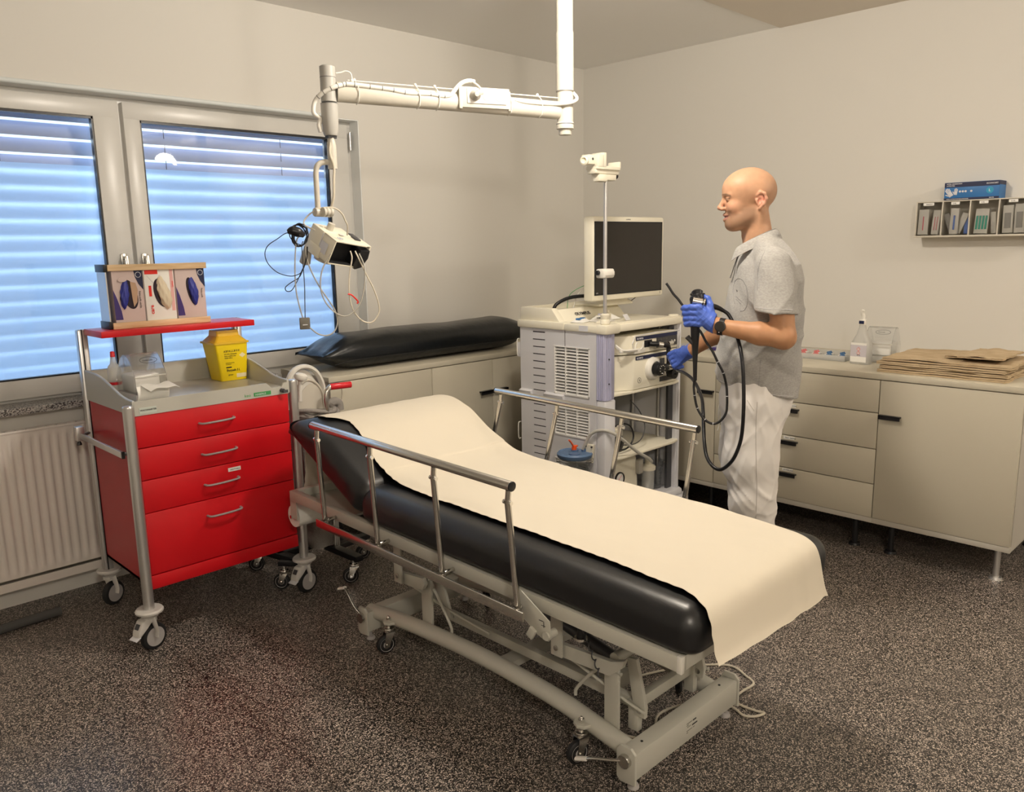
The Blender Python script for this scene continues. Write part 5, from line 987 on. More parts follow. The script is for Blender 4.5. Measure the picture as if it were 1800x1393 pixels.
h_.box((3.030, 2.488, 1.905), (3.075, 2.512, 1.962), .003).box((3.068, 2.488, 1.905), (3.092, 2.560, 1.972), .003).box((2.985, 2.505, 1.915), (3.035, 2.555, 1.960), .006)
h_.build('hanger', 'cream', po, world=True)
MB().lathe([(.012, 0), (.020, .004), (.021, .020), (.014, .024), (.012, .016), (.002, .014)], (2.990, 2.53, 1.932), (-1, -.25, 0), 16).build('hanger_ring', 'cream', po, world=True)
MB().lathe([(.003, 0), (.004, .016), (.013, .018), (.013, .028), (.010, .030)], (3.190, 2.53, 1.872), (1, 0, 0), 16).build('hanger_knob', 'black', po, world=True)
MB().cyl((3.010, 2.5035, 1.940), (3.010, 2.5045, 1.940), .006).build('screw', 'darkgrey', po, world=True)
# ---- small packs on the tray
def pack(cx, cy, w, l, rz, h, label, mat='white', marks=()):
    t = thing('packet', label, 'packet', (cx, cy, 1.1525), rz)
    q = MB(); 
    def f(u, v): 
        e = min(u, 1-u, v, 1-v)*4; return ((u-.5)*w, (v-.5)*l, .002+h*min(1, e)*(1+.25*math.sin(u*7+cx*40)*math.sin(v*6+cy*30)))
    q.sheet(f, 10, 10, .0015); q.build('pouch', mat, t, angle=80)
    for (x, y, a, b, c) in marks: MB().box((x-a, y-b, h+.0005), (x+a, y+b, h*1.3+.003)).build('printed_mark', c, t)
    return t
pack(3.20, 2.745, .10, .075, .3, .014, 'crumpled white packet with blue bow-shaped print on trolley tray', marks=((0, .0, .030, .007, 'blue'), (-.026, 0, .010, .012, 'blue'), (.026, 0, .010, .012, 'blue')))
pack(3.30, 2.69, .12, .09, -.2, .012, 'white packet with a small black squiggle print near the pole', marks=((0, .01, .02, .002, 'ink'),))
pack(3.395, 2.735, .16, .10, .1, .022, 'wide white packet with three small violet dots before the riser', marks=((-.03, .02, .006, .005, 'lilac'), (0, .02, .006, .005, 'lilac'), (.03, .02, .006, .005, 'lilac')))
pack(3.235, 2.625, .10, .07, .5, .012, 'plain crumpled cream packet at the tray edge left of pole', 'cream')
tag(MB().box((3.295, 2.655, 1.166), (3.345, 2.685, 1.196), .006).cyl((3.31, 2.67, 1.19), (3.31, 2.67, 1.205), .008).cyl((3.333, 2.67, 1.19), (3.333, 2.67, 1.210), .006).build('valve_block', 'cream', loc=(3.32, 2.67, 1.153), world=True), 'small cream valve block lying among packets beside the pole', 'valve')
tag(MB().obox((3.40, 2.60, 1.170), (.05, .002, .036), (-.6, 0, .2)).build('paper_tag', 'lightgrey', loc=(3.4, 2.6, 1.15), world=True), 'small grey paper tag leaning right of the pole foot', 'tag')
# ---- lower shelves
pm = thing('water_pump', 'cream and black pump with coiled cable on the trolley middle shelf', 'pump', (3.30, 2.64, .467))
MB().box((3.235, 2.58, .468), (3.335, 2.70, .60), .008).box((3.24, 2.565, .55), (3.33, 2.59, .585), .004).build('pump_body', 'cream', pm, world=True)
MB().lathe([(.045, 0), (.045, .02), (.030, .030), (.004, .032)], (3.29, 2.58, .515), (0, -1, 0), 28).build('pump_head', 'black', pm, world=True)
tag(MB().tube([(3.22, 2.56, .60), (3.28, 2.54, .625), (3.36, 2.54, .60), (3.39, 2.54, .54), (3.35, 2.535, .495), (3.28, 2.53, .488), (3.21, 2.54, .52), (3.20, 2.55, .57)], .0045, smooth=5, closed=True).build('cable', 'black', loc=(3.3, 2.55, .5), world=True), 'black cable coiled in front of the pump on the middle shelf', 'cable')
tag(MB().tube([(3.30, 2.55, .505), (3.38, 2.53, .50), (3.45, 2.53, .52), (3.49, 2.54, .58), (3.47, 2.56, .66), (3.44, 2.60, .72)], .0028, smooth=5).build('cable', 'darkgrey', loc=(3.4, 2.55, .5), world=True), 'thin dark cable bowing right of the pump below the upper shelf', 'cable')
sp_ = thing('suction_pump', 'cream suction pump with round pressure gauge in trolley bottom bay', 'suction pump', (3.40, 2.72, .183))
MB().prism([(3.26, .183), (3.52, .183), (3.50, .40), (3.44, .425), (3.26, .425)], 2.60, 2.95, 'xz', .010).build('pump_case', 'cream', sp_, world=True)
MB().lathe([(.040, 0), (.040, .008), (.035, .010)], (3.345, 2.60, .300), (0, -1, 0), 32, cap=False).build('gauge_ring', 'ink', sp_, world=True)
gg = MB().cyl((3.345, 2.600, .300), (3.345, 2.597, .300), .036, seg=32).build('gauge_face', 'white', sp_, world=True)
MB().obox((3.350, 2.5965, .305), (.002, .0006, .040), (0, .8, 0)).build('gauge_needle', 'panelred', gg, world=True)
MB().box((3.49, 2.575, .30), (3.53, 2.60, .38), .004).build('gauge_bracket', 'greycable', sp_, world=True)
fj = thing('filter_jar', 'small clear filter jar with cream cap beside the suction pump', 'jar', (3.572, 2.575, .183))
MB().lathe([(.030, .001), (.034, .006), (.036, .135), (.034, .137), (.030, .010)], (3.572, 2.575, .183), closed=False).build('jar_glass', 'frost', fj, world=True)
MB().lathe([(.042, .130), (.043, .148), (.034, .156), (.020, .160), (.018, .190), (.010, .200), (.002, .200)], (3.572, 2.575, .183)).build('jar_cap', 'cream', fj, world=True)
MB().cyl((3.572, 2.575, .20), (3.572, 2.575, .30), .014).build('float_tube', 'white_plastic', fj, world=True)
jg = thing('measuring_jug', 'clear plastic measuring jug with handle at the trolley bottom right', 'jug', (3.685, 2.60, .183))
MB().lathe([(.036, .002), (.038, 0), (.052, .155), (.055, .160), (.053, .160), (.050, .155), (.036, .006)], (3.668, 2.60, .183), seg=32).build('jug_body', 'clear', jg, world=True)
MB().tube([(3.712, 2.575, .325), (3.738, 2.56, .318), (3.745, 2.555, .26), (3.738, 2.56, .215)], .0065, smooth=4).build('jug_handle', 'frost', jg, world=True)
for k in range(7): MB().box((3.650, 2.5555-.0007*k, .21+.017*k), (3.675, 2.5565-.0007*k, .2115+.017*k)).build('scale_line', 'darkgrey', jg, world=True)
# suction canister clipped to the trolley's left side
sc_ = thing('suction_canister', 'clear suction canister with blue-grey lid and orange stopper beside trolley side', 'canister', (3.03, 2.64, .30))
CX, CY, CZ = 3.03, 2.64, .500
MB().lathe([(.060, -.20), (.070, -.195), (.082, -.01), (.080, -.008), (.066, -.19), (.05, -.193)], (CX, CY, CZ), seg=40).build('canister_body', 'clear', sc_, world=True)
MB().lathe([(.050, -.185), (.064, -.185), (.070, -.10), (.062, -.098), (.058, -.18)], (CX, CY, CZ), seg=32).build('liner_bag', 'frost', sc_, world=True)
MB().lathe([(.084, -.020), (.090, -.014), (.092, .0), (.088, .004), (.084, .008), (.080, .004), (.006, .004)], (CX, CY, CZ), seg=48).build('lid', 'bluelid', sc_, world=True)
MB().cyl((CX-.030, CY-.025, CZ+.003), (CX-.030, CY-.025, CZ+.010), .030, seg=24).cyl((CX+.05, CY-.02, CZ+.003), (CX+.05, CY-.02, CZ+.018), .014).cyl((CX+.0, CY+.0, CZ+.003), (CX, CY, CZ+.02), .018).build('lid_port', 'bluelid', sc_, world=True)
MB().cyl((CX-.005, CY, CZ+.018), (CX-.005, CY, CZ+.034), .013).tube([(CX-.005, CY, CZ+.030), (CX-.018, CY+.006, CZ+.055), (CX-.030, CY+.012, CZ+.072)], .009, smooth=2, sy=.5).obox((CX+.004, CY, CZ+.036), (.03, .02, .008), (0, 0, .3), .002).build('orange_stopper', 'orange', sc_, world=True)
MB().tube([(CX+.088*math.cos(a), CY+.088*math.sin(a), CZ-.022) for a in [2*math.pi*k/20 for k in range(20)]], .0022, smooth=2, closed=True, seg=6).tube([(CX+.06, CY-.066, CZ-.022), (CX+.02, CY-.105, CZ-.026), (CX-.04, CY-.085, CZ-.024), (CX-.07, CY-.05, CZ-.022)], .002, smooth=4, seg=6).build('wire_holder', 'chrome', sc_, world=True)
MB().prism([(2.560, .545), (2.612, .545), (2.606, .45), (2.570, .45)], AX-.022, AX-.002, 'yz', .004).build('canister_bracket', 'cream', sc_, world=True)
MB().box((AX-.02, 2.60, CZ-.026), (AX-.0, 2.68, CZ-.018)).build('holder_arm', 'chrome', sc_, world=True)
for y in (2.566, 2.606): MB().cyl((AX-.022, y, .535), (AX-.028, y, .535), .005).build('bracket_screw', 'darkgrey', sc_, world=True)
tag(MB().tube([(3.07, 2.62, .515), (3.075, 2.60, .56), (3.08, 2.575, .60), (3.09, 2.53, .625), (3.12, 2.485, .62), (3.20, 2.47, .57), (3.32, 2.47, .485), (3.44, 2.48, .42), (3.53, 2.52, .375), (3.572, 2.57, .372)], .0085, smooth=6, seg=12).build('suction_tube', P('silicone', (.66, .64, .58), .35, trans=.3), loc=(3.3, 2.5, .4), world=True), 'translucent suction tube running from blue-lidded canister to the filter jar', 'tube')
# ---------------------------------------------------------------- things on the worktops and wall
WT = ZT+.0065
# black bolster on the left worktop
def bolster():
    q = MB(); n, k = 70, 40; x0, x1 = 2.235, 3.72; yc, zc = 3.765, WT+.096; hy, hz = .172, .094
    rings = []
    for i in range(n+1):
        u = i/n; e = min(u, 1-u); 
        w = 1-.0*math.exp(-e*14)
        t_ = math.sin(math.pi/2*min(1, e*8)) if e < .125 else 1
        rz_ = hz*(.13+.87*t_) if u < .5 else hz*(.30+.70*t_); ry_ = hy*(.86+.14*t_) if u < .5 else hy*(.80+.20*t_)
        ring = []
        for j in range(k):
            a = 2*math.pi*j/k; c, s_ = math.cos(a), math.sin(a)
            y = ry_*math.copysign(abs(c)**.72, c); z = rz_*math.copysign(abs(s_)**.80, s_)
            if s_ > 0:
                wr = math.exp(-e*16); z += .012*wr*abs(math.sin(a*5+1)) + .0035*math.sin(u*13+a*2)*math.sin(a) + .0012*math.sin(u*31+a*3)*math.sin(a)
            lift = -.020*math.exp(-u*16)+.020*math.exp(-(1-u)*20)
            # corners run to points
            xo = -.045*math.exp(-u*26)*abs(c)**5 + .02*math.exp(-(1-u)*30)*abs(c)**6
            ring.append((x0+(x1-x0)*u+xo+.010*(c)*math.exp(-u*20), yc+y, max(WT+.0008, zc+z+lift*(.6 if s_ < 0 else 1)-(0 if s_ > 0 else 0))))
        rings.append(ring)
    q.ring_mesh(rings)
    return q
M['bolster'] = add_bump(P('bolster_leatherette', (.008, .010, .012), .30, spec=.55), 14, .35, .008)
bo = thing('bolster_cushion', 'long black leatherette bolster cushion lying on the left worktop by window', 'cushion', (2.98, 3.765, WT))
bolster().build('cover', 'bolster', bo, world=True, angle=75)
MB().tube([(2.245, 3.600, WT+.045), (2.40, 3.592, WT+.060), (2.8, 3.591, WT+.058), (3.3, 3.591, WT+.058), (3.66, 3.60, WT+.06)], .0022, smooth=6, seg=6).build('zip_seam', 'ink', bo, world=True)
# right worktop: tray of ampoules, spray bottle, wipe dispenser, brown paper stack
bt = thing('ampoule_tray', 'shallow clear tray of pink and blue packed ampoules behind the man', 'tray', (4.38, 1.98, WT))
MB().box((4.23, 1.79, WT+.0005), (4.44, 2.17, WT+.006), .002).box((4.23, 1.79, WT), (4.236, 2.17, WT+.030)).box((4.434, 1.79, WT), (4.44, 2.17, WT+.030)).box((4.23, 1.79, WT), (4.44, 1.796, WT+.030)).box((4.23, 2.164, WT), (4.44, 2.17, WT+.030)).build('tray_shell', 'frost', bt, world=True)
for k in range(9):
    c = [(.62, .16, .16), (.05, .14, .30)][k < 4]; x = 4.27+.09*(k % 2)+.02; y = 1.83+.037*k
    t = thing('ampoule_pack', ('blue' if k < 4 else 'pink')+' capped ampoule pack in the clear tray, number of its row by place', 'ampoule', (x, y, WT+.007), group='blue ampoule packs in the tray' if k < 4 else 'pink ampoule packs in the tray')
    t['label'] = 'blue-capped ampoule pack in the clear tray, end nearer spray bottle' if k < 4 else 'pink-capped ampoule pack in the clear tray, end nearer the man'
    MB().box((x-.035, y-.014, WT+.0075), (x+.035, y+.014, WT+.017), .003).build('blister', 'white', t, world=True)
    for s_ in (-1, 0, 1): MB().cyl((x+.02*s_, y-.005, WT+.017), (x+.02*s_, y+.004, WT+.028), .005, seg=10).build('ampoule_cap', P('cap%d' % (k < 4), c, .4) if s_ == -1 and k in (0, 4) else bpy.data.materials['cap%d' % (k < 4)], t, world=True)
spb = thing('spray_bottle', 'clear plastic spray bottle with hazard label on the right worktop', 'spray bottle', (4.215, 1.700, WT), math.radians(-4))
MB().lathe([(.001, 0), (.020, .001), (.020, .001)], (0, 0, 0), cap=False)
def rr(x, y, z, r=.018, n=6):
    o = []
    for (sx_, sy_, a0) in ((1, 1, 0), (-1, 1, 90), (-1, -1, 180), (1, -1, 270)):
        for k in range(n): a = math.radians(a0+90*k/(n-1)); o.append((sx_*(x-r)+r*math.cos(a), sy_*(y-r)+r*math.sin(a), z))
    return o
q = MB(); q.ring_mesh([rr(.028, .048, .001, .014), rr(.030, .050, .006, .015), rr(.030, .050, .105, .015), rr(.027, .042, .122, .015), rr(.020, .026, .155, .012), rr(.015, .018, .185, .010), rr(.013, .013, .205, .010)]); q.build('bottle_body', 'frost', spb)
MB().cyl((0, 0, .203), (0, 0, .232), .0165, seg=20, bev=.002).build('trigger_collar', 'white_plastic', spb)
MB().box((-.0175, -.013, .209), (-.0160, .013, .225)).build('blue_band', 'navy', spb)
MB().tube([(0, 0, .232), (0, .0, .250), (-.004, .004, .262), (-.010, -.002, .280)], .011, smooth=4, radii=[.008, .010, .009, .007], sy=.8).build('spray_head', 'white_plastic', spb)
lb = MB().box((-.0312, -.042, .012), (-.0302, .042, .112)).build('label', P('label_mauve', (.58, .55, .60), .5), spb)
MB().box((-.0316, -.042, .012), (-.0310, .042, .040)).box((-.0316, -.042, .100), (-.0310, .042, .112)).build('label_band', 'white', lb)
for z in (.080, .060):
    q = MB(); q.ring_mesh([[(-.0318, 0, z+.010), (-.0318, .010, z), (-.0318, 0, z-.010), (-.0318, -.010, z)]], True, False).build('hazard_diamond', 'panelred', lb, smooth=False)
    q = MB(); q.ring_mesh([[(-.0321, 0, z+.0075), (-.0321, .0075, z), (-.0321, 0, z-.0075), (-.0321, -.0075, z)]], True, False).build('hazard_field', 'white', lb, smooth=False)
    MB().box((-.0325, -.0009, z-.002), (-.0321, .0009, z+.005)).build('hazard_mark', 'ink', lb)
text('70 %', .009, frame_mtx((-.0319, .008, .045), (0, -1, 0), (0, 0, 1)), 'ink', lb, world=False)
d = dispenser((4.40, 1.665, WT), math.radians(-83), 'clear-hooded dispenser with white wipe pack beside the brown paper stack', 'wipe_dispenser', 'Maimed')
d.scale = (1.08, 1.08, .98)
# brown folded paper stack
ps_h = 0
def kraft_sheet(name, label, x0, x1, y0, y1, z, th, seed, curl=.004):
    r_ = random.Random(seed); ph = [r_.uniform(0, 6) for _ in range(6)]
    t = thing(name, label, 'folded paper', ((x0+x1)/2, (y0+y1)/2, z), group=None)
    for kf in range(2):
        zz = z+th*kf*.5
        def f(u, v, kf=kf, zz=zz):
            e = 1-min(1, min(u, 1-u, v, 1-v)*9); xo = .004*math.sin(v*17+ph[0]+kf)+.003*math.sin(v*41+ph[1]); yo = .004*math.sin(u*15+ph[2])+.003*math.sin(u*37+ph[3]+kf)
            return (x0+(x1-x0)*u+(xo if u in (0, 1) else 0)+.002*kf, y0+(y1-y0)*v+(yo if v in (0, 1) else 0), zz+th*.42+.0006*math.sin(u*11+ph[4])*math.sin(v*13+ph[5])+curl*e*max(0, math.sin(v*7+ph[1]))*kf)
        q = MB(); q.sheet(f, 14, 20, th*.42); q.build('folded_layer', 'kraft', t, world=True, angle=60)
    return t
z = WT+.0006
for i, (dx, dy, th) in enumerate(((0, 0, .017), (.004, -.003, .015), (-.003, .004, .015), (.012, -.012, .015))):
    kraft_sheet('folded_paper', ['lowest thick fold in the brown paper stack', 'second fold from below in the brown paper stack', 'third fold from below in the brown paper stack', 'wavy-edged top fold of the large brown paper stack'][i], 4.005+dx, 4.44+dx, .975+dy, 1.53+dy, z, th, i, .003 if i < 3 else .005); z += th+.0035
kraft_sheet('folded_paper', 'small curled brown paper lying flat under the topmost piece', 4.13, 4.36, 1.05, 1.27, z+.004, .008, 9, .004); kraft_sheet('folded_paper', 'topmost small folded brown paper piece on the stack right end', 4.06, 4.40, 1.01, 1.20, z+.016, .009, 12, .006)
tag(MB().box((4.22, 2.60, WT), (4.52, 2.86, WT+.012), .002).build('document_folder', P('grey_folder', (.48, .48, .52), .4), loc=(4.4, 2.7, WT), world=True), 'flat grey document folder on the worktop behind the man', 'folder')
tag(MB().box((4.215, 2.50, WT), (4.30, 2.59, WT+.018), .003).build('small_box', P('violet', (.07, .05, .22), .4), loc=(4.25, 2.55, WT), world=True), 'small violet box on the worktop edge behind the man', 'box')
# wall shelf with four clear tip-out bins and a blue glove carton
M['shelfgrey'] = P('bin_rack_beige', (.60, .56, .48), .4)
ws = thing('bin_rack', 'beige wall rack with four clear compartments on the right wall', 'wall rack', (4.65, 1.33, 1.56))
SX = 4.585; zb, zt = 1.560, 1.735
MB().box((SX-.002, .985, zb-.008), (WX-.001, 1.612, zb+.002), .002).box((SX+.004, .985, zt-.004), (WX-.001, 1.610, zt+.002), .001).box((WX-.010, .985, zb), (WX-.001, 1.610, zt)).build('rack_frame', 'shelfgrey', ws, world=True)
for y in (1.606, 1.480, 1.350, 1.220, 1.090): MB().prism([(SX+.003, zt), (SX-.002, zb+.10), (SX+.0, zb), (WX-.01, zb), (WX-.01, zt)], y-.003, y+.003, 'xz').build('divider', 'shelfgrey', ws, world=True)
ylist = ((1.483, 1.603), (1.353, 1.477), (1.223, 1.347), (1.093, 1.217))
names = ('ANKÜLE', '2 ML', '5 ML', '10 ML')
for i, (y0, y1) in enumerate(ylist):
    b = MB().box((SX, y0+.002, zb+.004), (SX+.0015, y1-.002, zt-.006)).box((SX, y0+.002, zb+.004), (SX+.08, y1-.002, zb+.006)).build('clear_bin', 'clear', ws, world=True)
    yc = (y0+y1)/2+.004; w = .026 if i == 0 else .020
    MB().box((SX-.0016, yc-w, zt-.020), (SX-.0004, yc+w, zt-.006)).build('label_strip', 'white', b, world=True)
    text(names[i], .0085, frame_mtx((SX-.0018, yc+.013, zt-.0165), (0, -1, 0), (0, 0, 1)), 'ink', b)
def pouch(y, z0, w, h, tilt, mat, label, inner=None, group=None, x=4.600):
    t = thing('syringe_pouch', label, 'pouch', (x, y, z0))
    q = MB().obox((x, y, z0+h/2), (.010, w, h), (tilt, .06, 0), .002); q.build('wrapper', mat, t, world=True)
    if inner:
        for k in range(inner[1]):
            yy = y+(k-(inner[1]-1)/2)*inner[2]; MB().obox((x-.006, yy, z0+h*.45), (.004, inner[3], h*.55), (tilt, .06, 0), .001).build('printed_stripe', inner[0], t, world=True)
    return t
M['pouch'] = P('pouch_paper', (.60, .58, .53), .5); M['teal'] = P('teal', (.06, .34, .25), .45); M['rose'] = P('rose', (.60, .10, .14), .5); M['bluep'] = P('pouch_blue', (.12, .20, .50), .5); M['greyprint'] = P('grey_print', (.30, .29, .27), .6)
pouch(1.572, zb+.007, .050, .130, .0, 'pouch', 'pale cannula pouch with a red stripe in the first wall bin', ('rose', 1, 0, .004)); pouch(1.510, zb+.007, .036, .125, .05, 'pouch', 'narrow cannula pouch with rose end in the first wall bin', ('rose', 2, .012, .002))
pouch(1.422, zb+.007, .040, .130, .0, 'pouch', 'upright syringe pouch with blue stripe in the second wall bin', ('bluep', 1, 0, .008), x=4.597); pouch(1.450, zb+.010, .030, .105, -.35, 'greyprint', 'grey crumpled pouch leaning left in the second wall bin', x=4.615); pouch(1.392, zb+.010, .030, .105, .35, 'pouch', 'grey crumpled pouch leaning right in the second wall bin', x=4.615); pouch(1.368, zb+.007, .026, .10, 0, 'bluep', 'dark blue-edged pouch at the right of the second wall bin', x=4.622)
pouch(1.296, zb+.007, .062, .122, .03, 'pouch', 'pale pouch with teal-green syringes in the third wall bin', ('teal', 4, .014, .009)); pouch(1.245, zb+.007, .024, .105, -.1, 'pouch', 'narrow white pouch at the right of the third wall bin', x=4.612)
pouch(1.180, zb+.007, .045, .135, -.04, 'pouch', 'printed syringe wrapper leaning at left of the fourth wall bin', ('greyprint', 1, 0, .028)); pouch(1.130, zb+.007, .045, .140, -.03, 'pouch', 'printed syringe wrapper at right of the fourth wall bin', ('greyprint', 1, 0, .028), x=4.604)
gb = thing('glove_carton', 'blue glove carton with white hand pictures on top of the wall rack', 'carton', (4.56, 1.35, zt+.0025))
GX = 4.515; g0, g1 = 1.222+.004, 1.478
GX = SX+.003
MB().box((GX, g0, zt+.003), (WX-.004, g1, zt+.090), .002).build('carton_body', 'blue', gb, world=True)
MB().box((GX-.0006, g0, zt+.003), (GX+.001, g1, zt+.013)).box((GX-.0006, g0, zt+.066), (GX+.001, g1, zt+.089)).box((GX+.0, g0-.0006, zt+.070), (WX-.01, g0+.001, zt+.089)).build('dark_band', 'navy', gb, world=True)
def gt(s_, y, z_, size): text(s_, size, frame_mtx((GX-.0012, y, zt+z_), (0, -1, 0), (0, 0, 1)), 'lightgrey', gb, bold=.0002)
gt('NITRIL HANDSCHUH', 1.468, .080, .0075); gt('LATEX FREI', 1.468, .071, .0075); gt('ECONOMY', 1.285, .074, .0105); gt('NITRIL UNTERSUCHUNGSHANDSCHUHE', 1.465, .0055, .0055); gt('100 STK', 1.27, .0055, .0065)
for y in (1.404, 1.391, 1.378, 1.352): MB().cyl((GX-.0012, y, zt+.044), (GX+.001, y, zt+.044), .0052, seg=16).build('round_icon', 'lightgrey', gb, world=True)
MB().cyl((GX-.0012, 1.268, zt+.044), (GX+.001, 1.268, zt+.044), .0165, seg=28).build('size_disc', P('cyan', (.02, .30, .50), .4), gb, world=True); text('L', .018, frame_mtx((GX-.0016, 1.273, zt+.038), (0, -1, 0), (0, 0, 1)), 'white', gb)
def hand_print(yc, zc, s_, rz):
    q = MB(); q.T = Matrix.Translation((GX-.0006, yc, zt+zc)) @ Matrix.Rotation(rz, 4, 'X')
    q.box((-.0008, -.010*s_, -.016*s_), (.0008, .010*s_, .008*s_), .0006)
    for k, (dy, L_) in enumerate(((-.0085, .014), (-.003, .019), (.003, .020), (.0085, .016))): q.box((-.0008, (dy-.0022)*s_, .006*s_), (.0008, (dy+.0022)*s_, (.008+L_)*s_), .0006)
    q.obox((0, .014*s_, -.002*s_), (.0016, .005*s_, .018*s_), (-.6, 0, 0)); q.build('printed_hand', 'lightgrey', gb, world=True)
hand_print(1.452, .036, 1.05, -.6); hand_print(1.424, .040, .75, .1)
# ---------------------------------------------------------------- implicit surface modelling for the figure
def surf_nets(fn, ax, ay, az):
    X, Y, Z = np.meshgrid(ax, ay, az, indexing='ij'); V = fn(X.astype(np.float32), Y.astype(np.float32), Z.astype(np.float32)).astype(np.float32)
    S = V < 0; nx, ny, nz = V.shape
    cnt = np.zeros((nx-1, ny-1, nz-1), np.float32); acc = np.zeros((nx-1, ny-1, nz-1, 3), np.float32)
    G = [ax, ay, az]
    for d in range(3):
        sl0 = [slice(None)]*3; sl1 = [slice(None)]*3; sl0[d] = slice(0, -1); sl1[d] = slice(1, None)
        A, B = V[tuple(sl0)], V[tuple(sl1)]; cr = (A < 0) != (B < 0); idx = np.argwhere(cr)
        a, b = A[cr], B[cr]; t = a/(a-b); pos = np.stack([G[k][idx[:, k]] for k in range(3)], 1); pos[:, d] += t*(G[d][idx[:, d]+1]-G[d][idx[:, d]])
        o = [k for k in range(3) if k != d]
        for da in (0, -1):
            for db in (0, -1):
                c = idx.copy(); c[:, o[0]] += da; c[:, o[1]] += db
                ok = np.all((c >= 0) & (c < np.array(cnt.shape)), 1); c = c[ok]
                np.add.at(cnt, (c[:, 0], c[:, 1], c[:, 2]), 1); np.add.at(acc, (c[:, 0], c[:, 1], c[:, 2]), pos[ok])
    m = cnt > 0; ids = -np.ones(cnt.shape, np.int64); ids[m] = np.arange(m.sum()); verts = acc[m]/cnt[m][:, None]
    quads = []
    for d in range(3):
        o = [k for k in range(3) if k != d]
        sl0 = [slice(None)]*3; sl1 = [slice(None)]*3; sl0[d] = slice(0, -1); sl1[d] = slice(1, None)
        cr = S[tuple(sl0)] != S[tuple(sl1)]; idx = np.argwhere(cr); sg = S[tuple(sl0)][cr]
        ok = (idx[:, o[0]] > 0) & (idx[:, o[1]] > 0) & (idx[:, o[0]] < V.shape[o[0]]-1) & (idx[:, o[1]] < V.shape[o[1]]-1); idx, sg = idx[ok], sg[ok]
        def cid(da, db): c = idx.copy(); c[:, o[0]] += da; c[:, o[1]] += db; return ids[c[:, 0], c[:, 1], c[:, 2]]
        q = np.stack([cid(-1, -1), cid(0, -1), cid(0, 0), cid(-1, 0)], 1); fl = sg if d != 1 else ~sg
        q[~fl] = q[~fl][:, ::-1]; quads.append(q)
    return verts, np.concatenate(quads)
def smin(a, b, k): h = np.clip(.5+.5*(b-a)/k, 0, 1); return b*(1-h)+a*h-k*h*(1-h)
def smax(a, b, k): return -smin(-a, -b, k)
def caps(X, Y, Z, p, q, r1, r2):
    p = np.array(p, float); q = np.array(q, float); d = q-p; L2 = float(d@d)+1e-12
    t = np.clip(((X-p[0])*d[0]+(Y-p[1])*d[1]+(Z-p[2])*d[2])/L2, 0, 1)
    return np.sqrt((X-p[0]-t*d[0])**2+(Y-p[1]-t*d[1])**2+(Z-p[2]-t*d[2])**2)-(r1+(r2-r1)*t)
def ell(X, Y, Z, c, r):
    k = np.sqrt(((X-c[0])/r[0])**2+((Y-c[1])/r[1])**2+((Z-c[2])/r[2])**2); return (k-1)*min(r)
def chain(X, Y, Z, pts, rs, k=.01):
    d = None
    for i in range(len(pts)-1):
        e = caps(X, Y, Z, pts[i], pts[i+1], rs[i], rs[i+1]); d = e if d is None else smin(d, e, k)
    return d
PS = 1.0339; PF = Vector((-.4904, .8715, 0)); PL = Vector((-.8715, -.4904, 0)); PO = Vector((3.05, 1.716, 0))
PM = Matrix(((PF.x*PS, PL.x*PS, 0, PO.x), (PF.y*PS, PL.y*PS, 0, PO.y), (0, 0, PS, 1.55*(1-PS)), (0, 0, 0, 1)))
def LW(p): return PM @ Vector(p)
man = thing('person', 'man in grey polo shirt, white trousers and blue gloves standing beside the couch', 'person', (3.05, 1.716, 0))
MI = wmat(man).inverted() @ PM
def mesh_from(verts, quads, name, mat, parent, smooth_it=1, col=None):
    me = bpy.data.meshes.new(name); v = verts.astype(np.float64)
    if smooth_it:
        n = len(v); e = np.concatenate([quads[:, [0, 1]], quads[:, [1, 2]], quads[:, [2, 3]], quads[:, [3, 0]]]); e = np.concatenate([e, e[:, ::-1]])
        for _ in range(smooth_it):
            s_ = np.zeros((n, 3)); c_ = np.zeros(n); np.add.at(s_, e[:, 0], v[e[:, 1]]); np.add.at(c_, e[:, 0], 1); v = v*.45+.55*s_/np.maximum(c_, 1)[:, None]
    R_ = np.array(MI.to_3x3()); T_ = np.array(MI.translation); w = v @ R_.T + T_
    me.vertices.add(len(w)); me.vertices.foreach_set('co', w.ravel()); nq = len(quads); me.loops.add(nq*4); me.loops.foreach_set('vertex_index', quads.ravel().astype(np.int32))
    me.polygons.add(nq); me.polygons.foreach_set('loop_start', np.arange(0, nq*4, 4, dtype=np.int32)); me.polygons.foreach_set('loop_total', np.full(nq, 4, dtype=np.int32)); me.update(calc_edges=True); me.validate()
    me.polygons.foreach_set('use_smooth', [True]*len(me.polygons))
    if col is not None:
        c = col(v); at = me.color_attributes.new('Col', 'FLOAT_COLOR', 'POINT'); at.data.foreach_set('color', np.concatenate([c, np.ones((len(c), 1))], 1).astype(np.float32).ravel())
    me.materials.append(M[mat]); bm = bmesh.new(); bm.from_mesh(me); bmesh.ops.recalc_face_normals(bm, faces=bm.faces); bm.to_mesh(me); bm.free()
    o = bpy.data.objects.new(name, me); COL.objects.link(o); o.parent = parent; return o
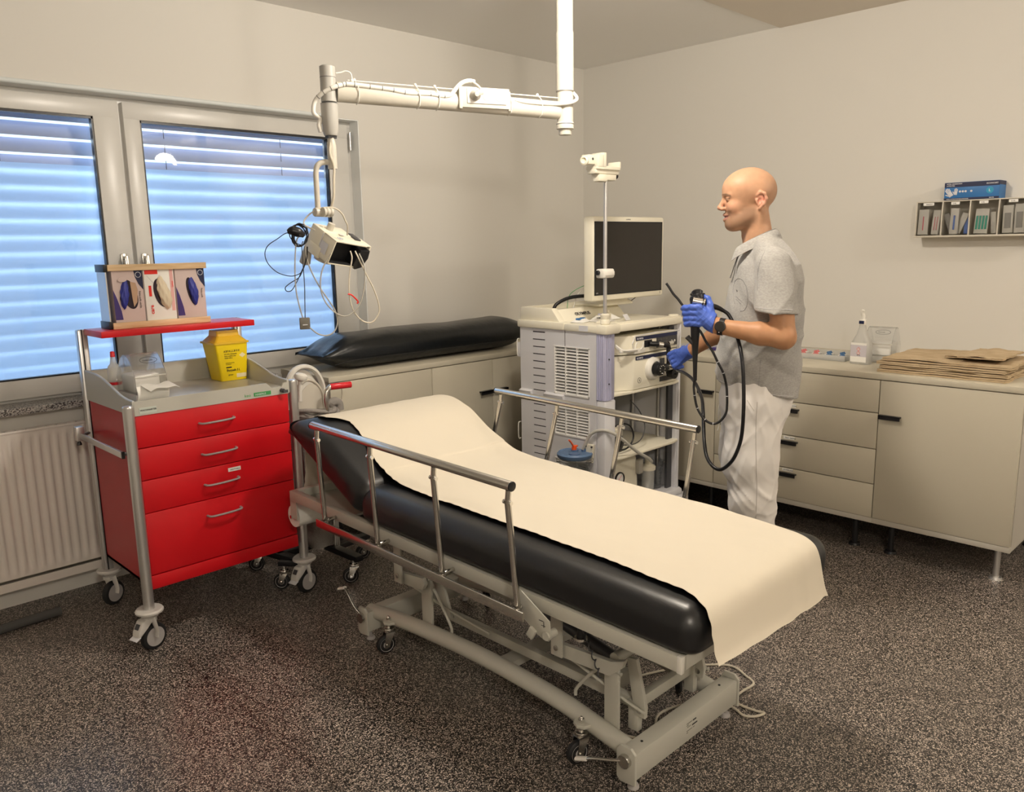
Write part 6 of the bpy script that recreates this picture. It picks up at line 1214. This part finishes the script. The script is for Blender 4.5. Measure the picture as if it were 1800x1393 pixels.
def skin_mat():
    m = P('skin', (.5, .3, .2), .48, spec=.35); N, L, b = nodes(m); a = N.new('ShaderNodeVertexColor'); a.layer_name = 'Col'
    tc = N.new('ShaderNodeTexCoord'); n = N.new('ShaderNodeTexNoise'); n.inputs['Scale'].default_value = 45; n.inputs['Detail'].default_value = 5; L.new(tc.outputs['Object'], n.inputs[0])
    r = N.new('ShaderNodeMapRange'); r.inputs[3].default_value = .86; r.inputs[4].default_value = 1.12; L.new(n.outputs[0], r.inputs[0])
    mx = N.new('ShaderNodeVectorMath'); mx.operation = 'SCALE'; L.new(a.outputs[0], mx.inputs[0]); L.new(r.outputs[0], mx.inputs['Scale']); L.new(mx.outputs[0], b.inputs['Base Color'])
    b.inputs['Subsurface Weight'].default_value = .12; b.inputs['Subsurface Radius'].default_value = (.012, .005, .003)
    n2 = N.new('ShaderNodeTexNoise'); n2.inputs['Scale'].default_value = 260; L.new(tc.outputs['Object'], n2.inputs[0]); bp = N.new('ShaderNodeBump'); bp.inputs['Strength'].default_value = .12; bp.inputs['Distance'].default_value = .001; L.new(n2.outputs[0], bp.inputs['Height']); L.new(bp.outputs[0], b.inputs['Normal'])
    return m
M['skin'] = skin_mat()
HY = math.radians(9)       # head turned a little towards the viewer
def hrot(X, Y): c, s_ = math.cos(HY), math.sin(HY); return X*c+Y*s_, -X*s_+Y*c
def head_f(X, Y, Z):
    A, B = hrot(X, Y); aB = np.abs(B)
    d = ell(A, B, Z, (.000, 0, 1.752), (.096, .0745, .081)); d = smin(d, ell(A, B, Z, (-.030, 0, 1.735), (.064, .064, .062)), .03)
    d = smin(d, ell(A, B, Z, (.036, 0, 1.750), (.062, .060, .052)), .03); d = smin(d, ell(A, B, Z, (.036, 0, 1.690), (.056, .054, .070)), .03)
    d = smin(d, ell(A, B, Z, (.030, 0, 1.637), (.056, .050, .040)), .025); d = smin(d, caps(A, aB, Z, (.070, 0, 1.613), (.066, .016, 1.614), .019, .018), .02)
    d = smin(d, caps(A, aB, Z, (-.006, .043, 1.652), (.050, .034, 1.616), .011, .013), .045)
    d = smin(d, caps(A, aB, Z, (.092, .008, 1.727), (.078, .044, 1.726), .0085, .007), .012)
    d = smin(d, ell(A, aB, Z, (.062, .037, 1.682), (.024, .022, .022)), .018)
    d = smax(d, -ell(A, aB, Z, (.101, .030, 1.711), (.017, .017, .0105)), .010)
    d = smin(d, caps(A, B, Z, (.093, 0, 1.721), (.112, 0, 1.684), .0068, .0095), .008); d = smin(d, ell(A, B, Z, (.1105, 0, 1.681), (.0125, .0115, .0095)), .004)
    d = smin(d, ell(A, aB, Z, (.101, .012, 1.676), (.0115, .0075, .0075)), .004)
    d = smax(d, -ell(A, aB, Z, (.104, .007, 1.669), (.005, .003, .003)), .002)
    d = smin(d, caps(A, aB, Z, (.0945, 0, 1.654), (.082, .021, 1.653), .0065, .003), .006); d = smin(d, caps(A, aB, Z, (.0925, 0, 1.634), (.081, .019, 1.640), .0070, .003), .006)
    d = smax(d, -caps(A, aB, Z, (.100, 0, 1.6435), (.082, .024, 1.648), .0032, .0014), .003)
    d = smax(d, -caps(A, aB, Z, (.100, .016, 1.668), (.082, .032, 1.646), .0015, .0025), .008)
    d = smin(d, ell(A, aB, Z, (.0835, .0295, 1.7115), (.0115, .0135, .0105)), .0025)
    d = smin(d, caps(A, aB, Z, (.092, .020, 1.7165), (.084, .043, 1.7165), .0028, .0024), .003); d = smin(d, caps(A, aB, Z, (.0905, .021, 1.7055), (.084, .041, 1.7065), .0018, .0018), .003)
    # ears
    for (p, q, r) in (((-.018, .072, 1.723), (-.028, .078, 1.733), .0050), ((-.028, .078, 1.733), (-.043, .083, 1.728), .0055), ((-.043, .083, 1.728), (-.050, .085, 1.708), .0055), ((-.050, .085, 1.708), (-.042, .081, 1.688), .0050), ((-.042, .081, 1.688), (-.028, .073, 1.673), .0055), ((-.032, .074, 1.716), (-.036, .075, 1.696), .0045), ((-.036, .075, 1.696), (-.022, .072, 1.684), .0040), ((-.016, .071, 1.704), (-.018, .071, 1.694), .0050)):
        d = smin(d, caps(A, aB, Z, p, q, r, r), .006)
    d = smin(d, ell(A, aB, Z, (-.034, .071, 1.706), (.015, .007, .024)), .004)
    d = smax(d, -ell(A, aB, Z, (-.026, .080, 1.703), (.007, .009, .011)), .003)
    return d
def neck_f(X, Y, Z):
    d = caps(X, Y, Z, (-.024, 0, 1.66), (-.046, 0, 1.50), .050, .060); d = smin(d, caps(X, np.abs(Y), Z, (-.045, .046, 1.66), (.002, .012, 1.525), .011, .011), .03)
    return smin(d, ell(X, Y, Z, (.008, 0, 1.575), (.014, .012, .016)), .02)
SH_L, EL_L, WR_L = (-.102, .172, 1.458), (-.140, .235, 1.196), (.098, .212, 1.234)
SH_R, EL_R, WR_R = (-.012, -.175, 1.455), (.040, -.255, 1.185), (.232, -.372, 1.062)
def arms_f(X, Y, Z):
    d = chain(X, Y, Z, [SH_L, (-.126, .208, 1.32), EL_L], [.046, .0465, .042], .02); mid = (-.055, .233, 1.209)
    d = smin(d, chain(X, Y, Z, [EL_L, mid, WR_L, (.125, .210, 1.245)], [.042, .041, .0275, .028], .02), .02)
    midr = (.12, -.305, 1.145)
    d = smin(d, chain(X, Y, Z, [SH_R, (.03, -.225, 1.32), EL_R], [.046, .046, .041], .02), .02); d = smin(d, chain(X, Y, Z, [EL_R, midr, WR_R, (.250, -.385, 1.05)], [.041, .040, .027, .027], .02), .02)
    return d
TZ = [.80, .93, 1.0, 1.1, 1.2, 1.3, 1.4, 1.46, 1.50, 1.53, 1.56]
TF = [.085, .100, .104, .100, .088, .072, .052, .040, .025, .005, -.02]; TB = [-.16, -.195, -.205, -.212, -.212, -.212, -.203, -.190, -.168, -.148, -.12]; TW = [.165, .168, .165, .160, .163, .172, .180, .172, .138, .100, .070]
def torso_f(X, Y, Z, inset=0., xw=0.):
    fr = np.interp(Z, TZ, TF); bk = np.interp(Z, TZ, TB); hw = np.interp(Z, TZ, TW)+xw-inset; c = (fr+bk)/2-.20*Y; A = (fr-bk)/2-inset
    k = (np.abs((X-c)/A)**2.3+np.abs(Y/hw)**2.3)**(1/2.3); return (k-1)*np.minimum(A, hw)*.9
def legs_f(X, Y, Z, gr=0.):
    L_ = chain(X, Y, Z, [(-.045, .080, .90), (-.040, .085, .68), (-.056, .092, .50), (-.060, .092, .36), (-.062, .090, .12)], [.104+gr, .100+gr, .080+gr, .074+gr, .066+gr], .03)
    R_ = chain(X, Y, Z, [(-.030, -.080, .90), (-.022, -.085, .68), (-.046, -.092, .50), (-.052, -.092, .36), (-.055, -.090, .12)], [.104+gr, .100+gr, .080+gr, .074+gr, .066+gr], .03)
    return smin(smin(L_, R_, .02), ell(X, Y, Z, (-.045, 0, .915), (.118+gr, .155+gr, .12)), .04)
def body_f(X, Y, Z):
    d = np.full(X.shape, 1., np.float32); nz = Z[0, 0, :]
    hi = nz > 1.44; lo = nz < 1.62
    H = smin(head_f(X[..., hi], Y[..., hi], Z[..., hi]), neck_f(X[..., hi], Y[..., hi], Z[..., hi]), .016); d[..., hi] = H
    x, y, z = X[..., lo], Y[..., lo], Z[..., lo]; t = np.maximum(np.maximum(torso_f(x, y, z, .024), z-1.545), .965-z); b_ = smin(t, arms_f(x, y, z), .03); b_ = smin(b_, legs_f(x, y, z, -.045), .02); b_ = np.maximum(b_, .10-z)
    d[..., lo] = smin(d[..., lo], b_.astype(np.float32), .025); return d
fine = lambda a, b, h, lo, hi, H: np.concatenate([np.arange(lo, a, H), np.arange(a, b, h), np.arange(b, hi, H)])
ax_ = fine(-.105, .130, .0024, -.24, .27, .007); ay_ = fine(-.098, .098, .0026, -.42, .30, .007); az_ = np.concatenate([np.arange(.09, 1.50, .008), np.arange(1.50, 1.845, .0025)])
def skin_col(v):
    X, Y, Z = v[:, 0], v[:, 1], v[:, 2]; c_, s_ = math.cos(HY), math.sin(HY); A = X*c_+Y*s_; B = np.abs(-X*s_+Y*c_)
    base = np.array([.52, .295, .180]); c = np.tile(base, (len(v), 1))
    def mixc(w, col): 
        nonlocal c; w = np.clip(w, 0, 1)[:, None]; c = c*(1-w)+np.array(col)*w
    g = lambda d, s: np.exp(-(d/s)**2)
    pts = lambda p, r: np.sqrt((A-p[0])**2+(B-p[1])**2+(Z-p[2])**2)/r
    arm = (np.abs(Y) > .15) | (Z < 1.45); mixc(arm*1., (.47, .245, .130))
    head = Z > 1.54
    mixc(head*.45*g(pts((.112, 0, 1.682), .018), 1), (.62, .24, .17)); mixc(head*.35*g(pts((.070, .045, 1.680), .028), 1), (.62, .28, .19))
    mixc(head*.75*g(pts((-.034, .080, 1.705), .024), 1)*(B > .068), (.62, .25, .19))
    bd = np.clip((1.664-Z)/.012, 0, 1)*np.clip((Z-1.590)/.02, 0, 1)*np.clip((A+.022)/.02, 0, 1)*head; side = np.clip((1.690-Z)/.02, 0, 1)*np.clip((B-.044)/.010, 0, 1)*np.clip((.040-np.abs(A-.012))/.02, 0, 1)*head*np.clip((Z-1.6)/.02, 0, 1)
    mixc(.60*np.maximum(bd, side), (.13, .075, .045)); mo = head*np.clip((1.671-Z)/.004, 0, 1)*np.clip((Z-1.655)/.004, 0, 1)*np.clip((A-.07)/.01, 0, 1); mixc(.55*mo, (.15, .085, .05))
    lip = head*(A > .078)*(B < .024)*np.exp(-((Z-1.6445)/.0095)**4); mixc(.65*lip, (.50, .20, .17))
    mt_ = head*(A > .074)*(B < .026)*np.exp(-((Z-(1.6437+.10*B))/.0034)**4)*(A < .0945); mixc(.9*mt_, (.10, .03, .025))
    br_ = head*(A > .055)*np.exp(-((Z-(1.7305-.35*np.maximum(0, B-.036)))/.0034)**2)*(B > .008)*(B < .054); mixc(.85*br_, (.09, .05, .03))
    sc = head*np.clip((Z-1.765)/.03, 0, 1)+head*np.clip((-.03-A)/.03, 0, 1)*(Z > 1.68); mixc(.22*np.clip(sc, 0, 1), (.36, .24, .16))
    ey = head*(A > .060)*np.exp(-(((Z-1.7110)/.0030)**4+((B-.0310)/.0105)**4)); mixc(.85*ey, (.12, .075, .05)); ir = head*(A > .06)*np.exp(-(((Z-1.7113)/.0042)**4+((B-.0285)/.0060)**4)); mixc(ir*(np.abs(Z-1.711) < .0034), (.04, .025, .015))
    ld = head*(A > .060)*(np.exp(-((Z-(1.7150-.10*np.maximum(0, B-.032)))/.0017)**2)+.5*np.exp(-((Z-1.7072)/.0013)**2))*(B > .016)*(B < .046); mixc(.9*np.clip(ld, 0, 1), (.06, .03, .02))
    return np.clip(c, 0, 1)
V_, Q_ = surf_nets(body_f, ax_, ay_, az_); body = mesh_from(V_, Q_, 'body', 'skin', man, 1, skin_col)
# teeth show in the smile
q = MB(); q.T = PM @ Matrix.Rotation(HY, 4, 'Z'); q.tube([(.0795, .016, 1.6460), (.0865, .009, 1.6452), (.0885, 0, 1.6450), (.0865, -.009, 1.6452), (.0795, -.016, 1.6460)], .0026, smooth=4, seg=8).build('teeth', P('teeth', (.80, .74, .64), .3), man, world=True)
# ---- polo shirt
def ridge(X, Y, Z, fx, fy, fz, ph, w=2.0, p=3): return (1-np.abs(np.sin(fx*X+fy*Y+fz*Z+ph+w*np.sin(.37*fz*X+.5*fx*Z+ph)+.8*np.sin(23*Y+11*Z+ph))))**p
def wr(X, Y, Z): 
    return (-.0045*ridge(X, Y, Z, 22, 9, 17, .4)*np.clip((1.40-Z)/.1, .25, 1) - .0035*ridge(X, Y, Z, -14, 12, 26, 2.1)*np.clip((1.30-Z)/.1, .3, 1) - .003*ridge(X, Y, Z, 30, -8, -19, 4.)*np.clip((Y-.1)/.06, 0, 1)*np.clip((Z-1.27)/.03, 0, 1) + .0035*np.sin(26*Z+9*X+2*np.sin(14*Y+5*X))*np.clip((1.22-Z)/.12, 0, 1) + .0022*np.sin(38*Z-30*X+16*Y) + .0045*np.exp(-((Z-(1.03+.9*(X+.02)))/.022)**2)*np.clip((Y-.02)/.08, 0, 1)*np.clip((.12-X)/.05, 0, 1)*np.clip((X+.13)/.05, 0, 1) + .004*np.exp(-((Z-(1.12+.55*(X+.02)))/.018)**2)*np.clip((Y-.04)/.08, 0, 1))
def shirt_f(X, Y, Z):
    t = torso_f(X, Y, Z); hemz = .945+.16*(X-(-.20)) ; t = np.maximum(t, hemz-Z)
    t = smin(t, chain(X, np.abs(Y), Z, [(-.06, .05, 1.527), (-.075, .12, 1.508)], [.036, .044], .02), .03)
    sl = caps(X, Y, Z, (-.098, .158, 1.462), (-.114, .218, 1.24), .065, .082); cut = (Z-1.288)-(.10*(X+.10)); sl = smax(sl, -cut, .004)
    sr = caps(X, Y, Z, (-.012, -.160, 1.462), (.012, -.225, 1.27), .060, .066); sr = smax(sr, -(Z-1.31), .004)
    d = smin(t, sl, .016); d = smin(d, sr, .02)
    d = smax(d, -caps(X, Y, Z, (-.040, 0, 1.53), (-.016, 0, 1.65), .060, .068), .006)
    open_ = caps(X, Y, Z, (.045, -.01, 1.515), (.065, -.012, 1.470), .018, .006); d = smax(d, -open_, .004)
    return d+wr(X, Y, Z)
def cloth_mat(name, c1, c2, scale, bump):
    m = add_var(P(name, c1, .92, spec=.15, sheen=.2), scale, c1, c2, .35, .65, 8, stretch=(1, 1, 2.2)); return add_bump(m, 700, bump, .0015)
M['polo'] = cloth_mat('grey_melange_jersey', (.33, .32, .305), (.41, .40, .38), 110, .35); M['linen'] = add_bump(P('white_cotton', (.80, .77, .74), .85, spec=.2), 500, .15, .001)
V_, Q_ = surf_nets(shirt_f, np.arange(-.25, .14, .0045), np.arange(-.33, .33, .0045), np.arange(.92, 1.58, .0045)); shirt = mesh_from(V_, Q_, 'polo_shirt', 'polo', man, 2)
def pants_w(X, Y, Z):
    return -.0065*ridge(X, Y, Z, 26, 8, 15, 1.3, 2.5)*np.clip(1.1-np.abs(Z-.62)/.35, .25, 1) - .005*ridge(X, Y, Z, -20, 10, 21, 3.7, 2.2)*np.clip((.75-Z)/.2, .15, 1) - .004*ridge(X, Y, Z, 38, 6, -9, 5.2, 1.5)+.0035*np.sin(20*Z+12*X)*np.sin(9*Z-14*Y)+.0045*np.sin(34*(Z+.6*X))*np.exp(-((Z-.52)/.09)**2)+.004*np.exp(-((X-(.035-.35*(Z-.6)))/.012)**2)*np.clip((Y-.02)/.05, 0, 1)*np.clip((.95-Z)/.1, 0, 1) - .003*np.exp(-((X-(-.02+.25*(.75-Z)))/.014)**2)*np.clip(Y/.05, 0, 1)+.004*np.sin(60*(Z-.5*X))*np.exp(-((Z-.62)/.05)**2)*np.clip((X+.02)/.05, 0, 1)
def pants_f(X, Y, Z):
    d = legs_f(X, Y, Z, .006); d = smin(d, ell(X, Y, Z, (-.052, 0, .93), (.143, .174, .17)), .03); d = np.maximum(d, Z-1.02); d = np.maximum(d, .105-Z); d = d+pants_w(X, Y, Z); return d
V_, Q_ = surf_nets(pants_f, np.arange(-.21, .12, .0055), np.arange(-.21, .21, .0055), np.arange(.09, 1.04, .006)); pants = mesh_from(V_, Q_, 'trousers', 'linen', man, 2)
# shoes
def shoe_f(X, Y, Z):
    d = None
    for s_, dx in ((.090, -.005), (-.090, .005)):
        e = smin(ell(X, Y, Z, (.055+dx, s_, .078), (.085, .046, .040)), ell(X, Y, Z, (-.075+dx, s_, .085), (.055, .038, .045)), .04); e = np.maximum(e, .0515-Z); d = e if d is None else np.minimum(d, e)
    return d
for s_, nm in ((1, 'a'), (-1, 'b')):
    V_, Q_ = surf_nets(lambda X, Y, Z: np.maximum(shoe_f(X, Y, Z), -s_*Y), np.arange(-.16, .17, .006), np.arange(-.15, .15, .006), np.arange(.04, .14, .005)); mesh_from(V_, Q_, 'shoe', 'white', man, 1)
# collar, placket, stitching
bpy.context.view_layer.update()
from mathutils.bvhtree import BVHTree
def bvh_of(o): 
    me = o.data; v = [Vector(x.co) for x in me.vertices]; return BVHTree.FromPolygons(v, [tuple(p.vertices) for p in me.polygons])
MIi = MI.inverted()
def project(o_bvh, pts, d=(0, -1, 0), lift=.0008, start=.4):
    out = []; D = (MI.to_3x3() @ Vector(d)).normalized()
    for p in pts:
        w = MI @ Vector(p) - D*start; h = o_bvh.ray_cast(w, D)
        if h[0] is not None: out.append(MIi @ (h[0]-D*lift))
    return out
sb_, pb_ = bvh_of(shirt), bvh_of(pants)
def pm(): m_ = MB(); m_.T = PM; return m_
def collar(u, v):
    # u round the neck from front-left round the back to front-right, v from inner fold down to the outer edge
    a = math.radians(38+284*u); t = min(u, 1-u)*2; back = math.sin(math.pi*u)
    r0 = .063+.000*back; cx, cz = -.038+.018*(1-back), 1.514+.068*back
    top = Vector((cx+r0*math.cos(a)*1.02+.006*(1-back), r0*math.sin(a)*.98, cz+.012)); drop = .036+.016*(1-back)**2
    out = Vector((math.cos(a), math.sin(a), 0)); k = v
    p = top + out*(.003+.021*k) + Vector((.004*(1-back)*k, 0, -drop*k**1.15+.005*math.sin(k*3.1)))
    return p
q = pm(); q.sheet(collar, 48, 10, .0022); q.build('collar', 'polo', shirt, world=True, angle=70)
q = pm(); q.sheet(lambda u, v: Vector((-.038+.018*(1-math.sin(math.pi*u))+.064*math.cos(math.radians(38+284*u)), .062*math.sin(math.radians(38+284*u)), 1.500+.066*math.sin(math.pi*u)+.032*v)), 48, 3, .002); q.build('collar_stand', 'polo', shirt, world=True, angle=70)
q = pm(); q.sheet(lambda u, v: Vector((.036+.030*u-.004*v, -.004-.022*v, 1.505-.10*u)), 8, 3, .002); q.build('placket', 'polo', shirt, world=True)
M['stitch'] = P('stitching', (.22, .22, .22), .8); M['seam'] = P('trouser_seam', (.50, .47, .44), .8)
def stitch(bv, pts, parent, mat='stitch', r=.0007, nm='stitching', d=(0, -1, 0)):
    pp = project(bv, [tuple(x) for x in catmull(pts, 6)], d)
    if len(pp) > 2: q = pm(); q.tube(pp, r, smooth=0, seg=5); q.build(nm, mat, parent, world=True)
ov = [(.022+.028*math.cos(a)+.006*math.sin(a), .3, 1.345+.062*math.sin(a)) for a in [2*math.pi*k/16-.6 for k in range(15)]]
stitch(sb_, ov, shirt, r=.0009, nm='printed_outline')
for (p, q2) in (((.038, .3, 1.338), (.014, .3, 1.318)), ((.038, .3, 1.328), (.018, .3, 1.311))): stitch(sb_, [p, q2], shirt, r=.0010, nm='printed_line') if False else stitch(sb_, [p, tuple((np.array(p)+np.array(q2))/2), q2], shirt, r=.0010, nm='printed_line')
stitch(sb_, [(.036, .3, 1.362), (.035, .3, 1.360), (.034, .3, 1.356)], shirt, 'ink', .002, 'printed_dot')
stitch(sb_, [(.098, .3, 1.000), (.06, .3, .994), (0, .3, .985), (-.06, .3, .975), (-.13, .3, .964), (-.19, .3, .955)], shirt, 'lightgrey', .0007, 'hem_stitch')
stitch(sb_, [(-.165, .4, 1.300), (-.14, .4, 1.303), (-.10, .4, 1.304), (-.06, .4, 1.306), (-.035, .4, 1.308)], shirt, 'lightgrey', .0007, 'cuff_stitch')
stitch(sb_, [(-.062, .4, 1.515), (-.045, .4, 1.47), (-.038, .4, 1.42), (-.040, .4, 1.37)], shirt, 'stitch', .0006, 'sleeve_seam')
stitch(sb_, [(-.062, .4, 1.10), (-.060, .4, 1.05), (-.058, .4, 1.0), (-.060, .4, .965)], shirt, 'stitch', .0005, 'side_seam')
stitch(pb_, [(-.055, .4, .94), (-.054, .4, .83), (-.060, .4, .70), (-.066, .4, .60), (-.067, .4, .45), (-.067, .4, .25)], pants, 'seam', .0012, 'side_seam')
stitch(pb_, [(-.018, .4, .945), (-.028, .4, .93), (-.045, .4, .905)], pants, 'seam', .0012, 'pocket_edge')
q = pm(); q.tube([(.080, -.01, .93), (.092, -.012, .88), (.094, -.01, .84), (.090, -.012, .80), (.096, -.006, .775)], .0022, smooth=5, seg=6).tube([(.080, .004, .93), (.088, .01, .88), (.090, .012, .84), (.088, .012, .81)], .0018, smooth=5, seg=6); q.build('drawstring', 'white', pants, world=True)
# ---- watch
AXW = (Vector(WR_L)-Vector((-.055, .233, 1.209))).normalized(); WC = Vector((.086, .2135, 1.2315))
q = pm(); q.lathe([(.0315, -.010), (.0335, -.010), (.0335, .010), (.0315, .010)], WC, AXW, 36, cap=False, closed=True); wa = q.build('watch_strap', 'black', man, world=True)
nrm = (Vector((.10, .95, .12))-AXW*Vector((.10, .95, .12)).dot(AXW)).normalized(); fc = WC+nrm*.033
q = pm(); q.cyl(fc-nrm*.002, fc+nrm*.009, .0205, seg=32, bev=.002); q.build('watch_case', 'black', wa, world=True)
q = pm(); q.cyl(fc+nrm*.0085, fc+nrm*.0096, .0165, seg=32); q.build('watch_glass', 'screen', wa, world=True)
q = pm(); q.cyl(fc+nrm*.003-AXW*.0+nrm.cross(AXW)*.021, fc+nrm*.003+nrm.cross(AXW)*.024, .003, seg=10); q.build('watch_button', 'chrome', wa, world=True)
# ---- gloves: palm, four fingers, thumb
def hand_sdf(X, Y, Z, palm, fingers, thumb, cuff, k=.0035):
    d = None
    for (p, q_, r1, r2) in palm: e = caps(X, Y, Z, p, q_, r1, r2); d = e if d is None else smin(d, e, .012)
    for pts, rs in fingers:
        e = chain(X, Y, Z, pts, rs, .004); d = smin(d, e, k)
    d = smin(d, chain(X, Y, Z, *thumb, .005), .008); d = smin(d, chain(X, Y, Z, *cuff, .01), .012)
    return d - .0016*ridge(X, Y, Z, 120, 60, 90, 1., 1.5, 4)-.0013*ridge(X, Y, Z, -70, 90, 130, 3., 1.5, 4)
zs_ = [1.306, 1.286, 1.265, 1.246]
lf = [([(.168, .226, z-.001*i), (.200, .2235-.001*i, z-.001), (.226-.003*i, .208, z-.004), (.231-.004*i, .186, z-.009), (.214-.003*i, .168, z-.012), (.196, .160, z-.013)], [.0125, .0122, .0112, .0102, .0095, .0088]) for i, z in enumerate(zs_)]
lp = [((.128, .214, 1.262), (.170, .222, 1.296), .019, .0155), ((.128, .214, 1.245), (.170, .222, 1.256), .021, .016), ((.128, .212, 1.252), (.168, .221, 1.276), .020, .016), ((.125, .205, 1.27), (.150, .200, 1.30), .014, .012)]
lth = ([(.128, .203, 1.280), (.132, .192, 1.312), (.142, .180, 1.335), (.160, .170, 1.343)], [.016, .0135, .0120, .0100])
lcf = ([(.150, .216, 1.262), (.122, .2115, 1.246), (.108, .2115, 1.238)], [.021, .0315, .0330])
def lglove(X, Y, Z):
    d = hand_sdf(X, Y, Z, lp, lf, lth, lcf); n = np.array(AXW); return np.maximum(d, -((X-.111)*n[0]+(Y-.2115)*n[1]+(Z-1.238)*n[2]))
V_, Q_ = surf_nets(lglove, np.arange(.09, .26, .0021), np.arange(.135, .26, .0021), np.arange(1.19, 1.37, .0021)); mesh_from(V_, Q_, 'glove', 'glove', man, 1)['label'] = 'blue glove gripping the scope control body'
# right hand reaches to the supply plug cord
HC_ = Vector(WR_R); hd = Vector((.070, -.040, -.042)); 
def rp(u, s_, n_): # u along hand, s across (up), n thickness (towards viewer)
    f_ = hd.normalized(); up_ = (Vector((0, 0, 1))-f_*f_.z).normalized(); nn = up_.cross(f_).normalized(); nn = nn if nn.y > 0 else -nn; return tuple(HC_+f_*u+up_*s_+nn*n_)
rf = [([rp(.080, s_, .004), rp(.112, s_-.002, .010), rp(.130-.003*i, s_-.006, -.004), rp(.124-.003*i, s_-.012, -.026), rp(.104, s_-.014, -.036)], [.0120, .0112, .0104, .0096, .0088]) for i, s_ in enumerate((.030, .011, -.009, -.028))]
rpm = [(rp(.03, .010, 0), rp(.082, .026, .002), .020, .014), (rp(.03, -.010, 0), rp(.082, -.022, .002), .021, .0145), (rp(.03, 0, 0), rp(.085, .004, .002), .020, .0150)]
rth = ([rp(.030, .014, -.012), rp(.055, .030, -.030), rp(.082, .030, -.042), rp(.100, .022, -.044)], [.017, .0135, .0118, .0098])
rcf = ([rp(.035, 0, 0), rp(.008, 0, 0), rp(-.010, 0, 0)], [.022, .0300, .0320])
def rglove(X, Y, Z):
    d = hand_sdf(X, Y, Z, rpm, rf, rth, rcf); f_ = np.array(hd.normalized()); o_ = np.array(rp(-.006, 0, 0)); return np.maximum(d, -((X-o_[0])*f_[0]+(Y-o_[1])*f_[1]+(Z-o_[2])*f_[2]))
V_, Q_ = surf_nets(rglove, np.arange(.19, .40, .0023), np.arange(-.51, -.31, .0023), np.arange(.93, 1.12, .0023)); mesh_from(V_, Q_, 'glove', 'glove', man, 1)['label'] = 'blue glove reaching to the plug cord'
# ---------------------------------------------------------------- flexible endoscope held by the man
en = thing('endoscope', 'black flexible endoscope held by the man, tubes looping past his legs', 'endoscope', tuple(LW((.185, .19, 1.25))))
q = pm(); q.lathe([(.004, -.235), (.0075, -.232), (.0085, -.17), (.012, -.11), (.017, -.05), (.0185, 0), (.0185, .06), (.020, .075), (.022, .085), (.018, .095), (.004, .096)], (.186, .190, 1.250), (0.02, 0, 1), 28); q.build('control_body', 'black', en, world=True)
q = pm(); q.lathe([(.004, -.02), (.024, -.018), (.026, -.010), (.026, 0), (.021, .004), (.022, .018), (.016, .024), (.003, .025)], (.180, .176, 1.345), (.15, -.35, 1), 28); q.obox((.180, .176, 1.352), (.058, .012, .010), (0, 0, .3), .004).obox((.180, .176, 1.352), (.012, .052, .010), (0, 0, .3), .004); q.build('angulation_knob', 'black', en, world=True)
q = pm(); q.cyl((.160, .198, 1.322), (.196, .200, 1.330), .0165, seg=20).cyl((.150, .198, 1.3205), (.155, .198, 1.3215), .0175, seg=20); q.build('steel_band', 'steel', en, world=True)
q = pm(); q.tube([(.192, .190, 1.165), (.205, .192, 1.178), (.215, .194, 1.190)], .009, smooth=3, radii=[.010, .009, .010]); q.build('biopsy_port', 'darkgrey', en, world=True)
q = pm(); q.tube([(.333, -.815, .916), (.325, -.68, .932), (.310, -.52, .951), (.292, -.40, .962), (.257, -.300, .969), (.209, -.200, .952), (.169, -.080, .906), (.156, 0, .856), (.150, .050, .801), (.143, .100, .748), (.131, .140, .700), (.107, .180, .674), (.079, .200, .665), (.052, .220, .684), (.024, .240, .726), (.003, .250, .791), (-.004, .260, .855), (-.005, .270, .941), (-.002, .270, 1.024), (.004, .262, 1.095), (.014, .235, 1.150), (.030, .190, 1.200), (.043, .166, 1.238), (.062, .160, 1.272), (.077, .160, 1.285), (.101, .168, 1.299), (.124, .180, 1.306), (.160, .192, 1.308)], .0072, smooth=6, seg=14); q.build('universal_cord', 'black', en, world=True)
q = pm(); q.tube([(.082, .161, 1.288), (.101, .168, 1.299), (.124, .180, 1.306), (.162, .193, 1.309)], .010, smooth=5, radii=[.0072, .0095, .0120, .0130], seg=16); q.build('cord_boot', 'black', en, world=True)
q = pm(); tubep = [(.298, .200, 1.396), (.287, .200, 1.381), (.270, .200, 1.355), (.252, .203, 1.336), (.235, .203, 1.313), (.218, .200, 1.292), (.205, .196, 1.262), (.185, .192, 1.232), (.163, .190, 1.207), (.143, .200, 1.172), (.118, .210, 1.138), (.097, .210, 1.096), (.075, .210, 1.054), (.062, .200, 1.004), (.058, .200, .962), (.057, .200, .925), (.060, .200, .894), (.076, .200, .866), (.099, .200, .850), (.123, .200, .853), (.147, .200, .872), (.169, .190, .906), (.179, .190, .943), (.185, .190, .987), (.184, .190, 1.018)]
q.tube(tubep, .0048, smooth=6, seg=12); it = q.build('insertion_tube', 'black', en, world=True)
sm = catmull(tubep, 6); q = pm()
for i in (66, 72, 84, 110, 118, 126, 134):
    q = pm(); t = (sm[i+1]-sm[i]).normalized(); q.cyl(sm[i], sm[i]+t*.0022, .0051, seg=12); q.build('depth_mark', 'lightgrey', it, world=True)
